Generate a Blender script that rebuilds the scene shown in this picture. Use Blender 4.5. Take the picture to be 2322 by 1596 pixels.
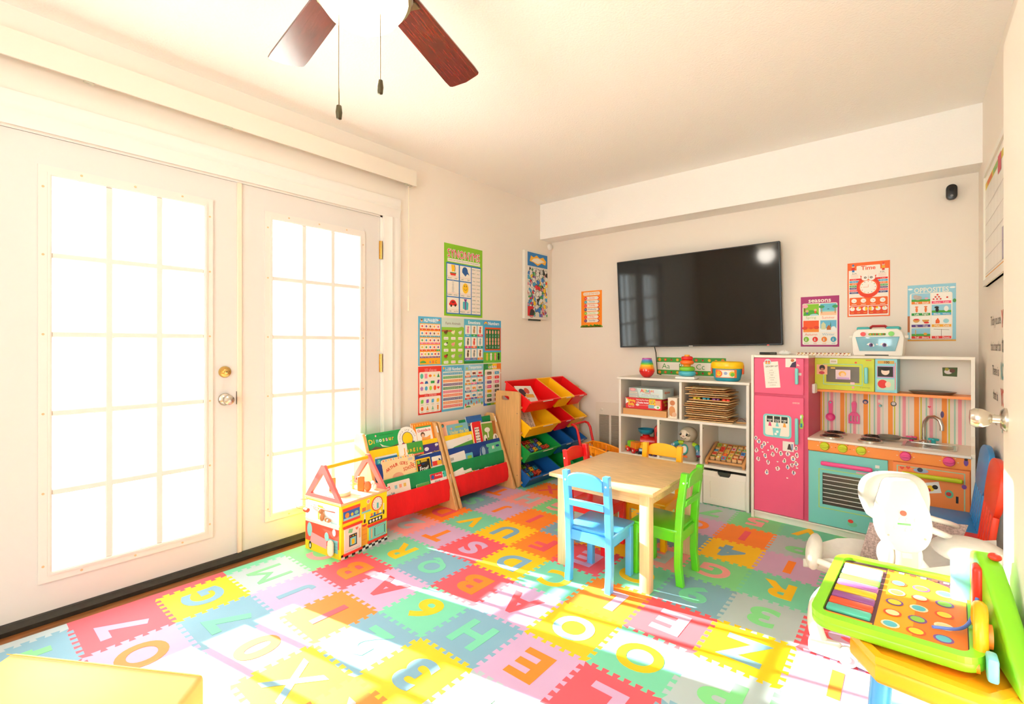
import bpy, bmesh, math, random
from mathutils import Vector, Matrix, Euler
for _o in list(bpy.data.objects): bpy.data.objects.remove(_o)
SC = bpy.context.scene
COL = SC.collection
rnd = random.Random(7)
# ------------------------------------------------------------------ camera
cam_d = bpy.data.cameras.new('camera'); cam = bpy.data.objects.new('camera', cam_d); COL.objects.link(cam)
cam_d.sensor_width = 36.0; cam_d.lens = 36.0 * 1083.5 / 2322
cam_d.shift_y = -16.0 / 2322; cam_d.clip_start = .02
cam.location = (2.80, 0, 1.167); cam.rotation_euler = (math.radians(90), 0, math.radians(39.75))
SC.camera = cam
# ------------------------------------------------------------------ light
SC.view_settings.view_transform = 'Standard'; SC.view_settings.look = 'None'
SC.view_settings.gamma = 1.0; SC.view_settings.use_curve_mapping = False
SC.view_settings.exposure = 0.05
w = bpy.data.worlds.new('sky'); SC.world = w; w.use_nodes = True
bg = w.node_tree.nodes['Background']; bg.inputs[0].default_value = (.93, .97, 1.05, 1); bg.inputs[1].default_value = 11.0
sun_d = bpy.data.lights.new('sun', 'SUN'); sun = bpy.data.objects.new('sun', sun_d); COL.objects.link(sun)
sun_d.energy = 48.0; sun_d.angle = math.radians(.6); sun_d.color = (1, .97, .93)
sun.rotation_euler = Vector((1, .195, -.355)).to_track_quat('-Z', 'Y').to_euler()
def portal(nm, loc, rot, sx, sy):        # sampling helpers for the sky light through the glazed openings
    d = bpy.data.lights.new(nm, 'AREA'); d.shape = 'RECTANGLE'; d.size = sx; d.size_y = sy; d.cycles.is_portal = True
    o = bpy.data.objects.new(nm, d); COL.objects.link(o); o.location = loc; o.rotation_euler = rot
portal('sky_portal', (-.14, 1.04, 1.04), (0, math.radians(-90), 0), 2.06, 1.86)
portal('sky_portal', (2.325, -2.44, 1.30), (math.radians(90), 0, 0), 1.46, 2.26)
try: SC.cycles.max_bounces = 10; SC.cycles.diffuse_bounces = 6; SC.cycles.sample_clamp_indirect = 6.0; SC.cycles.caustics_reflective = False; SC.cycles.caustics_refractive = False
except Exception: pass
# ------------------------------------------------------------------ materials
def lin(h):
    if not isinstance(h, str): return tuple(h)[:3]
    h = h.lstrip('#'); r = []
    for i in (0, 2, 4):
        c = int(h[i:i+2], 16) / 255; r.append(c / 12.92 if c <= .04045 else ((c + .055) / 1.055) ** 2.4)
    return tuple(r)
_mc = {}
def mat(c, rough=.5, metal=0., bump=0., bscale=200., var=0., vscale=8., trans=0., emit=0., ior=1.5, coat=0., alpha=1., stretch=None, name=None, c2=None):
    k = (str(c), rough, metal, bump, bscale, var, vscale, trans, emit, ior, coat, alpha, str(stretch), str(c2))
    if k in _mc: return _mc[k]
    m = bpy.data.materials.new(name or 'surface'); m.use_nodes = True; nt = m.node_tree; N = nt.nodes; L = nt.links
    p = N['Principled BSDF']; cc = lin(c)
    p.inputs['Base Color'].default_value = (*cc, 1); p.inputs['Roughness'].default_value = rough; p.inputs['Metallic'].default_value = metal
    p.inputs['IOR'].default_value = ior; p.inputs['Transmission Weight'].default_value = trans; p.inputs['Coat Weight'].default_value = coat; p.inputs['Alpha'].default_value = alpha
    if coat > .9: p.inputs['Coat IOR'].default_value = 1.7; p.inputs['Coat Roughness'].default_value = .22
    if emit: p.inputs['Emission Color'].default_value = (*cc, 1); p.inputs['Emission Strength'].default_value = emit
    tc = None
    if bump or var:
        tc = N.new('ShaderNodeTexCoord'); src = tc.outputs['Object']
        if stretch:
            mp = N.new('ShaderNodeMapping'); mp.inputs['Scale'].default_value = stretch; L.new(src, mp.inputs['Vector']); src = mp.outputs['Vector']
    if var:
        n = N.new('ShaderNodeTexNoise'); n.inputs['Scale'].default_value = vscale; n.inputs['Detail'].default_value = 4; L.new(src, n.inputs['Vector'])
        mx = N.new('ShaderNodeMix'); mx.data_type = 'RGBA'
        d2 = lin(c2) if c2 else tuple(x * (1 - var) for x in cc)
        mx.inputs['A'].default_value = (*cc, 1); mx.inputs['B'].default_value = (*d2, 1)
        rp = N.new('ShaderNodeMapRange'); rp.inputs['From Min'].default_value = .35; rp.inputs['From Max'].default_value = .65
        L.new(n.outputs[0], rp.inputs['Value']); L.new(rp.outputs['Result'], mx.inputs['Factor']); L.new(mx.outputs['Result'], p.inputs['Base Color'])
    if bump:
        n = N.new('ShaderNodeTexNoise'); n.inputs['Scale'].default_value = bscale; n.inputs['Detail'].default_value = 3; L.new(src, n.inputs['Vector'])
        b = N.new('ShaderNodeBump'); b.inputs['Strength'].default_value = bump; b.inputs['Distance'].default_value = .004
        L.new(n.outputs[0], b.inputs['Height']); L.new(b.outputs['Normal'], p.inputs['Normal'])
    _mc[k] = m; return m
def glassmat(tint='#f6fbf8'):
    m = bpy.data.materials.new('window_glass'); m.use_nodes = True; nt = m.node_tree; N = nt.nodes; L = nt.links
    N.remove(N['Principled BSDF']); t = N.new('ShaderNodeBsdfTransparent'); t.inputs[0].default_value = (*lin(tint), 1)
    g = N.new('ShaderNodeBsdfGlossy'); g.inputs['Roughness'].default_value = .02
    lw = N.new('ShaderNodeLayerWeight'); lw.inputs[0].default_value = .5; pw = N.new('ShaderNodeMath'); pw.operation = 'POWER'; pw.inputs[1].default_value = 5; L.new(lw.outputs['Facing'], pw.inputs[0])
    f = N.new('ShaderNodeMath'); f.operation = 'MULTIPLY_ADD'; f.inputs[1].default_value = .5; f.inputs[2].default_value = .025; L.new(pw.outputs[0], f.inputs[0]); x = N.new('ShaderNodeMixShader')
    L.new(f.outputs[0], x.inputs[0]); L.new(t.outputs[0], x.inputs[1]); L.new(g.outputs[0], x.inputs[2]); L.new(x.outputs[0], N['Material Output'].inputs[0])
    return m
# ------------------------------------------------------------------ mesh builder
def TR(x=0, y=0, z=0, rx=0, ry=0, rz=0, s=1.0):
    return Matrix.Translation((x, y, z)) @ Euler((math.radians(rx), math.radians(ry), math.radians(rz))).to_matrix().to_4x4() @ Matrix.Scale(s, 4)
def basis(o, r, u, n):
    r, u, n = Vector(r), Vector(u), Vector(n)
    return Matrix(((r.x, u.x, n.x, o[0]), (r.y, u.y, n.y, o[1]), (r.z, u.z, n.z, o[2]), (0, 0, 0, 1)))
def circ(r, n=24, cx=0, cy=0, ry=None, a0=0, a1=360):
    ry = r if ry is None else ry; k = n if abs(a1 - a0) >= 360 else n + 1
    return [(cx + r * math.cos(math.radians(a0 + (a1 - a0) * i / n)), cy + ry * math.sin(math.radians(a0 + (a1 - a0) * i / n))) for i in range(k)]
def rrect(x0, x1, y0, y1, r, n=4):
    P = []
    for cx, cy, a in ((x1 - r, y1 - r, 0), (x0 + r, y1 - r, 90), (x0 + r, y0 + r, 180), (x1 - r, y0 + r, 270)):
        P += [(cx + r * math.cos(math.radians(a + 90 * i / n)), cy + r * math.sin(math.radians(a + 90 * i / n))) for i in range(n + 1)]
    return P
def sloop(P, n=4):            # closed smooth outline through 2-D points
    m = len(P); R = []
    for i in range(m):
        a, b, c, d = (Vector(P[(i + q) % m]) for q in (-1, 0, 1, 2))
        for k in range(n):
            t = k / n; v = .5 * ((2*b) + (c - a)*t + (2*a - 5*b + 4*c - d)*t*t + (3*b - a - 3*c + d)*t**3); R.append((v.x, v.y))
    return R
_rb = {}
def spath(P, n=5):            # Catmull-Rom through the points
    P = [Vector(p) for p in P]; Q = [P[0]*2 - P[1]] + P + [P[-1]*2 - P[-2]]; R = []
    for i in range(1, len(Q) - 2):
        for k in range(n):
            t = k / n; a, b, c, d = Q[i-1:i+3]
            R.append(.5 * ((2*b) + (c - a)*t + (2*a - 5*b + 4*c - d)*t*t + (3*b - a - 3*c + d)*t**3))
    return R + [P[-1]]
def slerpr(r, n=5): return [r[i] + (r[i+1] - r[i]) * k / n for i in range(len(r) - 1) for k in range(n)] + [r[-1]]
class MB:
    def __init__(s): s.v = []; s.f = []; s.m = []
    def add(s, vs, fs, mi=0, M=None):
        b = len(s.v)
        s.v += [tuple(M @ Vector(v)) for v in vs] if M is not None else [tuple(v) for v in vs]
        s.f += [tuple(i + b for i in f) for f in fs]; s.m += [mi] * len(fs); return s
    def box(s, x0, x1, y0, y1, z0, z1, mi=0, M=None):
        return s.add([(x0,y0,z0),(x1,y0,z0),(x1,y1,z0),(x0,y1,z0),(x0,y0,z1),(x1,y0,z1),(x1,y1,z1),(x0,y1,z1)],
                     [(0,3,2,1),(4,5,6,7),(0,1,5,4),(1,2,6,5),(2,3,7,6),(3,0,4,7)], mi, M)
    def rbox(s, x0, x1, y0, y1, z0, z1, r=.004, seg=2, mi=0, M=None):
        sx, sy, sz = x1 - x0, y1 - y0, z1 - z0; r = min(r, .49 * sx, .49 * sy, .49 * sz)
        bm = bmesh.new(); bmesh.ops.create_cube(bm, size=1, matrix=Matrix.Translation(((x0+x1)/2,(y0+y1)/2,(z0+z1)/2)) @ Matrix.Diagonal((sx, sy, sz, 1)))
        bmesh.ops.bevel(bm, geom=bm.edges[:], offset=r, segments=seg, affect='EDGES', profile=.5)
        bm.verts.index_update(); s.add([v.co[:] for v in bm.verts], [[v.index for v in f.verts] for f in bm.faces], mi, M); bm.free(); return s
    def prism(s, P, z0, z1, mi=0, M=None, r=0., seg=2):
        A = sum(P[i][0] * P[(i+1) % len(P)][1] - P[(i+1) % len(P)][0] * P[i][1] for i in range(len(P)))
        if A < 0: P = P[::-1]
        n = len(P); vs = [(x, y, z0) for x, y in P] + [(x, y, z1) for x, y in P]
        fs = [tuple(range(n))[::-1], tuple(range(n, 2 * n))] + [(i, (i+1) % n, (i+1) % n + n, i + n) for i in range(n)]
        if r > 0:
            bm = bmesh.new(); bv = [bm.verts.new(v) for v in vs]; bf = [bm.faces.new([bv[i] for i in f]) for f in fs]
            bm.normal_update(); ed = set(bf[0].edges) | set(bf[1].edges)
            bmesh.ops.bevel(bm, geom=list(ed), offset=r, segments=seg, affect='EDGES', profile=.5); bm.verts.index_update()
            s.add([v.co[:] for v in bm.verts], [[v.index for v in f.verts] for f in bm.faces], mi, M); bm.free(); return s
        return s.add(vs, fs, mi, M)
    def ring(s, P, Q, z0, z1, mi=0, M=None):           # frame between outline P and hole Q (same count)
        n = len(P); vs = [(x, y, z) for z in (z0, z1) for L in (P, Q) for x, y in L]; fs = []
        for i in range(n):
            j = (i + 1) % n
            fs += [(2*n+i, 2*n+j, 3*n+j, 3*n+i), (i, n+i, n+j, j), (i, j, 2*n+j, 2*n+i), (n+j, n+i, 3*n+i, 3*n+j)]
        return s.add(vs, fs, mi, M)
    def cyl(s, a, b, r, r2=None, n=12, mi=0, M=None, cap=True):
        a, b = Vector(a), Vector(b); d = b - a; q = d.to_track_quat('Z', 'Y'); r2 = r if r2 is None else r2
        vs = [tuple(a + q @ Vector((r*math.cos(2*math.pi*i/n), r*math.sin(2*math.pi*i/n), 0))) for i in range(n)] + \
             [tuple(b + q @ Vector((r2*math.cos(2*math.pi*i/n), r2*math.sin(2*math.pi*i/n), 0))) for i in range(n)]
        fs = [(i, (i+1) % n, (i+1) % n + n, i + n) for i in range(n)]
        if cap: fs += [tuple(range(n))[::-1], tuple(range(n, 2*n))]
        return s.add(vs, fs, mi, M)
    def tube(s, pts, r, n=8, mi=0, M=None, closed=False):
        pts = [Vector(p) for p in pts]; k = len(pts); rr = r if isinstance(r, (list, tuple)) else [r] * k; vs = []; fs = []
        nrm = None
        for i, p in enumerate(pts):
            a = pts[i-1] if (i or closed) else p; b = pts[(i+1) % k] if (i < k-1 or closed) else p
            t = (b - a).normalized()
            if nrm is None: nrm = t.orthogonal().normalized()
            nrm = (nrm - t * nrm.dot(t)); nrm = nrm.normalized() if nrm.length > 1e-6 else t.orthogonal().normalized()
            bn = t.cross(nrm)
            vs += [tuple(p + (nrm * math.cos(2*math.pi*j/n) + bn * math.sin(2*math.pi*j/n)) * rr[i]) for j in range(n)]
        for i in range(k if closed else k - 1):
            q = (i + 1) % k
            fs += [(i*n+j, i*n+(j+1) % n, q*n+(j+1) % n, q*n+j) for j in range(n)]
        if not closed: fs += [tuple(range(n))[::-1], tuple(range((k-1)*n, k*n))]
        return s.add(vs, fs, mi, M)
    def lathe(s, prof, n=24, mi=0, M=None, sx=1., sy=1.):
        k = len(prof); vs = [(r*math.cos(2*math.pi*j/n)*sx, r*math.sin(2*math.pi*j/n)*sy, z) for r, z in prof for j in range(n)]
        fs = [(i*n+j, i*n+(j+1) % n, (i+1)*n+(j+1) % n, (i+1)*n+j) for i in range(k-1) for j in range(n)]
        if prof[0][0] > 1e-5: fs.append(tuple(range(n))[::-1])
        if prof[-1][0] > 1e-5: fs.append(tuple(range((k-1)*n, k*n)))
        return s.add(vs, fs, mi, M)
    def ell(s, c, rx, ry=None, rz=None, n=16, m=10, mi=0, M=None):
        ry = rx if ry is None else ry; rz = rx if rz is None else rz
        T = Matrix.Translation(c) @ Matrix.Diagonal((rx, ry, rz, 1)); T = M @ T if M is not None else T
        return s.lathe([(max(1e-6, math.sin(math.pi*i/m)), -math.cos(math.pi*i/m)) for i in range(m+1)], n, mi, T)
    def quad(s, a, b, c, d, mi=0, M=None): return s.add([a, b, c, d], [(0, 1, 2, 3)], mi, M)
    def mesh(s, nm, mats, smooth=None):
        me = bpy.data.meshes.new(nm); me.from_pydata(s.v, [], s.f)
        for m in (mats if isinstance(mats, (list, tuple)) else [mats]): me.materials.append(m)
        me.polygons.foreach_set('material_index', s.m)
        if smooth:
            me.polygons.foreach_set('use_smooth', [True] * len(s.f)); me.update()
            try: me.set_sharp_from_angle(angle=math.radians(smooth))
            except Exception: pass
        me.update(); return me
def ob(nm, mb, mats, parent=None, M=None, smooth=40, label=None):
    o = bpy.data.objects.new(nm, mb.mesh(nm, mats, smooth)); COL.objects.link(o)
    if parent is not None: o.parent = parent
    if M is not None: o.matrix_local = M
    if label: o['label'] = label
    return o
def tag(o, label, cat, group=None, kind=None):
    o['label'] = label; o['category'] = cat
    if group: o['group'] = group
    if kind: o['kind'] = kind
    return o
def empty(nm, M=None, label=None, cat=None, group=None, kind=None):
    o = bpy.data.objects.new(nm, None); COL.objects.link(o); o.empty_display_size = .05
    if M is not None: o.matrix_world = M
    if label: tag(o, label, cat, group, kind)
    return o
def copytree(o, parent=None):
    c = o.copy(); COL.objects.link(c)
    if parent is not None: c.parent = parent
    for ch in [x for x in bpy.data.objects if x.parent == o]: copytree(ch, c)
    return c
# ------------------------------------------------------------------ flat print (lettering and pictures)
_tc = {}
def textmesh(t, bold=0., res=2):
    k = (t, bold, res)
    if k not in _tc:
        c = bpy.data.curves.new('lettering', 'FONT'); c.body = t; c.size = 1; c.resolution_u = res; c.offset = bold; c.align_x = 'CENTER'; c.align_y = 'CENTER'
        o = bpy.data.objects.new('lettering', c); me = bpy.data.meshes.new_from_object(o)
        vs = [tuple(v.co) for v in me.vertices]; fs = [tuple(p.vertices) for p in me.polygons]
        bpy.data.objects.remove(o); bpy.data.curves.remove(c); bpy.data.meshes.remove(me)
        if vs:
            x0, x1 = min(v[0] for v in vs), max(v[0] for v in vs); y0, y1 = min(v[1] for v in vs), max(v[1] for v in vs)
            vs = [(v[0] - (x0+x1)/2, v[1] - (y0+y1)/2, 0) for v in vs]; _tc[k] = (vs, fs, x1 - x0, y1 - y0)
        else: _tc[k] = ([], [], 1, 1)
    return _tc[k]
class Print:
    """flat print laid down in layers on a surface: x right, y up, z out of the surface"""
    def __init__(s, dz=.00035): s.b = MB(); s.mats = []; s.dz = dz; s.L = 1
    def mi(s, c, rough=.6):
        m = mat(c, rough)
        if m not in s.mats: s.mats.append(m)
        return s.mats.index(m)
    def poly(s, P, c, L=1): s.b.add([(x, y, s.dz * L) for x, y in P], [tuple(range(len(P)))], s.mi(c)); return s
    def rect(s, x0, x1, y0, y1, c, L=1, r=0): return s.poly(rrect(x0, x1, y0, y1, r, 3) if r else [(x0,y0),(x1,y0),(x1,y1),(x0,y1)], c, L)
    def disc(s, x, y, r, c, L=1, ry=None, n=14, a0=0, a1=360): return s.poly(circ(r, n, x, y, ry, a0, a1), c, L)
    def line(s, pts, wd, c, L=1):
        for (x0, y0), (x1, y1) in zip(pts, pts[1:]):
            d = math.hypot(x1-x0, y1-y0) or 1; nx, ny = -(y1-y0)/d*wd/2, (x1-x0)/d*wd/2
            s.poly([(x0-nx,y0-ny),(x1-nx,y1-ny),(x1+nx,y1+ny),(x0+nx,y0+ny)], c, L)
        return s
    def text(s, t, x, y, h, c, L=2, w=None, bold=0., rot=0., ref='Ag'):
        vs, fs, tw, th = textmesh(t, 0. if set(t) & set('MW') else min(bold, .02)); _, _, _, rh = textmesh('H', 0.)
        sc = h / rh; sx = sc
        if w and tw * sc > w: sx = w / tw
        M = Matrix.Translation((x, y, s.dz * L)) @ Matrix.Rotation(math.radians(rot), 4, 'Z') @ Matrix.Diagonal((sx, sc, 1, 1))
        if vs: s.b.add(vs, fs, s.mi(c), M)
        return s
    def heart(s, x, y, r, c, L=2):
        return s.poly([(x + r * .062 * 16 * math.sin(a)**3, y + r * .062 * (13*math.cos(a) - 5*math.cos(2*a) - 2*math.cos(3*a) - math.cos(4*a))) for a in [2*math.pi*i/18 for i in range(18)]], c, L)
    def put(s, parent, M=None, nm='print'): return ob(nm, s.b, s.mats, parent, M, None)
# ------------------------------------------------------------------ the room
WALL = mat('#f0e6da', .75, bump=.06, bscale=260, name='cream_wall_paint')
CEIL = mat('#faf7f3', .9, bump=.55, bscale=95, name='textured_ceiling')
WHITE = mat('#eeebe6', .4, name='white_paint'); TRIMW = mat('#e8e3dc', .45, bump=.05, bscale=40, stretch=(1, .05, 1), name='white_trim')
WOODF = mat('#9a5f30', .35, var=.5, vscale=9, stretch=(14, .6, 1), name='oak_floor')
def st(nm, mb, m, label, cat, smooth=None): return tag(ob(nm, mb, m, smooth=smooth), label, cat, kind='structure')
st('floor', MB().box(-.02, 3.2, -2.4, 4.1, -.06, 0), WOODF, 'brown oak plank floor showing as a strip beside the glass doors', 'floor')
st('ceiling', MB().box(-.1, 3.2, -2.4, 4.1, 2.545, 2.62), CEIL, 'cream textured ceiling above the whole playroom', 'ceiling')
st('ceiling_beam', MB().box(0, 3.12, 3.80, 4.0, 2.205, 2.545), CEIL, 'boxed textured beam running along the ceiling above the television', 'beam')
b = MB().box(-.12, 0, -2.4, .11, -.06, 2.6).box(-.12, 0, 1.975, 4.1, -.06, 2.6).box(-.12, 0, .11, 1.975, 2.065, 2.6)
st('wall_left', b, WALL, 'cream wall holding the glass double doors and the learning posters', 'wall')
st('wall_back', MB().box(-.12, 3.24, 4.0, 4.12, -.06, 2.6), WALL, 'cream wall behind the television and the play kitchen', 'wall')
b = MB().box(3.12, 3.24, 1.17, 4.1, -.06, 2.6).box(3.12, 3.24, -2.4, .33, -.06, 2.6).box(3.12, 3.24, .33, 1.17, 2.06, 2.6)
st('wall_right', b, WALL, 'cream wall with the whiteboard calendar and word decal', 'wall')
b = MB().box(-.12, 1.6, -2.42, -2.3, -.06, 2.6).box(3.05, 3.24, -2.42, -2.3, -.06, 2.6).box(1.6, 3.05, -2.42, -2.3, -.06, .18).box(1.6, 3.05, -2.42, -2.3, 2.42, 2.6)
st('wall_near', b, WALL, 'cream wall with an added window behind the viewpoint', 'wall')
b = MB().box(3.24, 4.4, .2, .24, 0, 2.4).box(3.24, 4.4, 1.3, 1.34, 0, 2.4).box(4.36, 4.4, .2, 1.34, 0, 2.4).box(3.24, 4.4, .2, 1.34, 2.4, 2.44).box(3.12, 4.4, .2, 1.34, -.04, 0)
st('wall_hall', b, WALL, 'cream hallway beyond the entry doorway', 'wall')
GL = glassmat()
win = empty('fill_window_1', label='white framed window added behind the viewpoint for fill light', cat='window', kind='structure')  # added opening: lets frontal fill light in from behind the camera
b = MB().ring([(1.6,.18),(3.05,.18),(3.05,2.42),(1.6,2.42)], [(1.65,.23),(3.0,.23),(3.0,2.37),(1.65,2.37)], 0, .08).box(2.305, 2.345, .23, 2.37, .02, .06)
ob('fill_window_frame', b, WHITE, win, basis((0,-2.31,0), (1,0,0), (0,0,1), (0,-1,0)), None)
for x in (1.65, 2.345): ob('pane', MB().box(x, x + .655, -2.352, -2.348, .23, 2.37), GL, win, smooth=None)
# casing, threshold
def casing(nm, y0, y1, z0, z1, along, lab):
    b = MB(); prof = [(0, .0), (0, .022), (.15, .026), (.3, .020), (.42, .020), (.55, .026), (.7, .018), (.85, .014), (1, .012), (1, 0)]
    if along == 'y':
        b.prism([(z1 - p * (z1 - z0), x) for p, x in prof], y0, y1, M=basis((0,0,0), (0,0,1), (1,0,0), (0,1,0)))
    else:
        s, e = (y1, y0) if along == 'z+' else (y0, y1)
        b.prism([(s + p * (e - s), x) for p, x in prof], z0, z1, M=basis((0,0,0), (0,1,0), (1,0,0), (0,0,1)))
    return st(nm, b, TRIMW, lab, 'door trim', 30)
casing('trim_1', -.03, 2.105, 2.06, 2.195, 'y', 'white fluted head casing over the glass double doors')
casing('trim_2', 1.972, 2.105, 0, 2.06, 'z+', 'white fluted door casing between the hinged glass door and the posters')
casing('trim_3', -.03, .113, 0, 2.06, 'z-', 'white fluted casing at the near end of the double doors')
b = MB().box(-.12, .0, .11, 1.975, 0, .012, 1).prism([(-.03, .012), (.028, .0), (.032, .02), (.0, .034), (-.03, .036)], .11, 1.975, 0, basis((0,0,0), (1,0,0), (0,0,1), (0,-1,0)) @ Matrix.Scale(-1, 4, (0,0,1)))
st('trim_4', b, [mat('#2c2820', .45, var=.4, vscale=30), mat('#6b5a48', .5)], 'dark metal threshold under the glass double doors', 'threshold')
casj = MB().box(-.12, -.012, .11, .128, 0, 2.065).box(-.12, -.012, 1.957, 1.975, 0, 2.065).box(-.12, -.012, .11, 1.975, 2.052, 2.066)
st('trim_5', casj, WHITE, 'white jamb lining the opening of the glass double doors', 'door jamb')
# baseboards
BBM = mat('#efe7da', .45)
st('baseboard_left', MB().box(0, .014, 2.107, 4.0, 0, .085), BBM, 'white baseboard under the posters behind the book racks', 'baseboard')
st('baseboard_back', MB().box(0, 3.12, 3.986, 4.0, 0, .085), BBM, 'white baseboard along the wall under the television', 'baseboard')
st('baseboard_right', MB().box(3.106, 3.12, 1.2, 4.0, 0, .085), BBM, 'white baseboard behind the plastic chairs', 'baseboard')
# glass double doors
BRASS = mat('#d9b46a', .25, metal=1); NICK = mat('#cfc9bd', .25, metal=1); DARKB = mat('#3a342a', .4, metal=.8)
DOORW = mat('#ddd7d2', .42, bump=.03, bscale=120, name='white_door_paint'); LITE = mat('#e4dcd4', .45); TACK = mat('#d9b489', .5)
def french(nm, y0, y1, g0, g1, z0, z1, gz0, gz1, label):
    E = empty(nm, TR(0, y0, 0), label, 'door', kind='structure')
    S = Matrix.Translation((-.014, -y0, 0)) @ basis((0,0,0), (0,1,0), (0,0,1), (1,0,0))       # (y,z,out)
    R = lambda a, c, d, e: [(a, d), (c, d), (c, e), (a, e)]
    ob('door_slab', MB().ring(R(y0, y1, z0, z1), R(g0 - .012, g1 + .012, gz0 - .012, gz1 + .012), -.044, 0, 0, S), DOORW, E, smooth=None)
    b = MB()
    def fr(o, i, za, zb, zc):
        P, Q = R(g0 - o, g1 + o, gz0 - o, gz1 + o), R(g0 - i, g1 + i, gz0 - i, gz1 + i); n = 4
        vs = [(x, y, za) for x, y in P] + [(x, y, zb) for x, y in P] + [(x + (0) , y, zb) for x, y in Q] + [(x, y, zc) for x, y in Q]
        fs = [(a*4+i_, a*4+(i_+1) % 4, (a+1)*4+(i_+1) % 4, (a+1)*4+i_) for a in range(3) for i_ in range(4)]
        b.add(vs, fs, 0, S)
    fr(.042, .014, 0, .010, .010); fr(.014, .004, .010, .015, .015); fr(.004, .0, .015, .011, -.03)
    fr(.03, .0, -.044, -.056, -.03)
    ob('lite_frame', b, LITE, E, smooth=None)
    pw, ph = (g1 - g0) / 3, (gz1 - gz0) / 5
    for i in (1, 2): ob('muntin', MB().rbox(g0 + pw*i - .014, g0 + pw*i + .014, gz0, gz1, -.027, .008, .004, 1, 0, S), LITE, E, smooth=None)
    for j in range(1, 5): ob('muntin', MB().rbox(g0, g1, gz0 + ph*j - .013, gz0 + ph*j + .013, -.027, .0075, .004, 1, 0, S), LITE, E, smooth=None)
    for i in range(3):
        for j in range(5): ob('pane', MB().box(g0 + pw*i, g0 + pw*(i+1), gz0 + ph*j, gz0 + ph*(j+1), -.031, -.0275, 0, S), GL, E, smooth=None)
    for i in range(3):
        for zz in (gz0 - .027, gz1 + .027): ob('screw_plug', MB().cyl((g0 + pw*(i+.5), zz, .009), (g0 + pw*(i+.5), zz, .0115), .005, n=8, M=S), TACK, E)
    for j in range(6):
        for yy in (g0 - .027, g1 + .027): ob('screw_plug', MB().cyl((yy, min(max(gz0 + ph*j, gz0+.03), gz1-.05), .009), (yy, min(max(gz0 + ph*j, gz0+.03), gz1-.05), .0115), .005, n=8, M=S), TACK, E)
    return E, S
d1, S1 = french('door_1', .13, 1.043, .311, .881, .036, 2.05, .203, 1.885, 'white glass-paned door with brass deadbolt and silver knob')
k = ob('deadbolt', MB().lathe([(.031, 0), (.031, .004), (.026, .014), (.017, .016), (.017, .024), (.014, .026)], 24, 0, S1 @ Matrix.Translation((.982, 1.023, 0))), BRASS, d1)
k2 = ob('door_knob', MB().lathe([(.033, 0), (.033, .004), (.028, .010), (.012, .014), (.011, .034), (.022, .042), (.027, .055), (.024, .068), (.012, .074), (.0, .075)], 28, 0, S1 @ Matrix.Translation((.982, .877, 0))), NICK, d1)
ob('key_slot', MB().box(.978, .986, 1.021, 1.025, .0255, .0275, 0, S1), DARKB, d1)
ob('latch_plate', MB().box(1.038, 1.0445, .845, .915, -.03, .0015, 0, S1), DARKB, d1)
d2, S2 = french('door_2', 1.052, 1.955, 1.228, 1.79, .036, 2.05, .203, 1.885, 'white glass-paned door with brass hinges beside the book racks')
ob('astragal', MB().rbox(1.040, 1.066, .036, 2.05, .0005, .012, .004, 1, 0, S2), mat('#f0dcc4', .5), d2)
for z0, z1 in ((1.76, 1.885), (.98, 1.105), (.17, .295)):
    h = ob('hinge', MB().box(1.948, 1.974, z0, z1, .0, .004, 0, S2).cyl((1.961, z0, .008), (1.961, z1, .008), .0075, n=10, M=S2), BRASS, d2)
# valance of the vertical blind
v = empty('blind_valance', TR(0, 0, 2.3), 'cream vertical blind valance mounted above the glass doors', 'valance')
b = MB().box(.082, .09, -1.2, 2.19, -.0, .108).box(.0, .0819, -1.2, 2.1819, .0995, .1075).box(.0, .0819, 2.182, 2.19, .0, .1075).box(.02, .06, -1.2, 2.17, .06, .10)
ob('valance_board', b, mat('#e6dccd', .5), v, smooth=None)
for y in (.40, .95, 2.10): ob('clip', MB().box(.070, .086, y, y + .035, -.006, .004), mat('#b9b3a0', .5), v, smooth=None)
ob('wand', MB().cyl((.05, 2.153, .06), (.05, 2.153, -.79), .0028, n=6).cyl((.05, 2.153, -.79), (.05, 2.153, -.89), .0065, n=8), mat('#efe0c6', .5), v)
# entry door folded back against the right wall
e = empty('door_3', TR(3.03, 1.17, 0), 'white entry door folded open against the wall with a round knob', 'door', kind='structure')
ob('door_slab', MB().rbox(-.018, .018, .0, .83, .012, 2.045, .003, 1), mat('#f3ece0', .4), e)
b = MB().lathe([(.033, 0), (.033, .005), (.026, .012), (.012, .014), (.012, .03), (.020, .036), (.027, .05), (.028, .066), (.022, .076), (.0, .078)], 28, 0, basis((-.018, .765, .955), (0,1,0), (0,0,1), (-1,0,0)))
ob('door_knob', b, NICK, e)
for z in (.2, 1.0, 1.8): ob('hinge', MB().cyl((.022, -.004, z), (.022, -.004, z + .09), .007, n=8), NICK, e)
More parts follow.
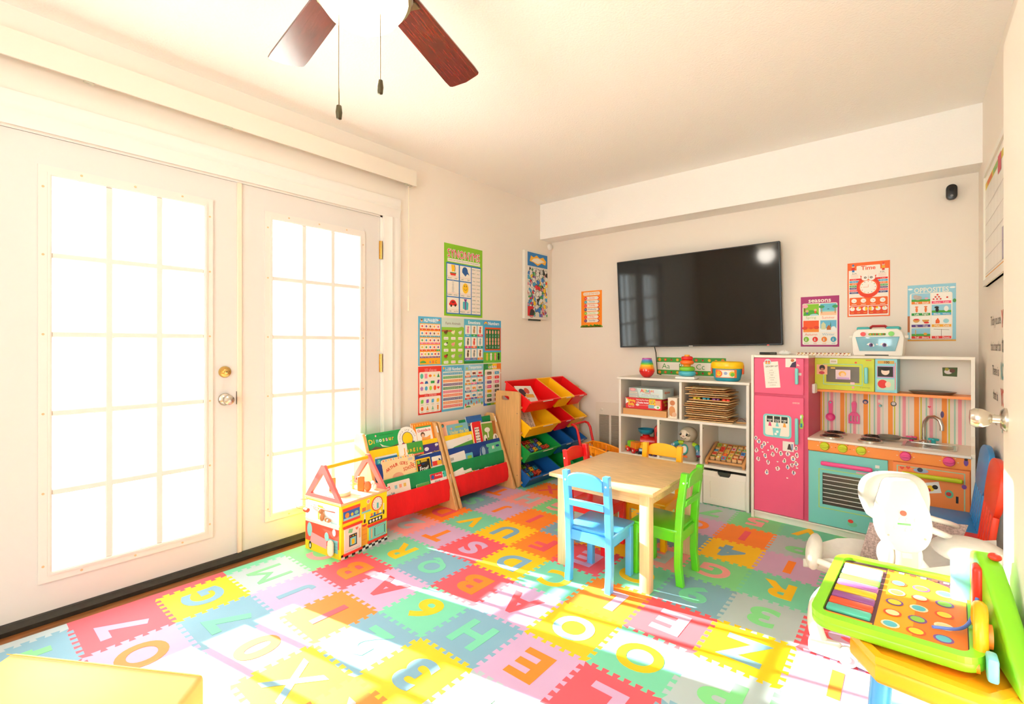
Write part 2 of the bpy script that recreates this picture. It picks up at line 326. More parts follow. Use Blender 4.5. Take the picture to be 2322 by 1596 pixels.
# outside, seen through the glass
st('ground_outside', MB().box(-14, -.12, -8, 14, -.25, -.12), mat('#eeeae4', .9, var=.12, vscale=2), 'pale snowy yard outside the glass doors', 'yard')
st('sun_block_kerb', MB().box(-.36, -.30, -.4, 2.6, -.12, .365), mat('#f2efe9', .8), 'low white kerb added outside the glass doors to block low sun', 'kerb')  # added sun blocker: sets where the floor patches begin
sh = empty('garden_shed', TR(-5.2, 5.6, -.12), 'pale garden shed with a snowy roof outside the doors', 'shed')
ob('wall', MB().box(-1.4, 1.0, -1.5, 1.6, 0, 2.0), mat('#d8c8ae', .8), sh, smooth=None)
ob('roof', MB().prism([(-1.8, 1.9), (1.3, 1.9), (-.25, 3.0)], -1.8, 1.9, M=basis((0,0,0), (1,0,0), (0,0,1), (0,-1,0))), mat('#f4f2ef', .9), sh, smooth=None)
fe = empty('yard_fence', TR(-7.0, 0, -.12), 'wooden yard fence of upright boards outside the doors', 'fence')
FB = MB().box(-.012, .012, -.13, .13, 0, 1.75).mesh('fence_board', mat('#cdb594', .8, var=.2))
for i in range(44):
    o = bpy.data.objects.new('fence_board', FB); COL.objects.link(o); o.parent = fe; o.location = (0, -7.5 + i * .27, 0)
for z in (.4, 1.4): ob('rail', MB().box(.012, .05, -7.6, 4.4, z, z + .08), mat('#c4aa88', .8), fe, smooth=None)
tr = empty('bare_tree', TR(-8.5, 6.0, -.2), 'bare winter tree standing outside beyond the shed', 'tree')
ob('trunk', MB().tube([(0,0,0), (.05,.05,1.5), (0,.1,3.0), (.1,.2,5)], [.2,.16,.12,.05]), mat('#8f7f6c', .9), tr)
for i in range(9):
    a = i * 2.4; z = 1.8 + i * .35
    ob('branch', MB().tube([(0, .08, z), (math.cos(a)*.7, math.sin(a)*.7, z + .7), (math.cos(a)*1.2, math.sin(a)*1.3, z + 1.6)], [.06, .035, .01], 6), mat('#8f7f6c', .9), tr)
# ------------------------------------------------------------------ foam alphabet mat
PAL = dict(R='#ee5560', Y='#fbc408', O='#fb8420', M='#76cda6', G='#80d28a', B='#7ea8bb', L='#d0a6c8', S='#f29c96', W='#b4c0c2')
FOAM = {k: mat(v, .62, bump=.10, bscale=420, var=.05, vscale=5, name='foam_' + k) for k, v in PAL.items()}
TM = {(0,-2):'BG4',(0,-1):'RL7',(1,-1):'LOO',(0,0):'YBG',(1,0):'BM7',(2,0):'LO0',(3,0):'YBX',(0,1):'WGM',(1,1):'LBJ',(2,1):'ORI',(3,1):'BM2',(4,1):'YB3',(5,1):'WGT',
 (0,2):'GSC',(1,2):'ROB',(2,2):'LRA',(3,2):'MY6',(4,2):'BMH',(5,2):'LOE',(6,2):'RLL',(7,2):'BMK',
 (0,3):'WGN',(1,3):'MYR',(2,3):'BMQ',(3,3):'ROB',(4,3):'LRA',(5,3):'YBO',(6,3):'MYO',(7,3):'WGP',(8,3):'GSW',
 (0,4):'SW2',(1,4):'LOT',(2,4):'RLS',(3,4):'YBD',(4,4):'MYC',(5,4):'OLL',(6,4):'RLE',(7,4):'YBZ',(8,4):'LOI',(9,4):'MYU',
 (0,5):'ORD',(1,5):'MYV',(2,5):'YBU',(3,5):'ORF',(4,5):'RLE',(5,5):'MYO',(6,5):'BM9',(7,5):'WG3',(8,5):'RLS',(9,5):'BMH',
 (0,6):'BMS',(1,6):'LOJ',(2,6):'ORI',(3,6):'BMN',(4,6):'YB5',(5,6):'SWE',(6,6):'GSG',(7,6):'MYR',(8,6):'BM8',(9,6):'YBD',
 (0,7):'LOT',(1,7):'SWH',(2,7):'GSG',(3,7):'WGP',(4,7):'ORF',(5,7):'BM6',(6,7):'YB4',(7,7):'LO1',(8,7):'MYA',(9,7):'RLE',
 (0,8):'MY7',(1,8):'ORX',(2,8):'RLV',(3,8):'MYK',(4,8):'YBW',(5,8):'LOC',(6,8):'ORI',(7,8):'WGP',(8,8):'GSO',(9,8):'BMH',
 (0,9):'GS3',(1,9):'WGZ',(2,9):'RLY',(3,9):'BMS',(4,9):'GSA',(5,9):'WG7',(6,9):'GS5',(7,9):'MYV',(8,9):'GSP',(9,9):'LOT',
 (1,10):'GSM',(2,10):'YBN',(3,10):'LOC',(4,10):'ORB',(5,10):'MYX',(6,10):'WGD',(7,10):'RLU'}
MX, MY0, PX, PY, TH = .168, .635, .287, .293, .012
mat_root = empty('play_mat', label='foam puzzle play mat of bright alphabet and number tiles', cat='play mat')
def teeth(n=6, d=.010):
    P = []; 
    for k in range(n):
        a = (k + .22) / n; c = (k + .78) / n
        P += [(a + .05 / n, -d), (a - .05 / n, d), (c + .05 / n, d), (c - .05 / n, -d)]
    return [(0, -d)] + [(.06 + .88 * t, o) for t, o in P] + [(1, -d)]
TE = teeth()
I0, I1, J0, J1 = 0, 9, -4, 10
def hedge(i, j):     # edge along +x at grid line y_j, from x_i to x_i+1
    x0, y = MX + PX * i, MY0 + PY * j
    if j in (J0, J1 + 1): return [(x0, y), (x0 + PX, y)]
    return [(x0, y)] + [(x0 + PX * t, y + d) for t, d in TE[1:-1]] + [(x0 + PX, y)]
def vedge(i, j):     # edge along +y at grid line x_i
    x, y0 = MX + PX * i, MY0 + PY * j
    if i == I1 + 1: return [(x, y0), (x, y0 + PY)]
    return [(x, y0)] + [(x - d, y0 + PY * t) for t, d in TE[1:-1]] + [(x, y0 + PY)]
codes = ['RLA','YBN','OSK','MYS','GSZ','BMW','LOU','SWY','WGH']
letcache = {}
def lettermesh(ch):
    if ch not in letcache:
        vs, fs, w_, h_ = textmesh(ch, 0 if ch in 'MW' else .012 if ch in 'NKX' else .035, 6); sc = min(.165 / h_, .20 / w_)
        sx = sc * (1.2 if w_ * sc < .125 and ch not in 'I1' else 1.0)
        n = len(vs); V = [(-x * sx, -y * sc, z) for z in (0, .0022) for x, y, _ in vs]; F = [tuple(i + n for i in f) for f in fs]
        from collections import Counter
        ec = Counter(); 
        for f in fs:
            for a, c in zip(f, f[1:] + f[:1]): ec[(a, c)] += 1
        F += [(a, c, c + n, a + n) for (a, c) in ec if (c, a) not in ec]
        letcache[ch] = (V, F)
    return letcache[ch]
for j in range(J0, J1 + 1):
    for i in range(I0, I1 + 1):
        cd = TM.get((i, j), codes[(i * 5 + j * 7) % 9])
        P = hedge(i, j) + vedge(i + 1, j)[1:] + hedge(i, j + 1)[::-1][1:] + vedge(i, j)[::-1][1:-1]
        cx, cy = MX + PX * (i + .5), MY0 + PY * (j + .5)
        q = .030; c4 = [(MX + PX*i + q, MY0 + PY*j + q), (MX + PX*(i+1) - q, MY0 + PY*j + q), (MX + PX*(i+1) - q, MY0 + PY*(j+1) - q), (MX + PX*i + q, MY0 + PY*(j+1) - q)]
        b = MB(); n = len(P); b.v = [(x - cx, y - cy, z) for z in (0, TH) for x, y in P] + [(x - cx, y - cy, TH) for x, y in c4]
        sides = [hedge(i, j), vedge(i + 1, j), hedge(i, j + 1)[::-1], vedge(i, j)[::-1]]; k0 = 0; b.f = [(2*n, 2*n + 1, 2*n + 2, 2*n + 3)]
        for s_ in range(4):
            m_ = len(sides[s_]) - 1; idx = [(k0 + k) % n for k in range(m_ + 1)]; k0 += m_
            b.f.append(tuple(n + k for k in idx) + (2*n + (s_ + 1) % 4, 2*n + s_)); b.f += [(a, c, c + n, a + n) for a, c in zip(idx, idx[1:])]
        b.m = [0] * len(b.f); t = ob('foam_tile', b, FOAM[cd[0]], mat_root, TR(cx, cy, 0), None)
        V, F = lettermesh(cd[2]); ob('letter', MB().add(V, F), FOAM[cd[1]], t, TR(0, 0, TH - .0012), None)
for j in range(J0, J1 + 1):
    P = vedge(0, j) + [(.113, MY0 + PY * (j + 1)), (.113, MY0 + PY * j)]
    ob('border_strip', MB().prism(P, 0, TH), FOAM[{2:'G',1:'M',0:'R',-1:'R',-2:'W',3:'G'}.get(j, 'BMYG'[j % 4])], mat_root, None, None)
# ------------------------------------------------------------------ children's table and chairs
BIRCH = mat('#e6c08a', .38, var=.22, vscale=7, stretch=(1.5, 18, 18), name='birch_veneer'); BIRCHV = mat('#e8c795', .4, var=.15, vscale=7, stretch=(20, 20, 1.2))
Z0 = TH
T = empty('kids_table', TR(0, 0, Z0), 'pale birch square childrens table among four colourful chairs', 'table')
ob('tabletop', MB().rbox(1.335, 1.91, 2.065, 2.72, .463, .483, .004), BIRCH, T)
for x in (1.368, 1.828):
    for y in (2.098, 2.638): ob('leg', MB().rbox(x, x + .05, y, y + .05, 0, .463, .004), BIRCHV, T)
for a in ((1.418, 1.828, 2.106, 2.126), (1.418, 1.828, 2.66, 2.68), (1.376, 1.396, 2.148, 2.638), (1.85, 1.87, 2.148, 2.638)):
    ob('apron', MB().box(*a, .405, .463), BIRCH, T, smooth=None)
def kidchair(nm, M, c, lab):
    m = mat(c, .28, bump=.03, bscale=60, coat=.2, name='painted_wood'); E = empty(nm, M, lab, 'chair', 'wooden chairs around the kids table')
    for s in (-1, 1):
        x = s * .108
        P = [(-.142, 0), (-.108, 0), (-.098, .10), (-.100, .26), (-.108, .38), (-.132, .545), (-.162, .545), (-.142, .38), (-.134, .26), (-.130, .10)]
        ob('back_leg', MB().prism(P, x - .016, x + .016, M=basis((0,0,0), (0,1,0), (0,0,1), (1,0,0)), r=.003, seg=1), m, E)
        ob('front_leg', MB().rbox(x - .016, x + .016, .088, .120, 0, .25, .003, 1), m, E)
        ob('side_apron', MB().box(x - .009, x + .009, -.10, .09, .205, .252), m, E, smooth=None)
        ob('screw_cap', MB().cyl((x, -.158, .50), (x, -.153, .50), .005, n=8), mat('#d8d8d8', .4), E)
        ob('screw_cap', MB().cyl((x + s * .0155, -.146, .50), (x + s * .0175, -.146, .50), .005, n=8), mat('#d8d8d8', .4), E)
    ob('seat', MB().rbox(-.127, .127, -.115, .128, .252, .268, .005), m, E)
    ob('front_apron', MB().box(-.095, .095, .098, .116, .205, .252), m, E, smooth=None)
    ob('back_apron', MB().box(-.095, .095, -.125, -.107, .205, .252), m, E, smooth=None)
    L = Matrix.Translation((0, -.115, .26)) @ Matrix.Rotation(math.radians(8), 4, 'X')
    P = [(-.093, .215), (.093, .215)] + [(.093 * math.cos(a), .258 + .034 * math.sin(a)) for a in [math.pi * i / 14 for i in range(15)]]
    B = L @ basis((0,0,0), (1,0,0), (0,0,1), (0,-1,0))
    ob('top_rail', MB().prism(P, .0, .014, M=B, r=.003, seg=1), m, E)
    ob('middle_rail', MB().rbox(-.093, .093, .118, .152, .0, .014, .003, 1, 0, B), m, E)
    return E
kidchair('kids_chair', TR(1.612, 2.118, Z0, rz=2), '#4fa8e6', 'light blue wooden kids chair with its back toward the viewer')
kidchair('kids_chair', TR(1.833, 2.38, Z0, rz=90), '#5bc41a', 'lime green wooden kids chair beside the birch table')
kidchair('kids_chair', TR(1.635, 2.70, Z0, rz=180), '#fcb400', 'yellow wooden kids chair in front of the white shelf')
kidchair('kids_chair', TR(1.410, 2.445, Z0, rz=-90), '#e01418', 'red wooden kids chair on the bin rack side of the table')
# ------------------------------------------------------------------ sling book racks
MAPLE = mat('#e0ad6c', .4, var=.18, vscale=6, stretch=(14, 14, 1), name='maple_board')
FAB = {k: mat(v, .85, bump=.7, bscale=40, var=.14, vscale=12, stretch=(1, 1, .25), name='sling_fabric') for k, v in dict(r='#e80b10', g='#0d8a4c', b='#123f8c', y='#fcd00a').items()}
TIER = {'y': (.172, .475), 'b': (.212, .385), 'g': (.252, .292), 'r': (.292, .200)}
def rack(y0, y1, lab):
    E = empty('book_rack', TR(0, y0, Z0), lab, 'book rack', 'sling book racks along the wall'); W = y1 - y0
    P = [(.03, 0), (.372, 0), (.375, .012), (.150, .572), (.135, .588), (.07, .588), (.045, .57)]
    B = basis((0,0,0), (1,0,0), (0,0,1), (0,-1,0))
    for ya in (0, W - .022): ob('side_panel', MB().prism(P, -ya - .022, -ya, M=B, r=.003, seg=1), MAPLE, E)
    ob('label_sticker', MB().quad((.1525, W-.016, .566), (.1525, W-.004, .566), (.172, W-.004, .52), (.172, W-.016, .52)), mat('#f4f4f2', .6), E, smooth=None)
    def sling(path, c, nm):
        b = MB(); n = 22; V = []; r_ = random.Random(int(y0 * 100) + len(path))
        jit = [[r_.uniform(-1, 1) for _ in range(n + 1)] for _ in path]
        for a, (x, z) in enumerate(path):
            for k_ in range(n + 1):
                t = k_ / n; sag = math.sin(math.pi * t) * .006 * (a / len(path)); V.append((x + jit[a][k_] * .0035 * (a > 4), .024 + t * (W - .048), z - sag))
        F = [(a*(n+1)+q, a*(n+1)+q+1, (a+1)*(n+1)+q+1, (a+1)*(n+1)+q) for a in range(len(path) - 1) for q in range(n)]
        return ob(nm, b.add(V, F), FAB[c], E, smooth=60)
    for c, (x, z) in TIER.items():
        lo = [(x - .008, z - .006), (x - .008, z + .004), (x - .002, z + .009), (x + .005, z + .004), (x + .009, z - .012), (x + .018, z - .045), (x + .020, z - .075)]
        if c == 'r': path = lo + [(x + .022, z - .105), (x + .012, z - .14), (x - .04, z - .146), (x - .10, z - .12)]
        else: path = lo + [(x + .016, z - .095), (x - .01, z - .108), (x - .05, z - .09)]
        sling(path, c, 'fabric_pocket')
        ob('dowel', MB().cyl((x - .002, .01, z), (x - .002, W - .01, z), .0035, n=8), MAPLE, E)
    sling([(.102, .562), (.108, .570), (.114, .56), (.120, .50), (.128, .44), (.135, .40)], 'g', 'fabric_back')
    return E
rack(1.718, 2.332, 'sling book rack holding the round sound book, beside the toy house')
rack(2.350, 2.968, 'sling book rack holding the red keypad book, beside the bin rack')
def book(tier, y0, y1, up, c, lab, th=.008, draw=None, roll=0, cat='book', nm='book', round_=None, off=0., group='books in the sling racks', rad=.006):
    """a book leaning in a pocket: up = how far it shows above the pocket edge"""
    x, z = TIER[tier]; a = math.radians(13 if tier != 'y' else 17); H = up + .08
    o = Vector((x - .010 - th - off + .0185, y0, Z0 + z - .078)); u = Vector((-math.sin(a), 0, math.cos(a))); n = Vector((math.cos(a), 0, math.sin(a)))
    W = y1 - y0; M = basis(o, (0, 1, 0), u, n) @ Matrix.Translation((W/2, 0, 0)) @ Matrix.Rotation(math.radians(roll), 4, 'Z') @ Matrix.Translation((-W/2, 0, 0))
    E = empty(nm, M, lab, cat, group)
    P = round_(W, H) if round_ else rrect(0, W, 0, H, rad, 2)
    ob('pages', MB().prism([(px * .985 + W * .0075, py * .985 + .002) for px, py in P], .0012, th - .0012), mat('#f4efe4', .8), E, smooth=None)
    ob('front_cover', MB().prism(P, th - .0012, th), mat(c, .4), E, smooth=None); ob('back_cover', MB().prism(P, 0, .0012), mat(c, .4), E, smooth=None)
    if draw:
        p = Print(); draw(p, W, H); p.put(E, Matrix.Translation((0, 0, th)), 'cover_print')
    return E
def d_dino(p, W, H):
    for k_, (ch, c) in enumerate(zip('Dinosaur', ['#ffcf33','#ff9d3c','#8fd0f0','#ffffff','#f7e27c','#f29cc0','#ffcf33','#ff8f2c'])): p.text(ch, .026 + k_ * .0245, H * .72, .030 if k_ == 0 else .026, c, bold=.04)
    p.text('My Giant Animal Book of', W * .55, H * .9, .007, '#0b4a22', w=W*.6); p.disc(W*.25, H*.9, .006, '#f6a0b4'); p.poly([(0, H*.42), (W*.2, H*.55), (W*.5, H*.42), (W*.9, H*.52), (W, H*.6), (W, H*.3), (0, H*.3)], '#6b5842'); p.poly([(W*.33, H*.62), (W*.38, H*.5), (W*.6, H*.45), (W*.42, H*.53)], '#efe6d2', 2)
book('y', 1.752, 2.03, .108, '#17994c', 'green hardback with a multicolour dinosaur title in the top pocket', .012, d_dino)
def d_rec(p, W, H):
    p.disc(W*.5, H*.60, .047, '#1f3f74', 1); p.disc(W*.5, H*.60, .043, '#fbcf12', 2); p.disc(W*.24, H*.42, .013, '#1f3f74'); p.disc(W*.24, H*.42, .010, '#e2233a', 2); p.disc(W*.78, H*.42, .013, '#1f3f74')
    for k_, ch in enumerate('record and play'):
        a = math.radians(186 - k_ * 12.6); p.text(ch, W*.5 + .064 * math.cos(a), H*.60 + .060 * math.sin(a), .011, '#27324a', 3, rot=math.degrees(a) - 90)
book('y', 1.985, 2.145, .115, '#f7f4ee', 'white round-topped sound book with a big yellow button', .012, d_rec, round_=lambda W, H: [(W*.04, 0), (W*.96, 0), (W, H*.35)] + circ(W/2, 18, W/2, H - W/2 + .004, a0=-8, a1=188) + [(0, H*.35)], off=-.004)
def d_out(p, W, H):
    for q in range(7): p.disc(W*(.1+q*.135), H*.955, .006, '#ffc04a'); 
    p.rect(.022, W-.016, 0, H*.86, '#f6f1e8'); p.rect(.022, W-.016, H*.84, H*.89, '#3aa05a', 2); p.text('Outside-in', W*.52, H*.75, .019, '#d02a3c', 3, W*.72, .02); p.disc(W*.42, H*.60, .019, '#5a3a24', 2); p.disc(W*.42, H*.57, .013, '#e9b896', 3); p.poly([(W*.3, H*.3), (W*.36, H*.52), (W*.6, H*.5), (W*.8, H*.56), (W*.75, H*.3)], '#f0a050', 2)
book('y', 2.128, 2.305, .125, '#f08a1c', 'orange bordered picture book with a red title and a child', .010, d_out)
book('y', 2.125, 2.298, .132, '#e9a25a', 'tan hardback behind the orange bordered picture book', .008, None, off=.014)
def d_jun(p, W, H):
    p.rect(0, W*.33, 0, H, '#f4f0e6'); p.rect(W*.33, W, 0, H, '#3f9a3a')
    for k_, (ch, c) in enumerate(zip('Jungle', ['#f5a21c','#f7b52c','#f9cf3a','#f7b52c','#f9cf3a','#f5a21c'])): p.text(ch, W*.2 + k_ * W*.135, H*.72, .034 if k_ == 0 else .026, c, 3, bold=.04)
    p.rect(W*.1, W, H*.50, H*.57, '#e0512e', 2); p.text('Touch and feel the animals', W*.55, H*.535, .007, '#f6d9c8', 3, W*.8); p.disc(W*.75, H*.38, .04, '#55504a', 2, .03); p.disc(W*.25, H*.38, .02, '#e23a2a', 2); p.disc(W*.38, H*.42, .012, '#f3a42a', 3)
book('b', 1.962, 2.165, .102, '#3f9a3a', 'green and white jungle board book in the second pocket', .016, d_jun, off=-.004)
def d_step(p, W, H): p.rect(0, W, H*.62, H*.92, '#1c6fa8'); p.disc(W*.16, H*.77, .016, '#2cb2b0', 2); p.text('2', W*.16, H*.77, .017, '#ffffff', 3); p.text('READY TO READ', W*.6, H*.77, .014, '#e8f2f6', 3, W*.55); p.rect(0, W, 0, H*.6, '#4c8a4a')
book('b', 1.775, 1.945, .055, '#d7dde0', 'thin reader with a blue banner numbered two', .005, d_step)
def d_night(p, W, H): p.disc(W*.2, H*.78, .02, '#f4f0f6', 1, .013); p.text('good night', W*.2, H*.78, .006, '#c23a4a', 2, .03); p.text('Good Night Thomas', W*.55, H*.55, .015, '#f3c43a', 2, W*.8, .03, 5); p.disc(W*.85, H*.9, .016, '#e8e2ee', 1, .009)
book('b', 2.168, 2.312, .070, '#43307a', 'purple board book with yellow good night lettering', .012, d_night)
def d_art(p, W, H):
    for q in range(13): p.rect(W*(.03+q*.075), W*(.03+q*.075)+.009, H-.012, H-.004, ['#e86a5a','#7fb6d8','#f2c85a'][q % 3]); p.rect(W-.010, W-.003, H*(.06+q*.07), H*(.06+q*.07)+.007, ['#7fb6d8','#e86a5a','#f2c85a'][q % 3])
    for k_, ch in enumerate('ARTHUR GOES TO'): p.text(ch, W*.12 + k_ * W*.061, H*(.66 + .13*math.sin(k_*.24)), .019, '#d8402c', 3, bold=.03, rot=22 - k_*3)
    p.text('SCHOOL', W*.78, H*.60, .022, '#d8402c', 3, W*.36, .03, 6); p.disc(W*.42, H*.40, .045, '#e9a884', 1, .028); p.rect(W*.78, W*.92, H*.82, H*.9, '#c9c4bc', 4)
book('g', 1.808, 2.068, .128, '#f5d9a0', 'cream board book with red school title in the third pocket', .014, d_art, off=-.002, rad=.014)
def d_frog(p, W, H): p.rect(.007, W-.007, 0, H-.010, '#161412'); p.disc(W*.17, H*.86, .012, '#7fbf3a', 2); p.rect(W*.32, W*.75, H*.84, H*.93, '#c8a62a', 3); p.text('Frog!', W*.5, H*.55, .03, '#f6f2ea', 3, W*.6, .04); p.rect(W*.1, W*.3, H*.72, H*.76, '#e23a2a', 2)
book('g', 2.075, 2.200, .085, '#f6c414', 'black reader with a yellow frame and white frog title', .005, d_frog, off=0)
book('g', 2.08, 2.245, .105, '#f5f2ee', 'white paperback tilted behind the yellow framed reader', .005, None, 4, off=.008)
def d_red4(p, W, H): p.rect(0, W*.75, H*.72, H, '#d8202c'); p.rect(W*.8, W, H*.72, H, '#42b8a8'); p.disc(W*.15, H*.85, .014, '#2c5fa8', 2); p.text('Reading', W*.5, H*.88, .012, '#ffffff', 3, W*.4); p.text('Words', W*.4, H*.62, .012, '#2a2a2a', 3)
book('r', 2.162, 2.308, .065, '#f4f1ea', 'white workbook with a red header in the bottom pocket', .004, d_red4)
book('g', 2.215, 2.30, .078, '#f2ead8', 'small cream and red booklet in the green pocket', .004, lambda p, W, H: p.rect(0, W*.5, H*.6, H*.8, '#e2342c').rect(W*.5, W, H*.6, H*.8, '#f2b82a'))
def d_high(p, W, H): p.poly([(0, H*.72), (W*.75, H*.84), (W*.75, H*.98), (0, H*.9)], '#e02434'); p.text('Highlights', W*.38, H*.86, .016, '#ffffff', 3, W*.66, .03, 8); p.text('under the Sea', W*.5, H*.60, .017, '#4a8a9a', 3, W*.9, .02, 5)
book('r', 1.752, 1.878, .062, '#f6f4f0', 'white magazine with a red banner in the bottom pocket', .003, d_high, 6)
book('r', 1.815, 1.99, .078, '#f3e7dc', 'pastel board book with small pictures in the bottom pocket', .008, lambda p, W, H: [p.rect(W*(.3+q*.2), W*(.3+q*.2)+.02, H*.72, H*.86, c) for q, c in enumerate(['#8fc6d0','#f09a7a','#e8c25a'])])
book('r', 1.90, 2.02, .060, '#8fb8cc', 'blue grey thin book half hidden in the bottom pocket', .006, None, off=.012)
book('r', 2.04, 2.15, .022, '#5aa04a', 'green thin book barely showing above the red pocket', .008)
def d_peach(p, W, H): p.disc(W*.12, H*.86, .014, '#6a4a2a'); p.disc(W*.12, H*.84, .010, '#3aa0b0', 2); p.text('Winnie visits', W*.55, H*.74, .012, '#7a4a3a', 2, W*.6, 0, 8)
book('y', 2.385, 2.575, .105, '#f2b394', 'peach picture book at the back of the top pocket', .008, d_peach, off=.01)
def d_sea(p, W, H): p.text('Under the Sea', W*.55, H*.62, .026, '#f6e070', 2, W*.9, .03); p.rect(W*.38, W*.75, H*.80, H*.88, '#a8c83a', 2, .004); p.disc(W*.2, H*.8, .008, '#f08a5a')
book('y', 2.435, 2.655, .078, '#7cb8c8', 'pale blue under the sea board book in the top pocket', .014, d_sea, off=0)
def d_large(p, W, H): p.text('LARGE PRINT', W*.5, H*.68, .022, '#f5d84a', 2, W*.85, .03); p.rect(0, W, H*.86, H, '#2b5fa6')
book('y', 2.655, 2.83, .118, '#2367b4', 'blue book with yellow large print lettering', .010, d_large, off=.006)
def d_key(p, W, H):
    p.rect(W*.22, W*.72, H*.16, H*.82, '#f3efe6', 1)
    for a in range(3):
        for c in range(7): p.disc(W*(.31+a*.165), H*(.21+c*.092), .006, ['#3a3a3a','#b03030','#8a8a8a','#d0a040'][(a+c*2) % 4], 2)
book('b', 2.668, 2.765, .165, '#e01824', 'red keypad sound book standing beside the dog picture book', .016, d_key, off=-.004, rad=.014)
def d_dog(p, W, H): p.rect(W*.04, W*.98, H*.02, H*.95, '#6f9a34'); p.disc(W*.38, H*.72, .032, '#f4efe6', 2, .02); p.rect(W*.36, W*.44, H*.45, H*.7, '#f4efe6', 2); p.disc(W*.2, H*.42, .02, '#f2ece2', 2, .034); p.disc(W*.24, H*.36, .01, '#22201c', 3, .02); p.rect(W*.76, W*.98, H*.3, H, '#a8642c', 2); p.disc(W*.86, H*.38, .03, '#f0ece4', 3, .04); p.disc(W*.9, H*.44, .006, '#1c1a18', 4, .016)
book('b', 2.762, 2.935, .150, '#e9dfca', 'farm picture book with dogs standing in the blue pocket', .010, d_dog, roll=-2)
def d_cat(p, W, H): p.poly([(0, H*.45), (W*.3, H*.62), (W*.8, H*.7), (W, H*.72), (W, H*.4), (0, H*.35)], '#4a9a3a'); p.text('eric', W*.85, H*.8, .008, '#6a6a6a', 2)
book('b', 2.375, 2.66, .072, '#f5f2ec', 'wide white picture book with a green strip of grass', .005, d_cat, 3)
book('g', 2.375, 2.545, .066, '#f0eee8', 'white workbook with a barcode in the green pocket', .006, lambda p, W, H: [p.rect(W*.12+q*.005, W*.12+q*.005+.003, H*.70, H*.84, '#8a8a7a') for q in range(6)] and p.rect(0, W, H*.5, H*.56, '#2b62a8'), 4)
book('g', 2.54, 2.615, .045, '#5ab4d0', 'small sky blue book in the green pocket', .006, lambda p, W, H: p.rect(W*.2, W*.8, H*.6, H*.85, '#8fc24a'))
book('g', 2.70, 2.79, .070, '#2d5a92', 'navy book with a round white oval cutout', .02, lambda p, W, H: p.disc(W*.4, H*.72, .02, '#9fc0d8', 1, .034), round_=lambda W, H: [(0, 0), (W, 0), (W, H - W*.4)] + circ(W/2, 10, W/2, H - W*.45, W*.45, 5, 175) + [(0, H - W*.4)])
book('g', 2.775, 2.945, .078, '#58bf9a', 'mint green book with ear shapes in the green pocket', .006, lambda p, W, H: p.disc(W*.4, H*.78, .005, '#f6f2ea', 1, .014).disc(W*.48, H*.78, .005, '#f6f2ea', 1, .014))
book('g', 2.78, 2.95, .098, '#3a58a0', 'dark blue patterned book behind the mint green book', .006, lambda p, W, H: [p.rect(W*(.1+q*.12), W*(.1+q*.12)+.012, H*.86, H*.95, c) for q, c in enumerate(['#e0b43a','#8a3a8a','#4ab0c0','#e05a3a','#7ac04a','#e0b43a'])], off=.014)
for k_, (a, c, up, rl, lab) in enumerate([(2.36, 2.50, .045, 10, 'white leaflet tilted in the red pocket under the white workbook'), (2.47, 2.57, .03, 3, 'green edged white booklet low in the red pocket'), (2.53, 2.64, .058, -3, 'white toy-keyboard book in the red pocket'), (2.72, 2.87, .085, 8, 'cream thin paperback leaning at the bin rack end'), (2.80, 2.94, .070, 2, 'cream booklet with a small red mark in the red pocket')]):
    book('r', a, c, up, ['#f3efe8','#eef0e4','#f4f2ee','#efe4d4','#f1e8dc'][k_], lab, .004, [None, lambda p, W, H: p.rect(0, W, H*.72, H*.8, '#7fb84a'), lambda p, W, H: p.rect(W*.1, W*.45, H*.8, H*.95, '#e2403a').disc(W*.5, H*.7, .016, '#f2a62a', 2).rect(W*.6, W*.92, H*.62, H*.85, '#a8c8d0', 2), None, lambda p, W, H: p.rect(W*.15, W*.22, H*.62, H*.85, '#d84a3a')][k_], rl, off=.004*k_)
# ------------------------------------------------------------------ tilted bin rack
E = empty('bin_rack', TR(0, 3.0, Z0), 'maple rack of slanted red, yellow, green and blue bins', 'storage rack')
B = basis((0,0,0), (1,0,0), (0,0,1), (0,-1,0))
P = rrect(.125, .385, 0, .775, .03, 4); Q = rrect(.19, .275, .70, .735, .017, 4)
ob('side_panel', MB().ring(P, Q, -.018, 0, 0, B), MAPLE, E, smooth=None)
ob('side_panel', MB().ring(P, Q, -.90, -.882, 0, B), MAPLE, E, smooth=None)
ROWZ = [.645, .44, .235, .035]
for z in ROWZ:
    ob('rail', MB().cyl((.376, .018, z), (.376, .882, z), .010, n=10), MAPLE, E); ob('rail', MB().cyl((.17, .018, z + .115), (.17, .882, z + .115), .008, n=8), MAPLE, E)
for z in (.1, .35, .6): ob('screw_head', MB().cyl((.36, -.0005, z), (.36, -.003, z), .004, n=8), mat('#8a7a60', .5), E)
BINC = dict(r='#e90c12', y='#ffc20e', g='#0f9a43', b='#155da8')
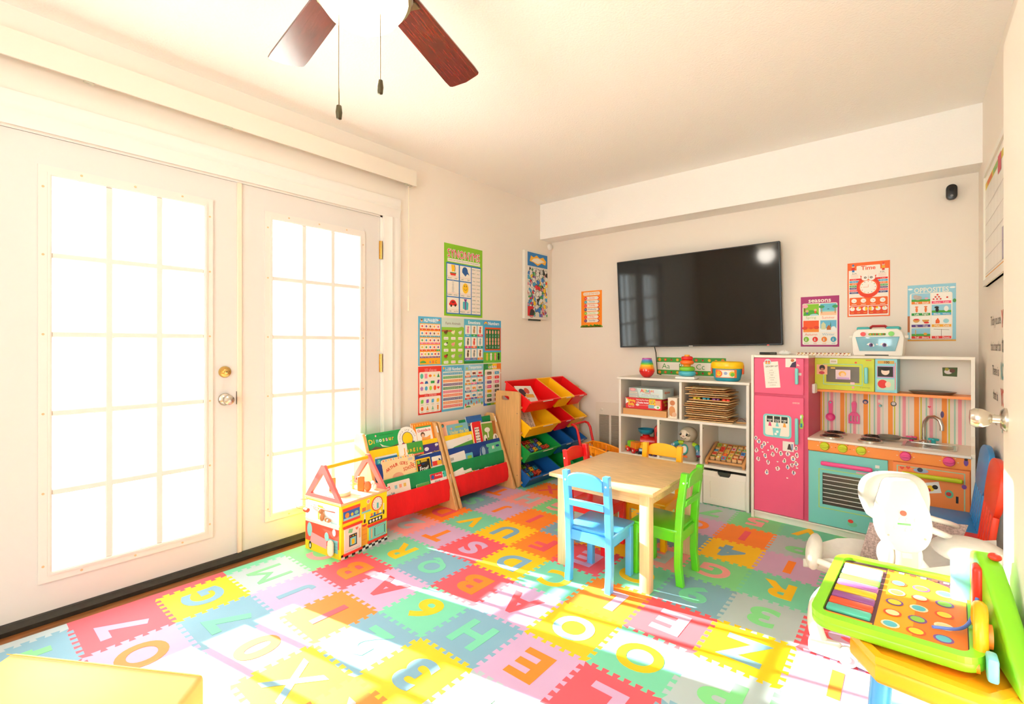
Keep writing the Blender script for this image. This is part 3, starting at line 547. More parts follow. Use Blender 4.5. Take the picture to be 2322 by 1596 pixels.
def bin_(W, c, M, lab):
    D, H, ty, tx, t = .30, .125, .018, .035, .004; E = empty('storage_bin', M, lab, 'bin', 'plastic bins in the slanted rack'); m = mat(BINC[c], .35, name='bin_plastic')
    def lp(i, z): # loop at inset i (0 outer,1 inner)
        f = z / H; a = ty * (1 - f) + i * t; cc = tx * (1 - f) + i * t
        return [(-D + cc, a, z), (-cc * .7, a, z), (-cc * .7, W - a, z), (-D + cc, W - a, z)]
    L = [lp(0, 0), lp(0, H - .012)]
    rim = [(-D - .008, -.004), (.010, -.004), (.010, W + .004), (-D - .008, W + .004)]
    L += [[(x, y, H - .012) for x, y in rim], [(x, y, H) for x, y in rim], lp(1, H), lp(1, t)]
    V = [v for l in L for v in l]; F = [(3, 2, 1, 0)] + [(a*4+i, a*4+(i+1) % 4, a*4+4+(i+1) % 4, a*4+4+i) for a in range(5) for i in range(4)] + [(20, 21, 22, 23)]
    ob('bin_body', MB().add(V, F), m, E, smooth=None)
    p = ob('bin_label', MB().box(.0101, .0108, W*.38, W*.72, H - .010, H - .001), mat('#f2efe8', .6), E, smooth=None)
    return E
names = {('r',0):'large red bin with a magazine in the top row',('y',1):'large yellow bin with a colouring book, second row',('g',2):'large green bin of wooden blocks, third row',('b',3):'large blue bin of wooden blocks, bottom row'}
ROWS = ['ryr', 'yry', 'gbb', 'bgg']; BM_ = {}
for r_, cs in enumerate(ROWS):
    for k_, (c, y, W) in enumerate(zip(cs, (3.024, 3.452, 3.668), (.418, .206, .206))):
        M = TR(.418, y, Z0 + ROWZ[r_] - .052) @ Matrix.Rotation(math.radians(30), 4, 'Y'); BM_[(r_, k_)] = M
        cn = dict(r='red', y='yellow', g='green', b='blue')[c]; row = ['top', 'second', 'third', 'bottom'][r_]
        bin_(W, c, M, names.get((c, r_)) if k_ == 0 else f'small {cn} bin {"in the middle" if k_ == 1 else "next to the wall corner"} of the {row} row')
BC = ['#e0572a', '#f0b41c', '#6cae3a', '#2b8fa8', '#7a4f86', '#d43a34', '#3f74b4']
def blocks(r_, spots, lab):
    for q, (u, v, l, rz) in enumerate(spots):
        M = BM_[(r_, 0)] @ TR(-u, v, .008 + l * .036, rz=rz)
        cn_ = ['orange', 'yellow', 'green', 'teal', 'purple', 'red', 'blue'][(q * 3 + r_) % 7]; E = empty('toy_block', M, cn_ + ' ' + lab, 'toy block', lab); m = mat(BC[(q * 3 + r_) % 7], .5)
        ob('block_body', MB().rbox(-.019, .019, -.019, .019, 0, .035, .003, 1), m, E)
        ob('hole', MB().cyl((0, 0, .0352), (0, 0, .0356), .007, n=10), mat('#3a2c20', .8), E); ob('hole', MB().cyl((.0192, 0, .017), (.0196, 0, .017), .007, n=10), mat('#3a2c20', .8), E)
sp = [(.06 + .045 * (q % 4), .055 + .048 * (q // 4), 0, q * 7 % 15 - 7) for q in range(24)]
blocks(2, sp[:24] + [(.075 + .047 * (q % 3), .07 + .055 * (q // 3), 1, q * 11 % 24 - 12) for q in range(16)], 'painted wooden block in the large green bin')
blocks(3, sp[:18] + [(.08 + .047 * (q % 3), .07 + .055 * (q // 3), 1, q * 13 % 30 - 15) for q in range(11)], 'painted wooden block in the large blue bin')
def loose(nm, M, W, H, th, c, lab, draw, cat='book'):
    E = empty(nm, M, lab, cat); ob('pages', MB().box(0, W, 0, H, 0, th), mat(c, .5), E, smooth=None); p = Print(); draw(p, W, H); p.put(E, Matrix.Translation((0, 0, th)), 'cover_print'); return E
def d_abc(p, W, H):
    p.rect(0, W, H*.86, H, '#8fc24a'); p.rect(0, W*.3, H*.86, H, '#3a5f9a', 2)
    for a, rw in enumerate(['ABE', 'DIE', 'UFB', 'KQH']):
        for c, ch in enumerate(rw): p.text(ch, W*(.2+c*.3), H*(.74-a*.2), .036, '#2c2824', 3, bold=.05); p.text(ch, W*(.2+c*.3), H*(.74-a*.2), .036, '#e6d2bc', 4, bold=-.012)
loose('colouring_book', BM_[(1, 0)] @ basis((-.10, .025, .035), Vector((.30, .953, 0)), Vector((-.895, .28, .346)).normalized(), Vector((.30, .953, 0)).cross(Vector((-.895, .28, .346)).normalized())), .17, .25, .008, '#e9d8c4', 'colouring book of outlined capital letters in the yellow bin', d_abc)
loose('magazine', BM_[(0, 0)] @ basis((-.085, .03, .05), Vector((.12, .99, 0)).normalized(), Vector((-.93, .11, .36)).normalized(), Vector((.12, .99, 0)).normalized().cross(Vector((-.93, .11, .36)).normalized())), .20, .17, .004, '#e8e4da', 'glossy magazine lying in the large red bin', lambda p, W, H: p.disc(W*.3, H*.6, .04, '#3a2a3a').rect(W*.4, W*.9, H*.3, H*.5, '#e0a040', 2).disc(W*.6, H*.7, .03, '#c84a3a', 2).rect(W*.1, W*.5, H*.1, H*.2, '#5aa04a', 2))
# ------------------------------------------------------------------ posters and other things on the walls
LW = lambda y, z, d=.0: basis((d, y, z), (0, 1, 0), (0, 0, 1), (1, 0, 0))            # on the door wall
BW = lambda x, z, d=.0: basis((x, 4.0 - d, z), (1, 0, 0), (0, 0, 1), (0, -1, 0))     # on the television wall
RW = lambda y, z, d=.0: basis((3.12 - d, y, z), (0, -1, 0), (0, 0, 1), (-1, 0, 0))   # on the calendar wall
def poster(M, W, H, c, lab, draw, th=.0015, nm='poster', cat='poster', group='learning posters on the walls'):
    E = empty(nm, M, lab, cat, group); ob('paper', MB().box(0, W, 0, H, .0003, th), mat(c, .55), E, smooth=None)
    p = Print(); draw(p, W, H); p.put(E, Matrix.Translation((0, 0, th))); return E
CRM = '#f7efe2'
def d_syn(p, W, H):
    [p.text('SYNONYMS', W*.5+dx, H*.872+dy, .062, '#ffffff', 2, W*.84, .02) for dx, dy in ((-.004, 0), (.004, 0), (0, .004), (0, -.005))]; p.text('SYNONYMS', W*.5, H*.872, .062, '#e02020', 3, W*.84, .03)
    p.rect(W*.08, W*.93, H*.755, H*.80, CRM); p.text('WORDS THAT HAVE THE SAME, OR ALMOST THE SAME MEANING', W*.505, H*.777, .009, '#5a4a44', 2, W*.8)
    p.rect(W*.05, W*.955, H*.03, H*.74, '#2272b8')
    for r, (a, c) in enumerate([('BOAT','SHIP'),('HAT','CAP'),('RABBIT','BUNNY'),('SMILE','GRIN'),('CAR','AUTO'),('PRESENT','GIFT')]):
        i, j = r % 2, r // 2; x0, y0 = W*(.07+i*.32), H*(.505-j*.23); p.rect(x0, x0+W*.29, y0, y0+H*.215, CRM, 2)
        p.rect(x0, x0+W*.29, y0+H*.045, y0+H*.048, '#e89a94', 3); p.rect(x0+W*.144, x0+W*.147, y0, y0+H*.045, '#e89a94', 3)
        p.text(a, x0+W*.07, y0+H*.022, .011, '#4a4440', 3, W*.125); p.text(c, x0+W*.22, y0+H*.022, .011, '#4a4440', 3, W*.11)
        cx, cy = x0+W*.145, y0+H*.13
        if r == 0: p.poly([(cx-.035,cy-.02),(cx+.035,cy-.015),(cx+.028,cy-.04),(cx-.025,cy-.04)], '#e23020', 3).rect(cx-.032, cx+.034, cy-.022, cy-.015, '#2c8a4a', 4).poly([(cx-.02,cy+.045),(cx+.018,cy+.045),(cx+.022,cy-.005),(cx-.012,cy-.01)], '#f7c21a', 3).line([(cx+.018,cy+.045),(cx+.024,cy+.02),(cx+.02,cy-.008)], .005, '#2b6aa8', 4)
        if r == 1: p.disc(cx-.006, cy+.008, .032, '#1f5a9a', 3, .034, 16, 0, 180).poly([(cx-.038,cy+.008),(cx+.026,cy+.008),(cx+.045,cy-.022),(cx+.02,cy-.012),(cx,cy-.034),(cx-.038,cy-.004)], '#1f5a9a', 3)
        if r == 2: p.disc(cx, cy-.01, .012, '#d8d4cc', 3, .022).disc(cx, cy+.018, .010, '#d8d4cc', 3).disc(cx-.006, cy+.04, .004, '#d8d4cc', 3, .014).disc(cx+.006, cy+.04, .004, '#d8d4cc', 3, .014).disc(cx, cy-.036, .015, '#dedad2', 3, .008)
        if r == 3: p.disc(cx, cy, .034, '#fbc71a', 3, .042, 20).disc(cx-.011, cy+.018, .004, '#4a3a2a', 4, .007).disc(cx+.011, cy+.018, .004, '#4a3a2a', 4, .007).line([(cx-.018,cy-.002),(cx-.008,cy-.014),(cx+.008,cy-.014),(cx+.018,cy-.002)], .003, '#6a4a1a', 4)
        if r == 4: p.disc(cx, cy, .036, '#e01a1a', 3, .03, 16, 0, 180).rect(cx-.042, cx+.042, cy-.016, cy+.004, '#e01a1a', 3, .006).disc(cx-.02, cy-.018, .010, '#1c1814', 4).disc(cx+.024, cy-.014, .010, '#1c1814', 4).rect(cx-.016, cx+.016, cy+.006, cy+.018, '#6a2018', 4)
        if r == 5: p.poly([(cx-.03,cy+.02),(cx+.01,cy+.03),(cx+.034,cy+.012),(cx+.03,cy-.04),(cx,cy-.046),(cx-.03,cy-.034)], '#45b8c4', 3).rect(cx-.006, cx+.004, cy-.044, cy+.028, '#8a2a86', 4).poly([(cx-.02,cy+.044),(cx+.018,cy+.044),(cx+.004,cy+.022),(cx-.006,cy+.022)], '#8a2a86', 4)
    p.rect(W*.70, W*.94, H*.045, H*.72, CRM, 2)
    for q, (a, c) in enumerate([('SMART','CLEVER'),('INSECT','BUG'),('GIGGLE','LAUGH'),('TALE','STORY'),('ROCK','STONE'),('COUCH','SOFA'),('COAT','JACKET'),('HAPPY','JOYFUL'),('COMBINE','MIX'),('HONEST','TRUTHFUL'),('GUESS','PREDICT'),('PONDER','THINK')]):
        y = H*(.69-q*.0555); p.text(a, W*.76, y, .010, '#4a4440', 3, W*.10); p.text(c, W*.88, y, .010, '#4a4440', 3, W*.10); p.rect(W*.70, W*.94, y-H*.028, y-H*.0265, '#eaa29a', 3)
    p.rect(W*.819, W*.821, H*.045, H*.72, '#eaa29a', 3)
poster(LW(2.535, 1.397), .435, .573, '#85bf1c', 'large green synonyms poster above the cluster of small posters', d_syn)
def grid(p, x0, x1, y0, y1, nx, ny, fn, gx=.004, gy=.004):
    w_, h_ = (x1-x0-gx*(nx-1))/nx, (y1-y0-gy*(ny-1))/ny
    for j in range(ny):
        for i in range(nx): fn(i, j, x0+i*(w_+gx), y1-j*(h_+gy)-h_, w_, h_)
VC = ['#e23a2a','#f0a02a','#5aa03a','#7a4a9a','#e06a8a','#3a8ab8','#8a5a3a','#d8c02a']
def d_alpha(p, W, H):
    p.text('ALPHABET', W*.53, H*.925, .026, '#ffffff', 2, W*.6, .04); p.disc(W*.14, H*.92, .012, '#e8b894', 2); p.disc(W*.14, H*.935, .009, '#7a4a2a', 3, .006); p.disc(W*.9, H*.94, .007, '#e05a2a', 2); p.disc(W*.82, H*.93, .014, '#f7f3ea', 1, .005)
    p.rect(W*.06, W*.95, H*.14, H*.86, '#f7ae1e'); L = 'Aa Bb Cc Dd Ee Ff Gg Hh Ii Jj Kk Ll Mm Nn Oo Pp Qq Rr Ss Tt Uu Vv Ww Xx Yy Zz'.split(); rc = ['#e2401f','#3aa0c4','#e86a9a','#e2401f','#6a52a0']; k = 0
    for j in range(5):
        n = 6 if j == 4 else 5; cw = W*.86/n; y0 = H*(.72-j*.142)
        for i in range(n):
            x0 = W*.075+i*cw; p.rect(x0+.001, x0+cw-.002, y0+H*.035, y0+H*.125, CRM, 2); p.disc(x0+cw/2, y0+H*.08, .008, VC[(i*3+j*5) % 8], 3, .009, 9); p.rect(x0+.001, x0+cw-.002, y0, y0+H*.033, '#1f9a4a' if (j, i) == (3, 4) else rc[j], 2)
            p.text(L[k], x0+cw/2, y0+H*.017, .007, '#fbeedd', 3, bold=.03); k += 1
    p.disc(W*.2, H*.05, .03, '#5ab04a', 2, .018, 12, 0, 180)
    for ch, x, c in (('A', .5, '#3aa0c4'), ('B', .63, '#e2403a'), ('C', .75, '#3aa04a'), ('z', .9, '#f0a02a')): p.text(ch, W*x, H*.07, .02, c, 3, bold=.05)
    p.rect(W*.06, W*.95, H*.02, H*.14, '#f7ae1e')
def animal(p, x, y, c, c2, s, kind):
    p.disc(x, y, s, c, 3, s*.62, 12); p.disc(x + s*.75, y + s*.5, s*.42, c2, 3, s*.42, 10)
    for q in (-.5, -.1, .3, .6): p.rect(x+s*q-.001, x+s*q+.0015, y-s*1.05, y-s*.4, c2 if kind else c, 2)
def d_farm(p, W, H):
    p.rect(0, W, H*.80, H, '#cfe0d2'); p.poly([(W*.5, H*.70), (W*.75, H*.80), (W*.9, H*.82), (W, H*.8), (W, H*.6), (W*.4, H*.6)], '#8fc43a', 2); p.rect(0, W*.45, H*.70, H*.74, '#b8683a', 2)
    p.text('Farm Animals', W*.5, H*.885, .020, '#7a6a50', 2, W*.82)
    A = [('Horse','#6a3f22','#4a2c18'),('Hen','#f4e6c0','#f4e6c0'),('Rabbit','#e8e6e0','#dcd8d0'),('Cow','#f2f0ea','#2a2622'),('Pig','#f09a8c','#f0a898'),('Goose','#f6f4ee','#f6f4ee'),('Turkey','#b83a2a','#4a2c1a'),('Sheep','#efeae2','#f0c8b8'),('Donkey','#9a9a96','#8a8a88')]
    for k, (n, c, c2) in enumerate(A):
        x, y = W*(.19+.32*(k % 3)), H*(.69-.255*(k//3)); animal(p, x-.004, y, c, c2, .019, 1); p.rect(x-.024, x+.024, y-.058, y-.036, '#f8f4ea', 2, .004); p.text(n, x, y-.047, .010, ['#4a8ab8','#f0a05a','#e06a7a','#8a8a9a','#e08a7a','#e0604a','#6aa84a','#e0504a','#4a8ad0'][k], 3, .04)
def d_emo(p, W, H):
    p.text('Emotions', W*.52, H*.925, .026, '#ffffff', 2, W*.72, .04); p.rect(0, W, 0, H*.06, '#1f8a3a'); p.rect(0, W*.03, 0, H*.4, '#1f7a4a', 1)
    E_ = [('happy','#3aa8cc','#d88aa8'),('sad','#2ca048','#b0804a'),('crying','#e03a4a','#d8502a'),('silly','#e03a7a','#6a6a68'),('angry','#f0642a','#d8402a'),('shy','#1f9a86','#9ab0b0'),('scared','#8a4aa0','#5a3a28'),('confused','#3a5aa0','#8a8a86'),('tired','#f08a2a','#a8502a')]
    def f(i, j, x, y, w_, h_):
        n, c, c2 = E_[j*3+i]; p.rect(x, x+w_, y+h_*.18, y+h_, CRM, 2); p.rect(x-.001, x+w_+.001, y, y+h_*.2, c, 3); p.text(n, x+w_/2, y+h_*.10, .010, '#f6f2ec', 4, w_*.8, .02); p.disc(x+w_/2, y+h_*.5, .011, c2, 3, .022, 10); p.disc(x+w_/2+.003, y+h_*.8, .010, c2, 3)
    grid(p, W*.05, W*.96, H*.08, H*.86, 3, 3, f, .009, .006)
def d_num(p, W, H):
    p.text('Numbers', W*.58, H*.925, .026, '#ffffff', 2, W*.66, .04)
    for q, c in enumerate(['#e2403a','#f0a02a','#f7e03a','#5ab04a']): p.disc(W*.13, H*.9, .024-.004*q, c, 2+q, None, 12, 0, 180)
    p.disc(W*.13, H*.9, .008, '#5cb8d8', 6, None, 12, 0, 180)
    p.rect(W*.08, W*.98, H*.29, H*.83, '#e2501f', 2); p.rect(W*.12, W*.93, H*.32, H*.79, '#156a36', 3)
    for j in range(3):
        for i in range(5): p.disc(W*(.19+i*.163), H*(.72, .545, .46)[j], .010, '#f0a88e', 4, .018, 9)
    for i in range(5): p.text(str(i+1), W*(.19+i*.163), H*.632, .019, '#f0f4ea', 4); p.text(str(i+6), W*(.19+i*.163), H*.365, .019, '#f0f4ea', 4, W*.13)
    p.rect(0, W, 0, H*.25, '#6cbf3a')
    for x, c in ((.2, '#e8c24a'), (.42, '#f4f0ea'), (.66, '#f0a08a'), (.86, '#22201e')): p.disc(W*x, H*.12, .012, c, 3, .026, 10); p.disc(W*x, H*.20, .012, c, 3)
def d_shape(p, W, H):
    p.rect(W*.04, W*.96, H*.42, H*.885, CRM, 1, .010); p.text('2D shapes', W*.52, H*.915, .020, '#ffffff', 3, W*.52, .05); p.text('2D shapes', W*.52, H*.915, .020, '#e8403a', 4, W*.52, .0)
    p.rect(W*.04, W*.96, H*.03, H*.365, CRM, 1, .010); p.text('3D shapes', W*.52, H*.395, .020, '#ffffff', 3, W*.52, .05); p.text('3D shapes', W*.52, H*.395, .020, '#e8403a', 4, W*.52, .0)
    r = .013; X = lambda i: W*(.145+i*.178); y = H*.80
    p.disc(X(0), y, .015, '#58c0a4', 2, .020).rect(X(1)-.013, X(1)+.013, y-.018, y+.018, '#f08aa8', 2).disc(X(2), y, .015, '#f0801c', 2, .011).poly([(X(3)+r*(1 if q % 2 == 0 else .45)*math.sin(q*math.pi/5), y+r*(1 if q % 2 == 0 else .45)*math.cos(q*math.pi/5)) for q in range(10)], '#f7d21a', 2).poly([(X(4)-.013, y-.014), (X(4)+.013, y-.014), (X(4), y+.018)], '#1f8a4a', 2)
    y = H*.665; p.disc(X(0), y-.008, .018, '#e8506a', 2, .016, 12, 0, 180).poly([(X(1.1)-.018, y-.010), (X(1.1)+.018, y-.010), (X(1.1)+.010, y+.010), (X(1.1)-.010, y+.010)], '#2060a8', 2).rect(X(2.6)-.019, X(2.6)+.019, y-.010, y+.010, '#2ca854', 2).poly([(X(4)-.014, y-.014), (X(4)+.006, y-.014), (X(4)+.014, y+.014), (X(4)-.006, y+.014)], '#7a3a9a', 2)
    y = H*.54; p.disc(X(0), y, .016, '#b07ac0', 2, .018, 5, 90, 450).disc(X(1.05), y, .015, '#4ab0d8', 2, .018, 6, 30, 390).disc(X(2.1), y, .014, '#b4d43a', 2, .018, 8).disc(X(3.15), y, .014, '#f0582a', 2, .019).heart(X(4), y, .013, '#e82c34', 2)
    for j, (yy, S) in enumerate(((.27, ('#6cc04a','#8a4ac0','#5ab0d8','#f7c41a')), (.12, ('#f0642a','#f08a2a','#8ac8a0','#f0801c')))):
        for i, c in enumerate(S):
            x = W*(.16+.225*i); y = H*yy
            if j == 0: p.poly([(x-.012, y-.014), (x+.008, y-.014), (x+.013, y-.006), (x+.013, y+.014), (x-.006, y+.014), (x-.012, y+.008)], c, 2)
            elif i == 0: p.disc(x, y, .013, c, 2, .016)
            elif i == 3: p.rect(x-.007, x+.007, y-.018, y+.018, c, 2, .004)
            else: p.poly([(x-.012, y-.014), (x+.012, y-.014), (x, y+.018)], c, 2)
            p.rect(x-.012, x+.012, y-.026, y-.023, '#a89a8a', 2)
def d_hund(p, W, H):
    p.text('1-100 Numbers', W*.53, H*.92, .026, '#ffffff', 2, W*.72, .04); p.disc(W*.09, H*.945, .010, '#f7b83a', 2); p.rect(W*.05, W*.95, H*.05, H*.865, CRM)
    cs = ['#4ab0d8','#4aa85a','#f08a3a','#6a4a8a','#2c8a4a','#e86a8a','#f0744a','#3a4a8a','#f08a3a','#e8504a']
    for j in range(10):
        for i in range(10):
            x, y = W*(.065+i*.0875), H*(.79-j*.079); p.rect(x, x+W*.079, y, y+H*.055, cs[j], 2); p.text(str(j*10+i+1), x+W*.0395, y+H*.0275, .010, '#f3ead8', 3, W*.066)
def d_trans(p, W, H):
    p.text('Transportation', W*.57, H*.925, .024, '#ffffff', 2, W*.66, .05); p.disc(W*.14, H*.91, .012, '#a8c86a', 2); p.rect(0, W, 0, H*.08, '#f0e6d2', 1); p.disc(W*.2, H*.02, .03, '#4a9a3a', 2, .014, 10, 0, 180)
    N_ = [('Bicycle','#f0642a','#d89a6a'),('Motorcycle','#4a9ac8','#7a2a24'),('Car','#e03a3a','#e02a2a'),('Bus','#f0a02a','#c88a6a'),('Jeep','#f06a9a','#1f8a4a'),('Forklift','#3a6aa8','#f0a03a'),('Airplane','#3a5a98','#d8a8a0'),('Helicopter','#f06a6a','#f0a04a'),('Train','#2ca07a','#8a8a88'),('Truck','#e8342a','#e0502a'),('Ship','#6a4aa0','#3a8ac0'),('Subway','#f07a2a','#a8b0b0')]
    def f(i, j, x, y, w_, h_):
        n, c, c2 = N_[j*3+i]; p.rect(x, x+w_, y+h_*.24, y+h_, CRM, 2); p.rect(x-.001, x+w_+.001, y, y+h_*.25, c, 3); p.text(n, x+w_/2, y+h_*.125, .009, '#f6f2ec', 4, w_*.85, .02); p.rect(x+w_*.2, x+w_*.8, y+h_*.45, y+h_*.72, c2, 3, .004); p.disc(x+w_*.32, y+h_*.42, .004, '#3a3430', 4); p.disc(x+w_*.68, y+h_*.42, .004, '#3a3430', 4)
    grid(p, W*.05, W*.96, H*.20, H*.86, 3, 4, f, .007, .006)
    for q in range(7): p.disc(W*(.08+q*.14), H*(.08+.03*(q % 3)), .008, VC[(q*3) % 8], 3, .014, 8)
def d_col(p, W, H):
    for q, c in enumerate(['#2c8a3a','#7ab83a','#f7c81a','#f0801c']): p.poly([(W*.25*q, H), (W*.25*q+W*.25, H), (W*.25*q+W*.25, H*.78), (W*.25*q, H*.70)], c)
    for q, c in enumerate(['#3a6ac0','#2c9a4a','#a8c83a','#f7c81a','#f0801c']): p.rect(W*.2*q, W*.2*q+W*.2, 0, H*.12, c)
    p.rect(0, W*.1, H*.1, H*.75, '#4a8ac8'); p.rect(W*.9, W, H*.1, H*.75, '#e05a2a'); p.rect(W*.07, W*.97, H*.05, H*.86, CRM, 2, .012)
    p.text('colors', W*.5, H*.925, .028, '#ffffff', 3, W*.72, .05)
    for k, (ch, c) in enumerate(zip('colors', ['#3a9ad0','#e86a3a','#4aa84a','#e03a5a','#8a5ac0','#e8402a'])): p.text(ch, W*(.2+k*.12), H*.925, .022 if k != 2 else .028, c, 4)
    cs = [('Brown','#4a2c1c','#4aa8d0','Blue'),('Orange','#f0542a','#e8242c','Red'),('Purple','#5a3088','#f0608a','Pink'),('Magenta','#e0246a','#5a4a24','Olive'),('Yellow','#f7c41a','#4a4440','Grey'),('Green','#2c9a3a','#3a3a3a','Dark'),('Black','#1c1a1a','#8a2a2a','Wine')]
    for j, (a, c, c2, d) in enumerate(cs):
        y = H*(.77-j*.108)
        for x, cc, t in ((W*.12, c, a), (W*.55, c2, d)): p.rect(x, x+.008, y-.010, y+.012, '#f0a0a8', 3); p.rect(x+W*.08, x+W*.32, y-.011, y+.013, cc, 3); p.poly([(x+W*.32, y-.009), (x+W*.38, y), (x+W*.32, y+.011)], '#e8d2b8', 3); p.text(t, x+W*.2, y+.001, .010, '#f6efe6' if t != 'Yellow' else '#6a4a1a', 4, W*.2)
R1, R2 = (1.012, .369), (.645, .360)
poster(LW(2.278, R1[0]), .229, R1[1], '#5ab4dc', 'blue and orange alphabet poster, leftmost of its row', d_alpha)
poster(LW(2.508, R1[0]), .243, R1[1], '#8fc83a', 'green farm animals poster beside the alphabet poster', d_farm)
poster(LW(2.752, R1[0]), .230, R1[1], '#5ab8d4', 'light blue emotions poster of nine cards', d_emo)
poster(LW(2.983, R1[0]), .228, R1[1], '#4aa8d8', 'blue numbers poster with a green counting board', d_num)
poster(LW(2.278, R2[0]), .229, R2[1], '#e2352a', 'red poster of flat and solid shapes', d_shape)
poster(LW(2.508, R2[0]), .243, R2[1], '#5cb4d8', 'pale blue poster of numbers one to one hundred', d_hund)
poster(LW(2.752, R2[0]), .230, R2[1], '#8fcbe0', 'pale blue transportation poster of twelve vehicles', d_trans)
poster(LW(2.983, R2[0]), .228, R2[1], '#f4ead8', 'rainbow colors poster partly behind the bin rack', d_col)
# comic canvas (abstract panels), sensor
def d_comic(p, W, H):
    p.rect(.0, W, H*.79, H, '#2a78b8'); p.poly([(W*.1, H*.86), (W*.16, H*.95), (W*.3, H*.93), (W*.45, H*.97), (W*.6, H*.93), (W*.78, H*.96), (W*.94, H*.9), (W*.88, H*.84), (W*.7, H*.86), (W*.5, H*.81), (W*.3, H*.85)], '#f2b02a', 2); p.poly([(W*.18, H*.87), (W*.3, H*.91), (W*.5, H*.93), (W*.7, H*.91), (W*.86, H*.89), (W*.7, H*.87), (W*.5, H*.84)], '#efe6d0', 3)
    r_ = random.Random(11); cs = ['#2f74c0','#d8262c','#f2c22a','#e8e4dc','#e8e4dc','#7a4a9a','#e08a9a','#4aa0c8','#c0c0bc','#e8e4dc','#3a9a5a','#2a2826']
    p.rect(0, W, 0, H*.79, '#dcd8cc')
    for k in range(230):
        x, y = r_.uniform(.02, .98)*W, r_.uniform(.03, .76)*H; a = r_.uniform(.012, .030); n = r_.choice((5, 7, 9))
        Q = [(min(max(x+a*r_.uniform(.5, 1.3)*math.cos(2*math.pi*q/n), 0), W), min(max(y+a*r_.uniform(.5, 1.3)*math.sin(2*math.pi*q/n), 0), H*.785)) for q in range(n)]
        p.poly([(x+(u-x)*1.14, y+(v-y)*1.14) for u, v in Q if True][:n] if .1 < x/W < .9 and y < H*.74 else Q, '#2c2824', 2+k*.01); p.poly(Q, r_.choice(cs), 2.005+k*.01)
    p.rect(W*.0, W*.28, H*.02, H*.17, '#d02028', 5); p.poly([(W*.08, H*.03), (W*.14, H*.12), (W*.24, H*.13), (W*.34, H*.1), (W*.3, H*.03)], '#2a2624', 6)
    for x in (W*.34, W*.67): p.rect(x, x+.003, H*.55, H*.78, '#f0ece0', 5)
E = empty('canvas_print', LW(3.512, 1.415), 'tall comic collage canvas with a blue header near the corner', 'canvas')
ob('canvas_block', MB().rbox(0, .368, 0, .648, .002, .036, .003, 1), mat('#e6e2d8', .7), E)
p = Print(); d_comic(p, .32, .618); p.put(E, Matrix.Translation((.040, .015, .036)))
ob('hanger_bar', MB().box(.09, .27, -.014, .0, .004, .02), mat('#3a4038', .6), E, smooth=None)
tag(ob('motion_sensor', MB().lathe([(.0, .03), (.016, .029), (.027, .022), (.030, .012), (.030, .0)][::-1], 24, 0, LW(3.955, 2.155)), mat('#f4f0e8', .4)), 'small round white sensor just under the ceiling beam', 'sensor')
def d_days(p, W, H):
    p.rect(W*.1, W*.9, H*.875, H*.965, CRM, 1, .012); p.text('DAYS OF THE WEEK', W*.5, H*.92, .020, '#f0902a', 2, W*.72, .03)
    D = [('Sunday','Sun','#e8302a'),('Monday','Mon','#2ca0b8'),('Tuesday','Tue','#e8284a'),('Wednesday','Wed','#3a4a7a'),('Thursday','Thu','#8ac02a'),('Friday','Fri','#e81c1c'),('Saturday','Sat','#6a2a6a')]
    for k, (d, s, c) in enumerate(D):
        y = H*(.80-k*.103); p.poly([(W*.24, y-.015), (W*.78, y-.015), (W*.85, y), (W*.78, y+.015), (W*.24, y+.015)], CRM); p.poly([(W*.79, y-.015), (W*.83, y-.015), (W*.90, y), (W*.83, y+.015), (W*.79, y+.015), (W*.86, y)], c, 1); p.disc(W*.22, y, .018, c, 2, .016, 6); p.text(s, W*.22, y, .008, '#fff4ec', 3); p.text(d, W*.53, y, .014, c, 3, W*.42)
    r_ = random.Random(3)
    for k in range(16): p.disc(W*(.03+k*.0625), 0, .016, ['#3a9a1c','#4aa82a'][k % 2], 1, r_.uniform(.015, .03), 10, 0, 180); p.disc(W*(.03+k*.0625), .008, .003, '#f7d02a', 2)
poster(BW(.350, 1.335), .225, .350, '#fb8a06', 'small orange days of the week poster left of the television', d_days)
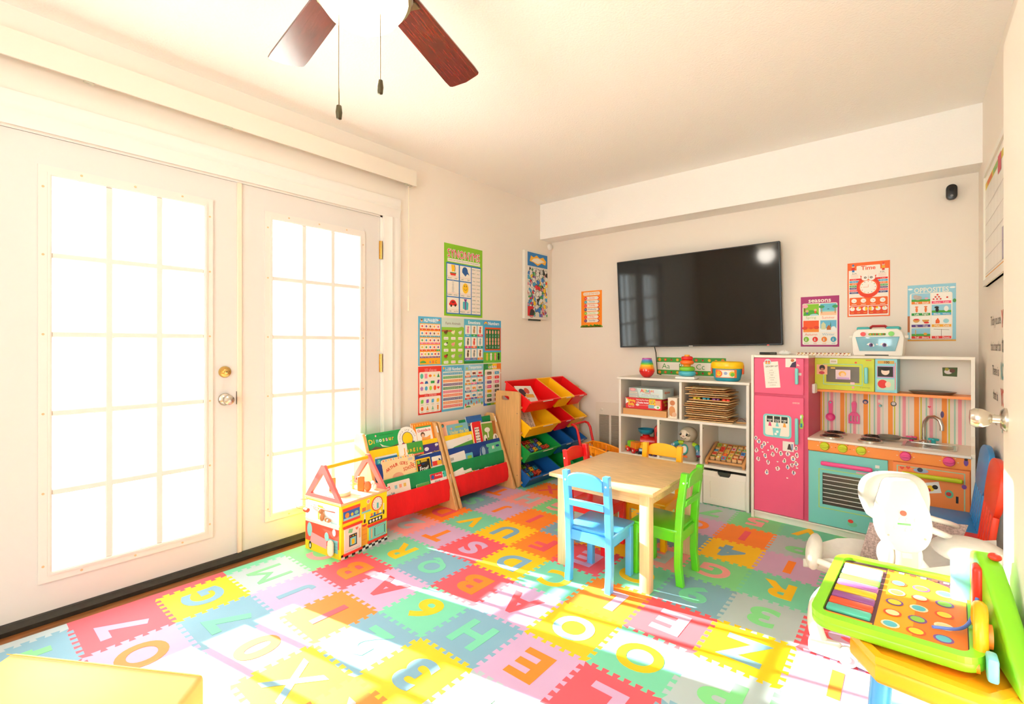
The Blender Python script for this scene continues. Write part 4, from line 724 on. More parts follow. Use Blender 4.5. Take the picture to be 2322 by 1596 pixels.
def d_seas(p, W, H):
    p.text('seasons', W*.5, H*.91, .030, CRM, 2, W*.62, .03); p.rect(W*.045, W*.955, H*.035, H*.865, CRM, 1, .010)
    x0, x1, w_ = W*.07, W*.52, W*.41
    for x, y, c, t, tc in ((x0, H*.62, '#8ac82a', 'Spring', '#a8c07a'), (x1, H*.62, '#6ac0d8', 'Summer', '#f07a5a'), (x0, H*.29, '#f0541c', 'Autumn', '#e8704a'), (x1, H*.29, '#6ab8d8', 'Winter', '#9ab8c8')):
        p.rect(x, x+w_, y, y+H*.23, c, 2); p.text(t, x+w_/2, y-H*.045, .017, tc, 3, w_*.8)
    p.disc(x0+w_*.5, H*.62, w_*.5, '#4aa82a', 3, H*.11, 14, 0, 180); p.disc(x0+w_*.12, H*.81, .018, '#f2a8b4', 4, .014); p.rect(x0+.004, x0+.012, H*.70, H*.79, '#8a5a2a', 3); p.disc(x0+w_*.25, H*.71, .010, '#e8b48a', 4); p.rect(x0+w_*.2, x0+w_*.3, H*.65, H*.69, '#3a5aa0', 4); p.disc(x0+w_*.78, H*.73, .009, '#e8b48a', 4); p.rect(x0+w_*.72, x0+w_*.84, H*.67, H*.71, '#e8402a', 4); p.disc(x0+w_*.7, H*.62, w_*.3, '#a8d8e0', 5, .012, 10, 0, 180)
    p.rect(x1, x1+w_, H*.62, H*.69, '#f4c8a0', 3); p.disc(x1+w_*.5, H*.69, w_*.5, '#8ad0d0', 3, .01, 12, 0, 180)
    for q in (.08, .92): p.rect(x1+w_*q-.002, x1+w_*q+.003, H*.66, H*.78, '#c08a4a', 4); p.disc(x1+w_*q, H*.79, .018, '#3a9a5a', 5, .012, 7)
    p.disc(x1+w_*.5, H*.735, .007, '#3a6a8a', 5, .006, 8, 0, 180); p.rect(x0, x0+w_, H*.29, H*.36, '#f08a2a', 3); p.disc(x0+w_*.1, H*.37, .016, '#d83a1c', 4, .012); p.disc(x0+w_*.85, H*.38, .016, '#d83a1c', 4, .012); p.disc(x0+w_*.5, H*.37, .012, '#e04a1c', 4, .008)
    p.rect(x1, x1+w_, H*.29, H*.36, '#f4f4f0', 3); p.poly([(x1+.005, H*.34), (x1+.032, H*.34), (x1+.032, H*.44), (x1+.018, H*.49), (x1+.005, H*.44)], '#d8d8a8', 4); p.poly([(x1+w_*.4, H*.33), (x1+w_*.66, H*.33), (x1+w_*.66, H*.38), (x1+w_*.53, H*.43), (x1+w_*.4, H*.38)], '#b8642a', 4); p.disc(x1+w_*.82, H*.36, .014, '#f6f6f2', 4); p.poly([(x1+w_*.6, H*.4), (x1+w_*.68, H*.4), (x1+w_*.64, H*.5)], '#3a7a5a', 3)
    for k, (c, t) in enumerate((('#7ab82a','warm'), ('#e8281c','hot'), ('#f0801c','cool'), ('#3aa0c0','cold'))): p.disc(W*(.15+k*.235), H*.145, .017, c, 2, .019); p.disc(W*(.14+k*.235), H*.13, .005, '#f6f2ea', 3); p.rect(W*(.14+k*.235)-.002, W*(.14+k*.235)+.002, H*.13, H*.17, '#f6f2ea', 3); p.text(t, W*(.15+k*.235), H*.068, .009, c, 2)
poster(BW(2.195, 1.155), .231, .357, '#a8246c', 'magenta bordered seasons poster right of the television', d_seas)
def d_time(p, W, H):
    p.rect(W*.03, W*.97, H*.02, H*.86, CRM); p.rect(W*.22, W*.78, H*.84, H*.94, CRM, 2, .006); p.text('Time', W*.5, H*.895, .026, '#e8562a', 3, None, .03)
    for x, c, c2 in ((.14, '#e0302a', '#3a7ab8'), (.85, '#f0b02a', '#e8402a')): p.disc(W*x, H*.93, .008, '#f0b890', 4); p.disc(W*x, H*.955, .006, c2, 5, .007); p.rect(W*x-.009, W*x+.009, H*.865, H*.915, c, 4, .004); p.rect(W*x-.007, W*x+.007, H*.83, H*.868, c2, 4)
    p.text('A.M.', W*.17, H*.80, .010, '#6a5a4a', 3, None, .03); p.text('P.M.', W*.83, H*.80, .010, '#6a5a4a', 3, None, .03)
    for q in range(4): p.rect(W*.08, W*.26, H*(.775-q*.015), H*(.778-q*.015), '#f0a890', 3); p.rect(W*.74, W*.92, H*(.775-q*.015), H*(.778-q*.015), '#f0a890', 3)
    for k, (c, a, b) in enumerate((('#e82828','o clock','o clock'), ('#4aa8d0','five to','five past'), ('#f07a2a','ten to','ten past'), ('#3aa84a','quarter to','quarter past'), ('#4a3a7a','twenty to','twenty past'), ('#e8405a','twenty five to','twenty five past'), ('#3a4a8a','half past','half past'))):
        y = H*(.69-k*.041); p.rect(W*.05, W*.42, y-.006, y+.006, c, 2); p.rect(W*.58, W*.95, y-.006, y+.006, c, 2); p.text(a, W*.16, y, .006, '#fbf2ea', 3, W*.18); p.text(b, W*.84, y, .006, '#fbf2ea', 3, W*.18)
    p.disc(W*.5, H*.545, .064, '#e83c1c', 4, .074, 24); p.disc(W*.5, H*.545, .052, '#f0642a', 5, .050, 20); p.disc(W*.5, H*.54, .045, '#f8f2e8', 6, None, 24)
    p.poly([(W*.31, H*.76), (W*.40, H*.72), (W*.33, H*.68)], '#e83c1c', 4); p.poly([(W*.69, H*.76), (W*.60, H*.72), (W*.67, H*.68)], '#e83c1c', 4)
    for s in (-1, 1): p.disc(W*.5+s*.018, H*.715, .020, '#f8f2e8', 6); p.disc(W*.5+s*.016, H*.715, .007, '#3a2a24', 7); p.disc(W*.5+s*.016, H*.715, .003, '#f8f2e8', 8)
    for k in range(12): a = math.radians(30*k); p.disc(W*.5+.038*math.sin(a), H*.54+.038*math.cos(a), .0025, VC[k % 8], 7)
    p.line([(W*.5, H*.54), (W*.5, H*.585)], .0018, '#e8562a', 8); p.line([(W*.5, H*.54), (W*.5-.028, H*.54)], .0018, '#e8562a', 8)
    p.rect(W*.05, W*.95, H*.205, H*.355, '#f0641c', 2, .005); p.rect(W*.05, W*.485, H*.045, H*.195, '#e8461c', 2, .005); p.rect(W*.505, W*.95, H*.045, H*.195, '#e8461c', 2, .005)
    for k in range(4): p.disc(W*(.16+k*.225), H*.295, .015, '#f8f2e8', 3); p.line([(W*(.16+k*.225), H*.295), (W*(.16+k*.225)+.006, H*.285)], .0015, '#5a4a4a', 4); p.rect(W*(.10+k*.225), W*(.22+k*.225), H*.222, H*.232, '#f8d8c0', 3)
    for k in range(6): x = W*(.12+k*.152); p.disc(x, H*.145, .014, '#f8f2e8', 3); p.poly([(x, H*.145)] + circ(.014, 6, x, H*.145, None, 90, 90-(30, 90, 180, -180, -90, -30)[k]), '#f7c81a', 4); p.rect(x-.008, x+.008, H*.07, H*.078, '#f7b83a', 3)
poster(BW(2.473, 1.358), .229, .367, '#f2661a', 'orange time poster with an owl shaped clock', d_time)
def d_opp(p, W, H):
    p.text('OPPOSITES', W*.5, H*.905, .030, CRM, 2, W*.72, .03); p.rect(W*.05, W*.93, H*.025, H*.855, CRM, 1, .012); p.rect(0, W, 0, H*.03, '#e8a84a', 1); p.disc(W*.06, H*.93, .012, '#f4f6f4', 2, .006); p.disc(W*.93, H*.93, .014, '#f4f6f4', 2, .006)
    C = [('Big','Small','#f0842a'),('More','Less','#f0507a'),('Left','Right','#2c9a3a'),('Black','White','#4ab0d8'),('In','Out','#5a3a8a'),('Hot','Cold','#f7b02a'),('Tall','Short','#e8342c'),('Up','Down','#e8342c')]
    for k, (a, b, c) in enumerate(C):
        i, j = k % 2, k//2; x, y, w_, h_ = W*(.085+i*.425), H*(.66-j*.205), W*.395, H*.185
        p.rect(x, x+w_, y, y+h_, '#9ad0e4' if k in (0, 3, 6) else '#faf5ec', 2); 
        if k in (0, 3, 6): p.rect(x, x+w_, y, y+h_*.45, '#4aa83a', 3)
        p.rect(x, x+w_, y, y+h_*.24, c, 4); p.text(a, x+w_*.28, y+h_*.12, .010, '#fbf2e6', 5, None, .03); p.text(b, x+w_*.74, y+h_*.12, .010, '#fbf2e6', 5, w_*.36, .03)
        if k == 0: p.disc(x+w_*.35, y+h_*.6, .019, '#c0b0a8', 4, .014); p.disc(x+w_*.22, y+h_*.72, .012, '#c8b8b0', 5); p.disc(x+w_*.8, y+h_*.52, .009, '#e0a8b8', 4, .007)
        if k == 1:
            for q, (dx, dy) in enumerate(((.3, .82), (.2, .62), (.38, .62), (.1, .42), (.28, .42), (.46, .42), (.8, .55))): p.disc(x+w_*dx, y+h_*dy, .005, '#d83020', 4)
        if k == 2: 
            for q in (.28, .76): p.disc(x+w_*q, y+h_*.55, .006, '#f07a3a', 4, .017); p.disc(x+w_*q, y+h_*.84, .009, '#f07a3a', 4, .004)
        if k == 3: p.disc(x+w_*.28, y+h_*.5, .008, '#22221e', 5, .014); p.disc(x+w_*.26, y+h_*.74, .011, '#22221e', 5, .007); p.disc(x+w_*.75, y+h_*.6, .011, '#f6f4ee', 5, .017)
        if k == 4: 
            for q in (.26, .76): p.disc(x+w_*q, y+h_*.7, .017, '#d89a4a', 4, .018, 12, 180, 360)
            p.disc(x+w_*.26, y+h_*.74, .014, '#e0302a', 5, .005); p.disc(x+w_*.8, y+h_*.42, .013, '#e0302a', 5, .006)
        if k == 5: p.poly([(x+w_*.2, y+h_*.32), (x+w_*.4, y+h_*.32), (x+w_*.42, y+h_*.55), (x+w_*.32, y+h_*.86), (x+w_*.2, y+h_*.6)], '#f0641c', 4); p.disc(x+w_*.74, y+h_*.55, .014, '#a0d4dc', 4, .014, 9)
        if k == 6: p.rect(x+w_*.2, x+w_*.24, y+h_*.35, y+h_*.85, '#f0a83a', 5); p.disc(x+w_*.74, y+h_*.45, .009, '#f0a83a', 5, .008)
        if k == 7: p.rect(x+w_*.49, x+w_*.51, y+h_*.24, y+h_*.9, '#6a4a3a', 4); p.line([(x+w_*.1, y+h_*.9), (x+w_*.9, y+h_*.82)], .002, '#6a4a3a', 4)
    p.rect(0, W*.05, H*.16, H*.45, '#b86a3a', 1); p.disc(W*.97, H*.7, .008, '#4a9a4a', 2, .012)
poster(BW(2.791, 1.191), .229, .357, '#96cfe2', 'pale blue opposites poster above the play kitchen', d_opp)
def d_strip(p, W, H):
    p.rect(0, W, H*.27, H*.72, '#f3e8d8')
    for k, t in enumerate(('Aa', 'Bb', 'Cc', 'Dd')): p.text(t, W*(.14+.255*k), H*.49, .044, '#2c8a2c', 3, None, -.005)
    for k in range(11):
        for y in (.86, .13):
            x = W*(.04+k*.092); s = k % 5
            if s == 0: p.disc(x, H*y, .014, '#f29a2a', 2)
            elif s in (1, 3): [p.disc(x+.008*math.cos(q*1.05), H*y+.008*math.sin(q*1.05), .005, ['#e8402a','#f7b82a'][s == 3], 2, None, 7) for q in range(6)]; p.disc(x, H*y, .004, '#f7e03a', 3)
            elif s == 2: p.disc(x, H*y, .008, '#c8281c', 2, .009); p.disc(x, H*y+.006, .004, '#22201c', 3)
            else: p.disc(x, H*y, .009, '#f2c42a', 2, .007); p.rect(x-.001, x+.001, H*y-.006, H*y+.006, '#2a2420', 3)
poster(BW(1.114, .915), .567, .146, '#3f9a2c', 'green flowered alphabet border strip standing behind the stacking rings', d_strip, .0015, 'alphabet_strip', 'wall border', None)
# security camera on the back wall
E = empty('security_camera', BW(2.998, 2.098), 'small black oval security camera below the ceiling beam', 'camera')
ob('mount', MB().cyl((0, -.01, .0), (0, -.01, .03), .014, n=12), mat('#2a2826', .4), E)
ob('camera_body', MB().prism(rrect(-.026, .026, -.047, .047, .0255, 6), .028, .062, r=.006), mat('#1c1b1a', .3), E)
ob('lens', MB().cyl((0, .016, .0622), (0, .016, .064), .012, n=16), mat('#05060a', .08), E); ob('status_button', MB().cyl((0, -.024, .0622), (0, -.024, .0632), .007, n=12), mat('#8a8884', .4), E)
# wall vent
E = empty('wall_vent', BW(.515, .127), 'white wall return vent between the bin rack and white shelf', 'vent')
V_ = mat('#ece2d2', .5); ob('vent_plate', MB().ring([(0,0),(.30,0),(.30,.505),(0,.505)], [(.036,.04),(.264,.04),(.264,.39),(.036,.39)], 0, .012).box(.140, .160, .04, .39, 0, .010), V_, E, smooth=None)
for cx in (.036, .160):
    for k in range(28): ob('slat', MB().box(cx, cx + .104, 0, .013, -.001, .0005, 0, TR(0, .042 + k*.0125, .004, rx=40)), mat('#d8ccb8', .5), E, smooth=None)
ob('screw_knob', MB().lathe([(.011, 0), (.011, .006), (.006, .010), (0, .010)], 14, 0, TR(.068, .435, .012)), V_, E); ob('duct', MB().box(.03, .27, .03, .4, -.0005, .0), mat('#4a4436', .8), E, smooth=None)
# television
TVR = Matrix.Translation((1.448, 3.905, 1.533)) @ Matrix.Rotation(math.radians(1.0), 4, 'Y').inverted() @ Matrix.Rotation(math.radians(2.3), 4, 'Z') @ Matrix.Rotation(math.radians(3.2), 4, 'X')
E = empty('television', TVR, 'large black flat television mounted on the cream wall', 'television')
ob('bezel', MB().rbox(-.637, .637, -.012, .035, -.378, .378, .004, 1), mat('#0b0b0b', .3), E)
ob('screen', MB().box(-.628, .628, -.0135, -.0121, -.366, .370), mat('#030403', .07, ior=1.45), E, smooth=None)
ob('wall_mount', MB().box(-.2, .2, .035, .075, -.15, .15), mat('#1a1a1a', .5), E, smooth=None)
ob('brand_plate', MB().box(-.034, -.004, -.0142, -.0122, -.3765, -.3715), mat('#c8c4bc', .3, metal=.6), E, smooth=None)
ob('standby_light', MB().box(.535, .548, -.0142, -.0122, -.378, -.374), mat('#ff2a1a', .4, emit=1.5), E, smooth=None)
tag(ob('power_cord', MB().tube([(1.118, 3.93, 1.16), (1.118, 3.965, 1.10), (1.119, 3.985, .98), (1.122, 3.985, .92), (1.16, 3.975, .912)], .004, 6), mat('#1a1918', .5)), 'black power cord hanging from the television behind the rainbow vase', 'cord')
# right wall: whiteboard calendar and word decal
E = empty('whiteboard_calendar', RW(3.56, 1.475), 'white framed dry erase calendar on the narrow right wall', 'whiteboard')
ob('board', MB().box(0, .85, 0, .60, .001, .012), mat('#f3efe8', .3), E, smooth=None)
ob('frame', MB().ring([(0,0),(.85,0),(.85,.6),(0,.6)], [(.03,.03),(.82,.03),(.82,.57),(.03,.57)], .0, .02), mat('#ece6da', .4), E, smooth=None)
p = Print(); p.rect(.04, .81, .50, .535, '#d9c24a'); p.rect(.12, .3, .505, .53, '#d86a3a', 2); p.rect(.34, .5, .505, .53, '#7fb06a', 2); p.rect(.5, .6, .46, .54, '#c84a5a', 3); p.rect(.04, .81, .045, .05, '#e8a84a', 2)
for k in range(5): p.rect(.04, .81, .40-k*.085, .4025-k*.085, '#c9c2c0', 2)
for k in range(7): p.rect(.04+k*.11, .0425+k*.11, .05, .5, '#c9c2c0', 2)
p.rect(.62, .74, .06, .20, '#a8a0b8', 2); p.put(E, Matrix.Translation((0, 0, .012)))
E = empty('word_decal', RW(3.46, .80), 'grey and coral encouragement wording on the narrow right wall', 'wall decal')
for k, (a, b, c) in enumerate((('Today you are', 'YOU', '#e88a7a'), ('that is truer than', 'true', '#8a8378'), ('There is', 'NO ONE', '#7fb8b8'), ('that is', 'YOUER', '#e0685a'), ('than', 'YOU', '#8ab8b0'))):
    p = Print(.0008); p.text(a, .20, .48-k*.118, .045, '#7a746a', 2, .34, .01); ob('lettering', p.b, p.mats, E, None, None); p = Print(.0008); p.text(b, .50, .485-k*.118, .075, c, 2, .26, .03); ob('lettering', p.b, p.mats, E, None, None)
E = empty('wall_sticker', BW(1.865, .905), 'tiny black family sticker on the wall beside the play kitchen', 'sticker')
p = Print(.0006)
for k in range(4): p.rect(.0+.012*(k % 2), .05+.012*(k % 2), .075-k*.012, .080-k*.012, '#4a463e', 1)
for k in range(3): p.rect(.05+.018*k, .056+.018*k, .0, .075, '#8a9a88', 1)
ob('lettering', p.b, p.mats, E, None, None)['kind'] = 'stuff'
# ------------------------------------------------------------------ ceiling fan
FC = (1.61, .77)
E = empty('ceiling_fan', TR(FC[0], FC[1], 2.545), 'ceiling fan with mahogany blades and a lit glass bowl', 'ceiling fan')
BRZ = mat('#8a7d5e', .3, metal=.9); MAHO = mat('#6e1f12', .22, var=.55, vscale=5, stretch=(3, 40, 1), coat=1.0, c2='#3a0f0a', name='mahogany')
ob('canopy', MB().lathe([(.0, -.06), (.045, -.06), (.07, -.02), (.072, 0)], 24), BRZ, E); ob('downrod', MB().cyl((0,0,-.05), (0,0,-.14), .014), BRZ, E)
ob('motor_housing', MB().lathe([(.03, -.30), (.10, -.295), (.125, -.26), (.13, -.20), (.11, -.15), (.05, -.13), (.02, -.12)], 32), BRZ, E)
ob('light_fitter', MB().lathe([(.135, -.395), (.140, -.385), (.138, -.36), (.10, -.33), (.06, -.30)], 32), BRZ, E)
bowl = mat('#fff0d4', .4, emit=3.2, name='lit_glass_bowl')
ob('glass_bowl', MB().lathe([(.0, -.478), (.03, -.476), (.065, -.465), (.098, -.442), (.120, -.412), (.128, -.392)], 32), bowl, E)
for k in range(5):
    a = 104 + 72 * k
    M = TR(0, 0, -.285, rz=a) @ Matrix.Rotation(math.radians(7), 4, 'Y') @ Matrix.Rotation(math.radians(-11), 4, 'X')
    P = [(.155, -.048), (.19, -.056), (.52, -.066)] + [(.545 + .014 * math.cos(t), -.048 + .018 * math.sin(t)) for t in (-1.2, -.6, 0)] + [(.566, 0)] + [(.545 + .014 * math.cos(t), .048 + .018 * math.sin(t)) for t in (0, .6, 1.2)] + [(.52, .066), (.19, .056), (.155, .048)]
    bl = ob('blade', MB().prism(P, -.003, .003), MAHO, E, M, None)
    ob('blade_iron', MB().prism([(-.06, -.02), (.06, -.014), (.10, -.045), (.125, -.046), (.11, 0), (.125, .046), (.10, .045), (.06, .014), (-.06, .02)], -.012, -.004, M=TR(.08, 0, 0)), BRZ, bl, None, None)
rv = Vector((math.cos(math.radians(39.75)), math.sin(math.radians(39.75)), 0))
for s, z in ((-.056, -.735), (.058, -.665)):
    q = rv * s + Vector((.05, -.06, 0)) * .4; c = ob('pull_chain', MB().cyl((q.x, q.y, -.37), (q.x, q.y, z + .02), .0016, n=6), BRZ, E)
    ob('chain_weight', MB().lathe([(.0, z - .02), (.007, z - .018), (.009, z), (.007, z + .018), (.0, z + .022)], 12, 0, TR(q.x, q.y, 0)), mat('#5a5340', .3, metal=.9), c)
lp_d = bpy.data.lights.new('fan_lamp', 'POINT'); lp_d.energy = 12; lp_d.color = (1, .92, .80); lp_d.shadow_soft_size = .1
lp = bpy.data.objects.new('fan_lamp', lp_d); COL.objects.link(lp); lp.location = (FC[0], FC[1], 2.0)
# ------------------------------------------------------------------ white cube shelf and what stands on it
LAM = mat('#ede6da', .42, name='white_laminate'); SX0, SX1, SY0, SY1 = .970, 1.952, 3.57, 3.965
E = empty('cube_shelf', TR(0, 0, Z0), 'white cube shelf unit under the television', 'shelf')
Hs = .895
for x in (SX0, SX1 - .018): ob('side_panel', MB().box(x, x + .018, SY0, SY1, 0, Hs - .018), LAM, E, smooth=None)
ob('top_board', MB().rbox(SX0 - .012, SX1 + .006, SY0 - .012, SY1, Hs - .018, Hs, .002, 1), LAM, E)
for z in (.575, .265): ob('shelf_board', MB().box(SX0 + .018, SX1 - .018, SY0 + .002, SY1 - .01, z, z + .018), LAM, E, smooth=None)
ob('divider', MB().box(1.467, 1.485, SY0 + .002, SY1 - .01, .593, Hs - .018), LAM, E, smooth=None)
for x in (1.294, 1.619):
    ob('divider', MB().box(x, x + .018, SY0 + .002, SY1 - .01, .283, .575), LAM, E, smooth=None); ob('divider', MB().box(x, x + .018, SY0 + .002, SY1 - .01, 0, .265), LAM, E, smooth=None)
ob('back_panel', MB().box(SX0 + .018, SX1 - .018, SY1 - .008, SY1, 0, Hs - .018), mat('#e4ddcf', .6), E, smooth=None)
for x in (1.315, 1.640): ob('cam_hole', MB().cyl((x - .0025, SY0 + .02, .545), (x - .0015, SY0 + .02, .545), .006, n=8), mat('#8a8270', .7), E)
for k, x in enumerate((.991, 1.316, 1.641)):
    D = empty('storage_box', TR(x, SY0 + .006, Z0), ['white panelled storage box hidden behind the kids table', 'white panelled storage box in the middle of the shelf base', 'white panelled storage box next to the play kitchen'][k], 'storage box', 'white storage boxes in the shelf base')
    w_ = .290; m = mat('#efe9dd', .45); FR = basis((0, .012, 0), (1, 0, 0), (0, 0, 1), (0, -1, 0))
    hp = [(w_*.34, .245), (w_*.36, .225), (w_*.40, .213), (w_*.60, .213), (w_*.64, .225), (w_*.66, .245)]
    ob('front_panel', MB().prism([(0, .004), (w_, .004), (w_, .245)] + hp[::-1] + [(0, .245)], 0, .010, M=FR), m, D, smooth=None)
    ob('frame_molding', MB().ring([(.006, .01), (w_-.006, .01), (w_-.006, .205), (.006, .205)], [(.05, .05), (w_-.05, .05), (w_-.05, .172), (.05, .172)], .010, .014, 0, FR), m, D, smooth=None)
    ob('box_body', MB().box(.004, w_-.004, .014, .33, .004, .20), mat('#d9d2c4', .6), D, smooth=None); ob('handle_shade_block', MB().box(w_*.32, w_*.68, .016, .05, .20, .242), mat('#3a3d36', .8), D, smooth=None)  # dark block stands in for shade inside the hand opening
ZT = Z0 + Hs
# rainbow vase lamp, stacking rings, toy bucket
E = empty('rainbow_vase', TR(1.178, 3.645, ZT), 'shiny rainbow banded vase on the shelf top', 'vase')
RB = [('#d01a1c', 0, .055), ('#ee3a16', .055, .068), ('#f47a10', .068, .081), ('#f9ac10', .081, .094), ('#f4d018', .094, .104), ('#58b83a', .104, .117), ('#2a9a9a', .117, .129), ('#3a86c4', .129, .139), ('#8a6ac0', .139, .148), ('#b02a90', .148, .155)]
pr = [(.024, 0), (.040, .012), (.054, .030), (.061, .050), (.060, .068), (.054, .090), (.046, .118), (.040, .140), (.037, .155)]
def prof_at(z):
    for (r0, z0), (r1, z1) in zip(pr, pr[1:]):
        if z0 <= z <= z1: return r0 + (r1 - r0) * (z - z0) / (z1 - z0)
    return pr[-1][0]
for c, a, b in RB:
    zs = sorted({a, b} | {z for _, z in pr if a < z < b}); L = [(prof_at(z), z) for z in zs]
    if b > .154: L += [(.033, .155), (.030, .12), (.0, .12)]
    ob('glaze_band', MB().lathe(([(.0, 0)] if a == 0 else []) + L, 28), mat(c, .12, coat=.6), E)
E = empty('stacking_rings', TR(1.500, 3.645, ZT), 'baby stacking rings toy on a white rocking base', 'stacking toy')
ob('rocker_base', MB().rbox(-.075, .075, -.055, .055, .0, .022, .011, 3), mat('#f0ece6', .3), E)
ob('cone', MB().lathe([(.030, .02), (.026, .12), (.020, .13), (.020, .185), (.0, .187)], 20), mat('#f9a51a', .3), E)
for c, z, R_, r in (('#42b4c8', .044, .044, .020), ('#7ac22a', .078, .040, .019), ('#f5701a', .128, .033, .018), ('#e2201c', .158, .028, .016)):
    ob('ring', MB().tube([(R_*math.cos(2*math.pi*k/24), R_*math.sin(2*math.pi*k/24), z) for k in range(24)], r, 10, closed=True), mat(c, .18, coat=.4), E, smooth=80)
E = empty('toy_bucket', TR(1.785, 3.66, ZT, rz=8), 'teal toy bucket with a yellow lid and lion label', 'toy bucket')
ob('bucket_body', MB().lathe([(.0, 0), (.070, 0), (.082, .010), (.092, .06), (.096, .098)], 28, sx=1.06, sy=.82), mat('#2a9aac', .3), E)
ob('lid', MB().lathe([(.100, .090), (.104, .096), (.104, .122), (.098, .136), (.085, .141), (.0, .142)], 28, sx=1.06, sy=.82), mat('#fcc80a', .3), E)
for s in (-1, 1): ob('handle_clip', MB().rbox(s*.104-.006, s*.104+.006, -.018, .018, .05, .118, .005, 2), mat('#ee5a20', .35), E)
p = Print(.0006)
lab = MB()
def curv(P, c, L):
    p.b.add([((.0955+p.dz*L) * 1.06 * math.sin(x/.1), -(.0955+p.dz*L) * .82 * math.cos(x/.1) - .0005*L, y) for x, y in P], [tuple(range(len(P)))], p.mi(c))
for i in range(8):
    xa, xb = -.075 + i*.01875, -.075 + (i+1)*.01875; curv([(xa, .026), (xb, .026), (xb, .084), (xa, .084)], '#f07a2a', 1)
    if 0 < i < 7: curv([(xa, .030), (xb, .030), (xb, .080), (xa, .080)], '#f2efe4', 2)
curv(circ(.024, 14, -.045, .055), '#ea6a3a', 5); curv(circ(.017, 14, -.045, .055), '#f9c62a', 7); curv(circ(.003, 6, -.051, .059), '#4a3020', 8.5); curv(circ(.003, 6, -.039, .059), '#4a3020', 8.5)
curv(circ(.012, 6, .0, .058), '#9aa8d0', 4); curv(circ(.020, 12, .042, .054), '#f0c83a', 4); curv(circ(.014, 9, .044, .05), '#6cb83a', 5)
p.put(E, None, 'label_print')
# boxes in the upper left cube
ZM = Z0 + .593
E = empty('cardboard_tray', TR(.995, 3.592, ZM), 'flat brown cardboard tray under the puzzle boxes', 'tray')
ob('tray_body', MB().box(0, .365, 0, .30, 0, .048), mat('#d39a5e', .7), E, smooth=None)
def boxed(nm, M, W, D, H, c, lab, draw, side=None, cat='box'):
    E = empty(nm, M, lab, cat); ob('carton', MB().rbox(0, W, 0, D, 0, H, .0015, 1), mat(c, .4), E)
    p = Print(); draw(p, W, H); p.put(E, basis((0, -.0002, 0), (1, 0, 0), (0, 0, 1), (0, -1, 0)), 'front_print')
    if side: p = Print(); side(p, D, H); p.put(E, basis((W + .0002, 0, 0), (0, 1, 0), (0, 0, 1), (1, 0, 0)), 'side_print')
    return E
def d_beg(p, W, H):
    p.poly([(0, H), (W*.09, H*.6), (0, H*.4)], '#f2ece2'); p.text('Beginning', W*.16, H*.72, .021, '#f7d83a', 2, W*.24, .04, -4); p.text('Skills', W*.16, H*.42, .021, '#f7d83a', 2, W*.18, .04, -4); p.text('Extra Large Floor Puzzles', W*.48, H*.82, .010, '#f6e6da', 2, W*.34, .03); p.text('4 Puzzles Inside!', W*.48, H*.60, .014, '#ffffff', 2, W*.34, .04)
    p.disc(W*.34, H*.38, .015, '#e8d8c8', 2, .010); p.text('Each 12 in x 20 in when completed', W*.52, H*.36, .007, '#f6e6da', 2, W*.24); p.text('Ages 3-7', W*.16, H*.18, .010, '#f6e6da', 2); p.rect(W*.66, W*.83, H*.42, H*.95, '#f3c82a', 2); p.rect(W*.83, W*.97, H*.35, H*.85, '#e8a878', 2); p.rect(W*.64, W*.80, H*.14, H*.45, '#8fc0c8', 3); p.disc(W*.88, H*.26, .026, '#f2efe6', 3, .014); p.disc(W*.90, H*.26, .008, '#7ab03a', 4)
    for k in range(9): p.disc(W*(.68+.017*k), H*(.6+.12*((k*5) % 3)), .004, VC[k % 8], 4)
boxed('puzzle_box', TR(1.020, 3.590, ZM + .0495, rz=2), .300, .24, .088, '#d81c22', 'red beginning skills puzzle box on the cardboard tray', d_beg, lambda p, W, H: p.text('Beginning', W*.35, H*.7, .018, '#f7d83a', 2, W*.5, .04).text('Skills', W*.35, H*.42, .018, '#f7d83a', 2, None, .04).disc(W*.75, H*.4, .018, '#b8302a'))
def d_train(p, W, H):
    p.poly([(0, 0), (W*.34, 0), (W*.24, H), (0, H)], '#b8bcb8'); p.disc(W*.12, H*.82, .026, '#e8788a', 2, .012); p.disc(W*.12, H*.82, .021, '#f2b0b0', 3, .009)
    for k in range(3): p.rect(W*.02, W*.25, H*(.08+k*.2), H*(.17+k*.2), ['#e4dccf','#d8cfc4','#e8ded0'][k], 2); p.rect(W*.03, W*.23, H*(.10+k*.2), H*(.13+k*.2), ['#c88a7a','#8a9aa8','#c8a06a'][k], 3)
    p.rect(W*.3, W, 0, H*.07, '#8fb86a', 2)
    for k, (ch, c) in enumerate(zip('Alphabet', ['#e8442a','#f0a02a','#f0c03a','#5aa85a','#4aa8b8','#d86aa0','#f0a02a','#e86a6a'])): p.text(ch, W*(.40+k*.048), H*.76, .027 if k == 0 else .022, c, 3, None, .03)
    p.text('TRAIN', W*.56, H*.53, .013, '#d88a6a', 3, None, .05); p.text('Floor Puzzle', W*.80, H*.50, .009, '#e8d8b8', 3); p.text('28 Pieces - 10 Feet Long!', W*.64, H*.34, .010, '#8a9aa0', 3, W*.5); p.text('Extra-thick pieces, easy-clean surface', W*.64, H*.19, .008, '#8a9aa0', 3, W*.56)
boxed('puzzle_box', TR(1.045, 3.600, ZM + .1385, rz=-3), .288, .20, .078, '#d4e2e0', 'pale blue alphabet train puzzle box on top of the red box', d_train, lambda p, W, H: p.text('Alphabet', W*.4, H*.6, .018, '#e8642a', 2, W*.5, .04))
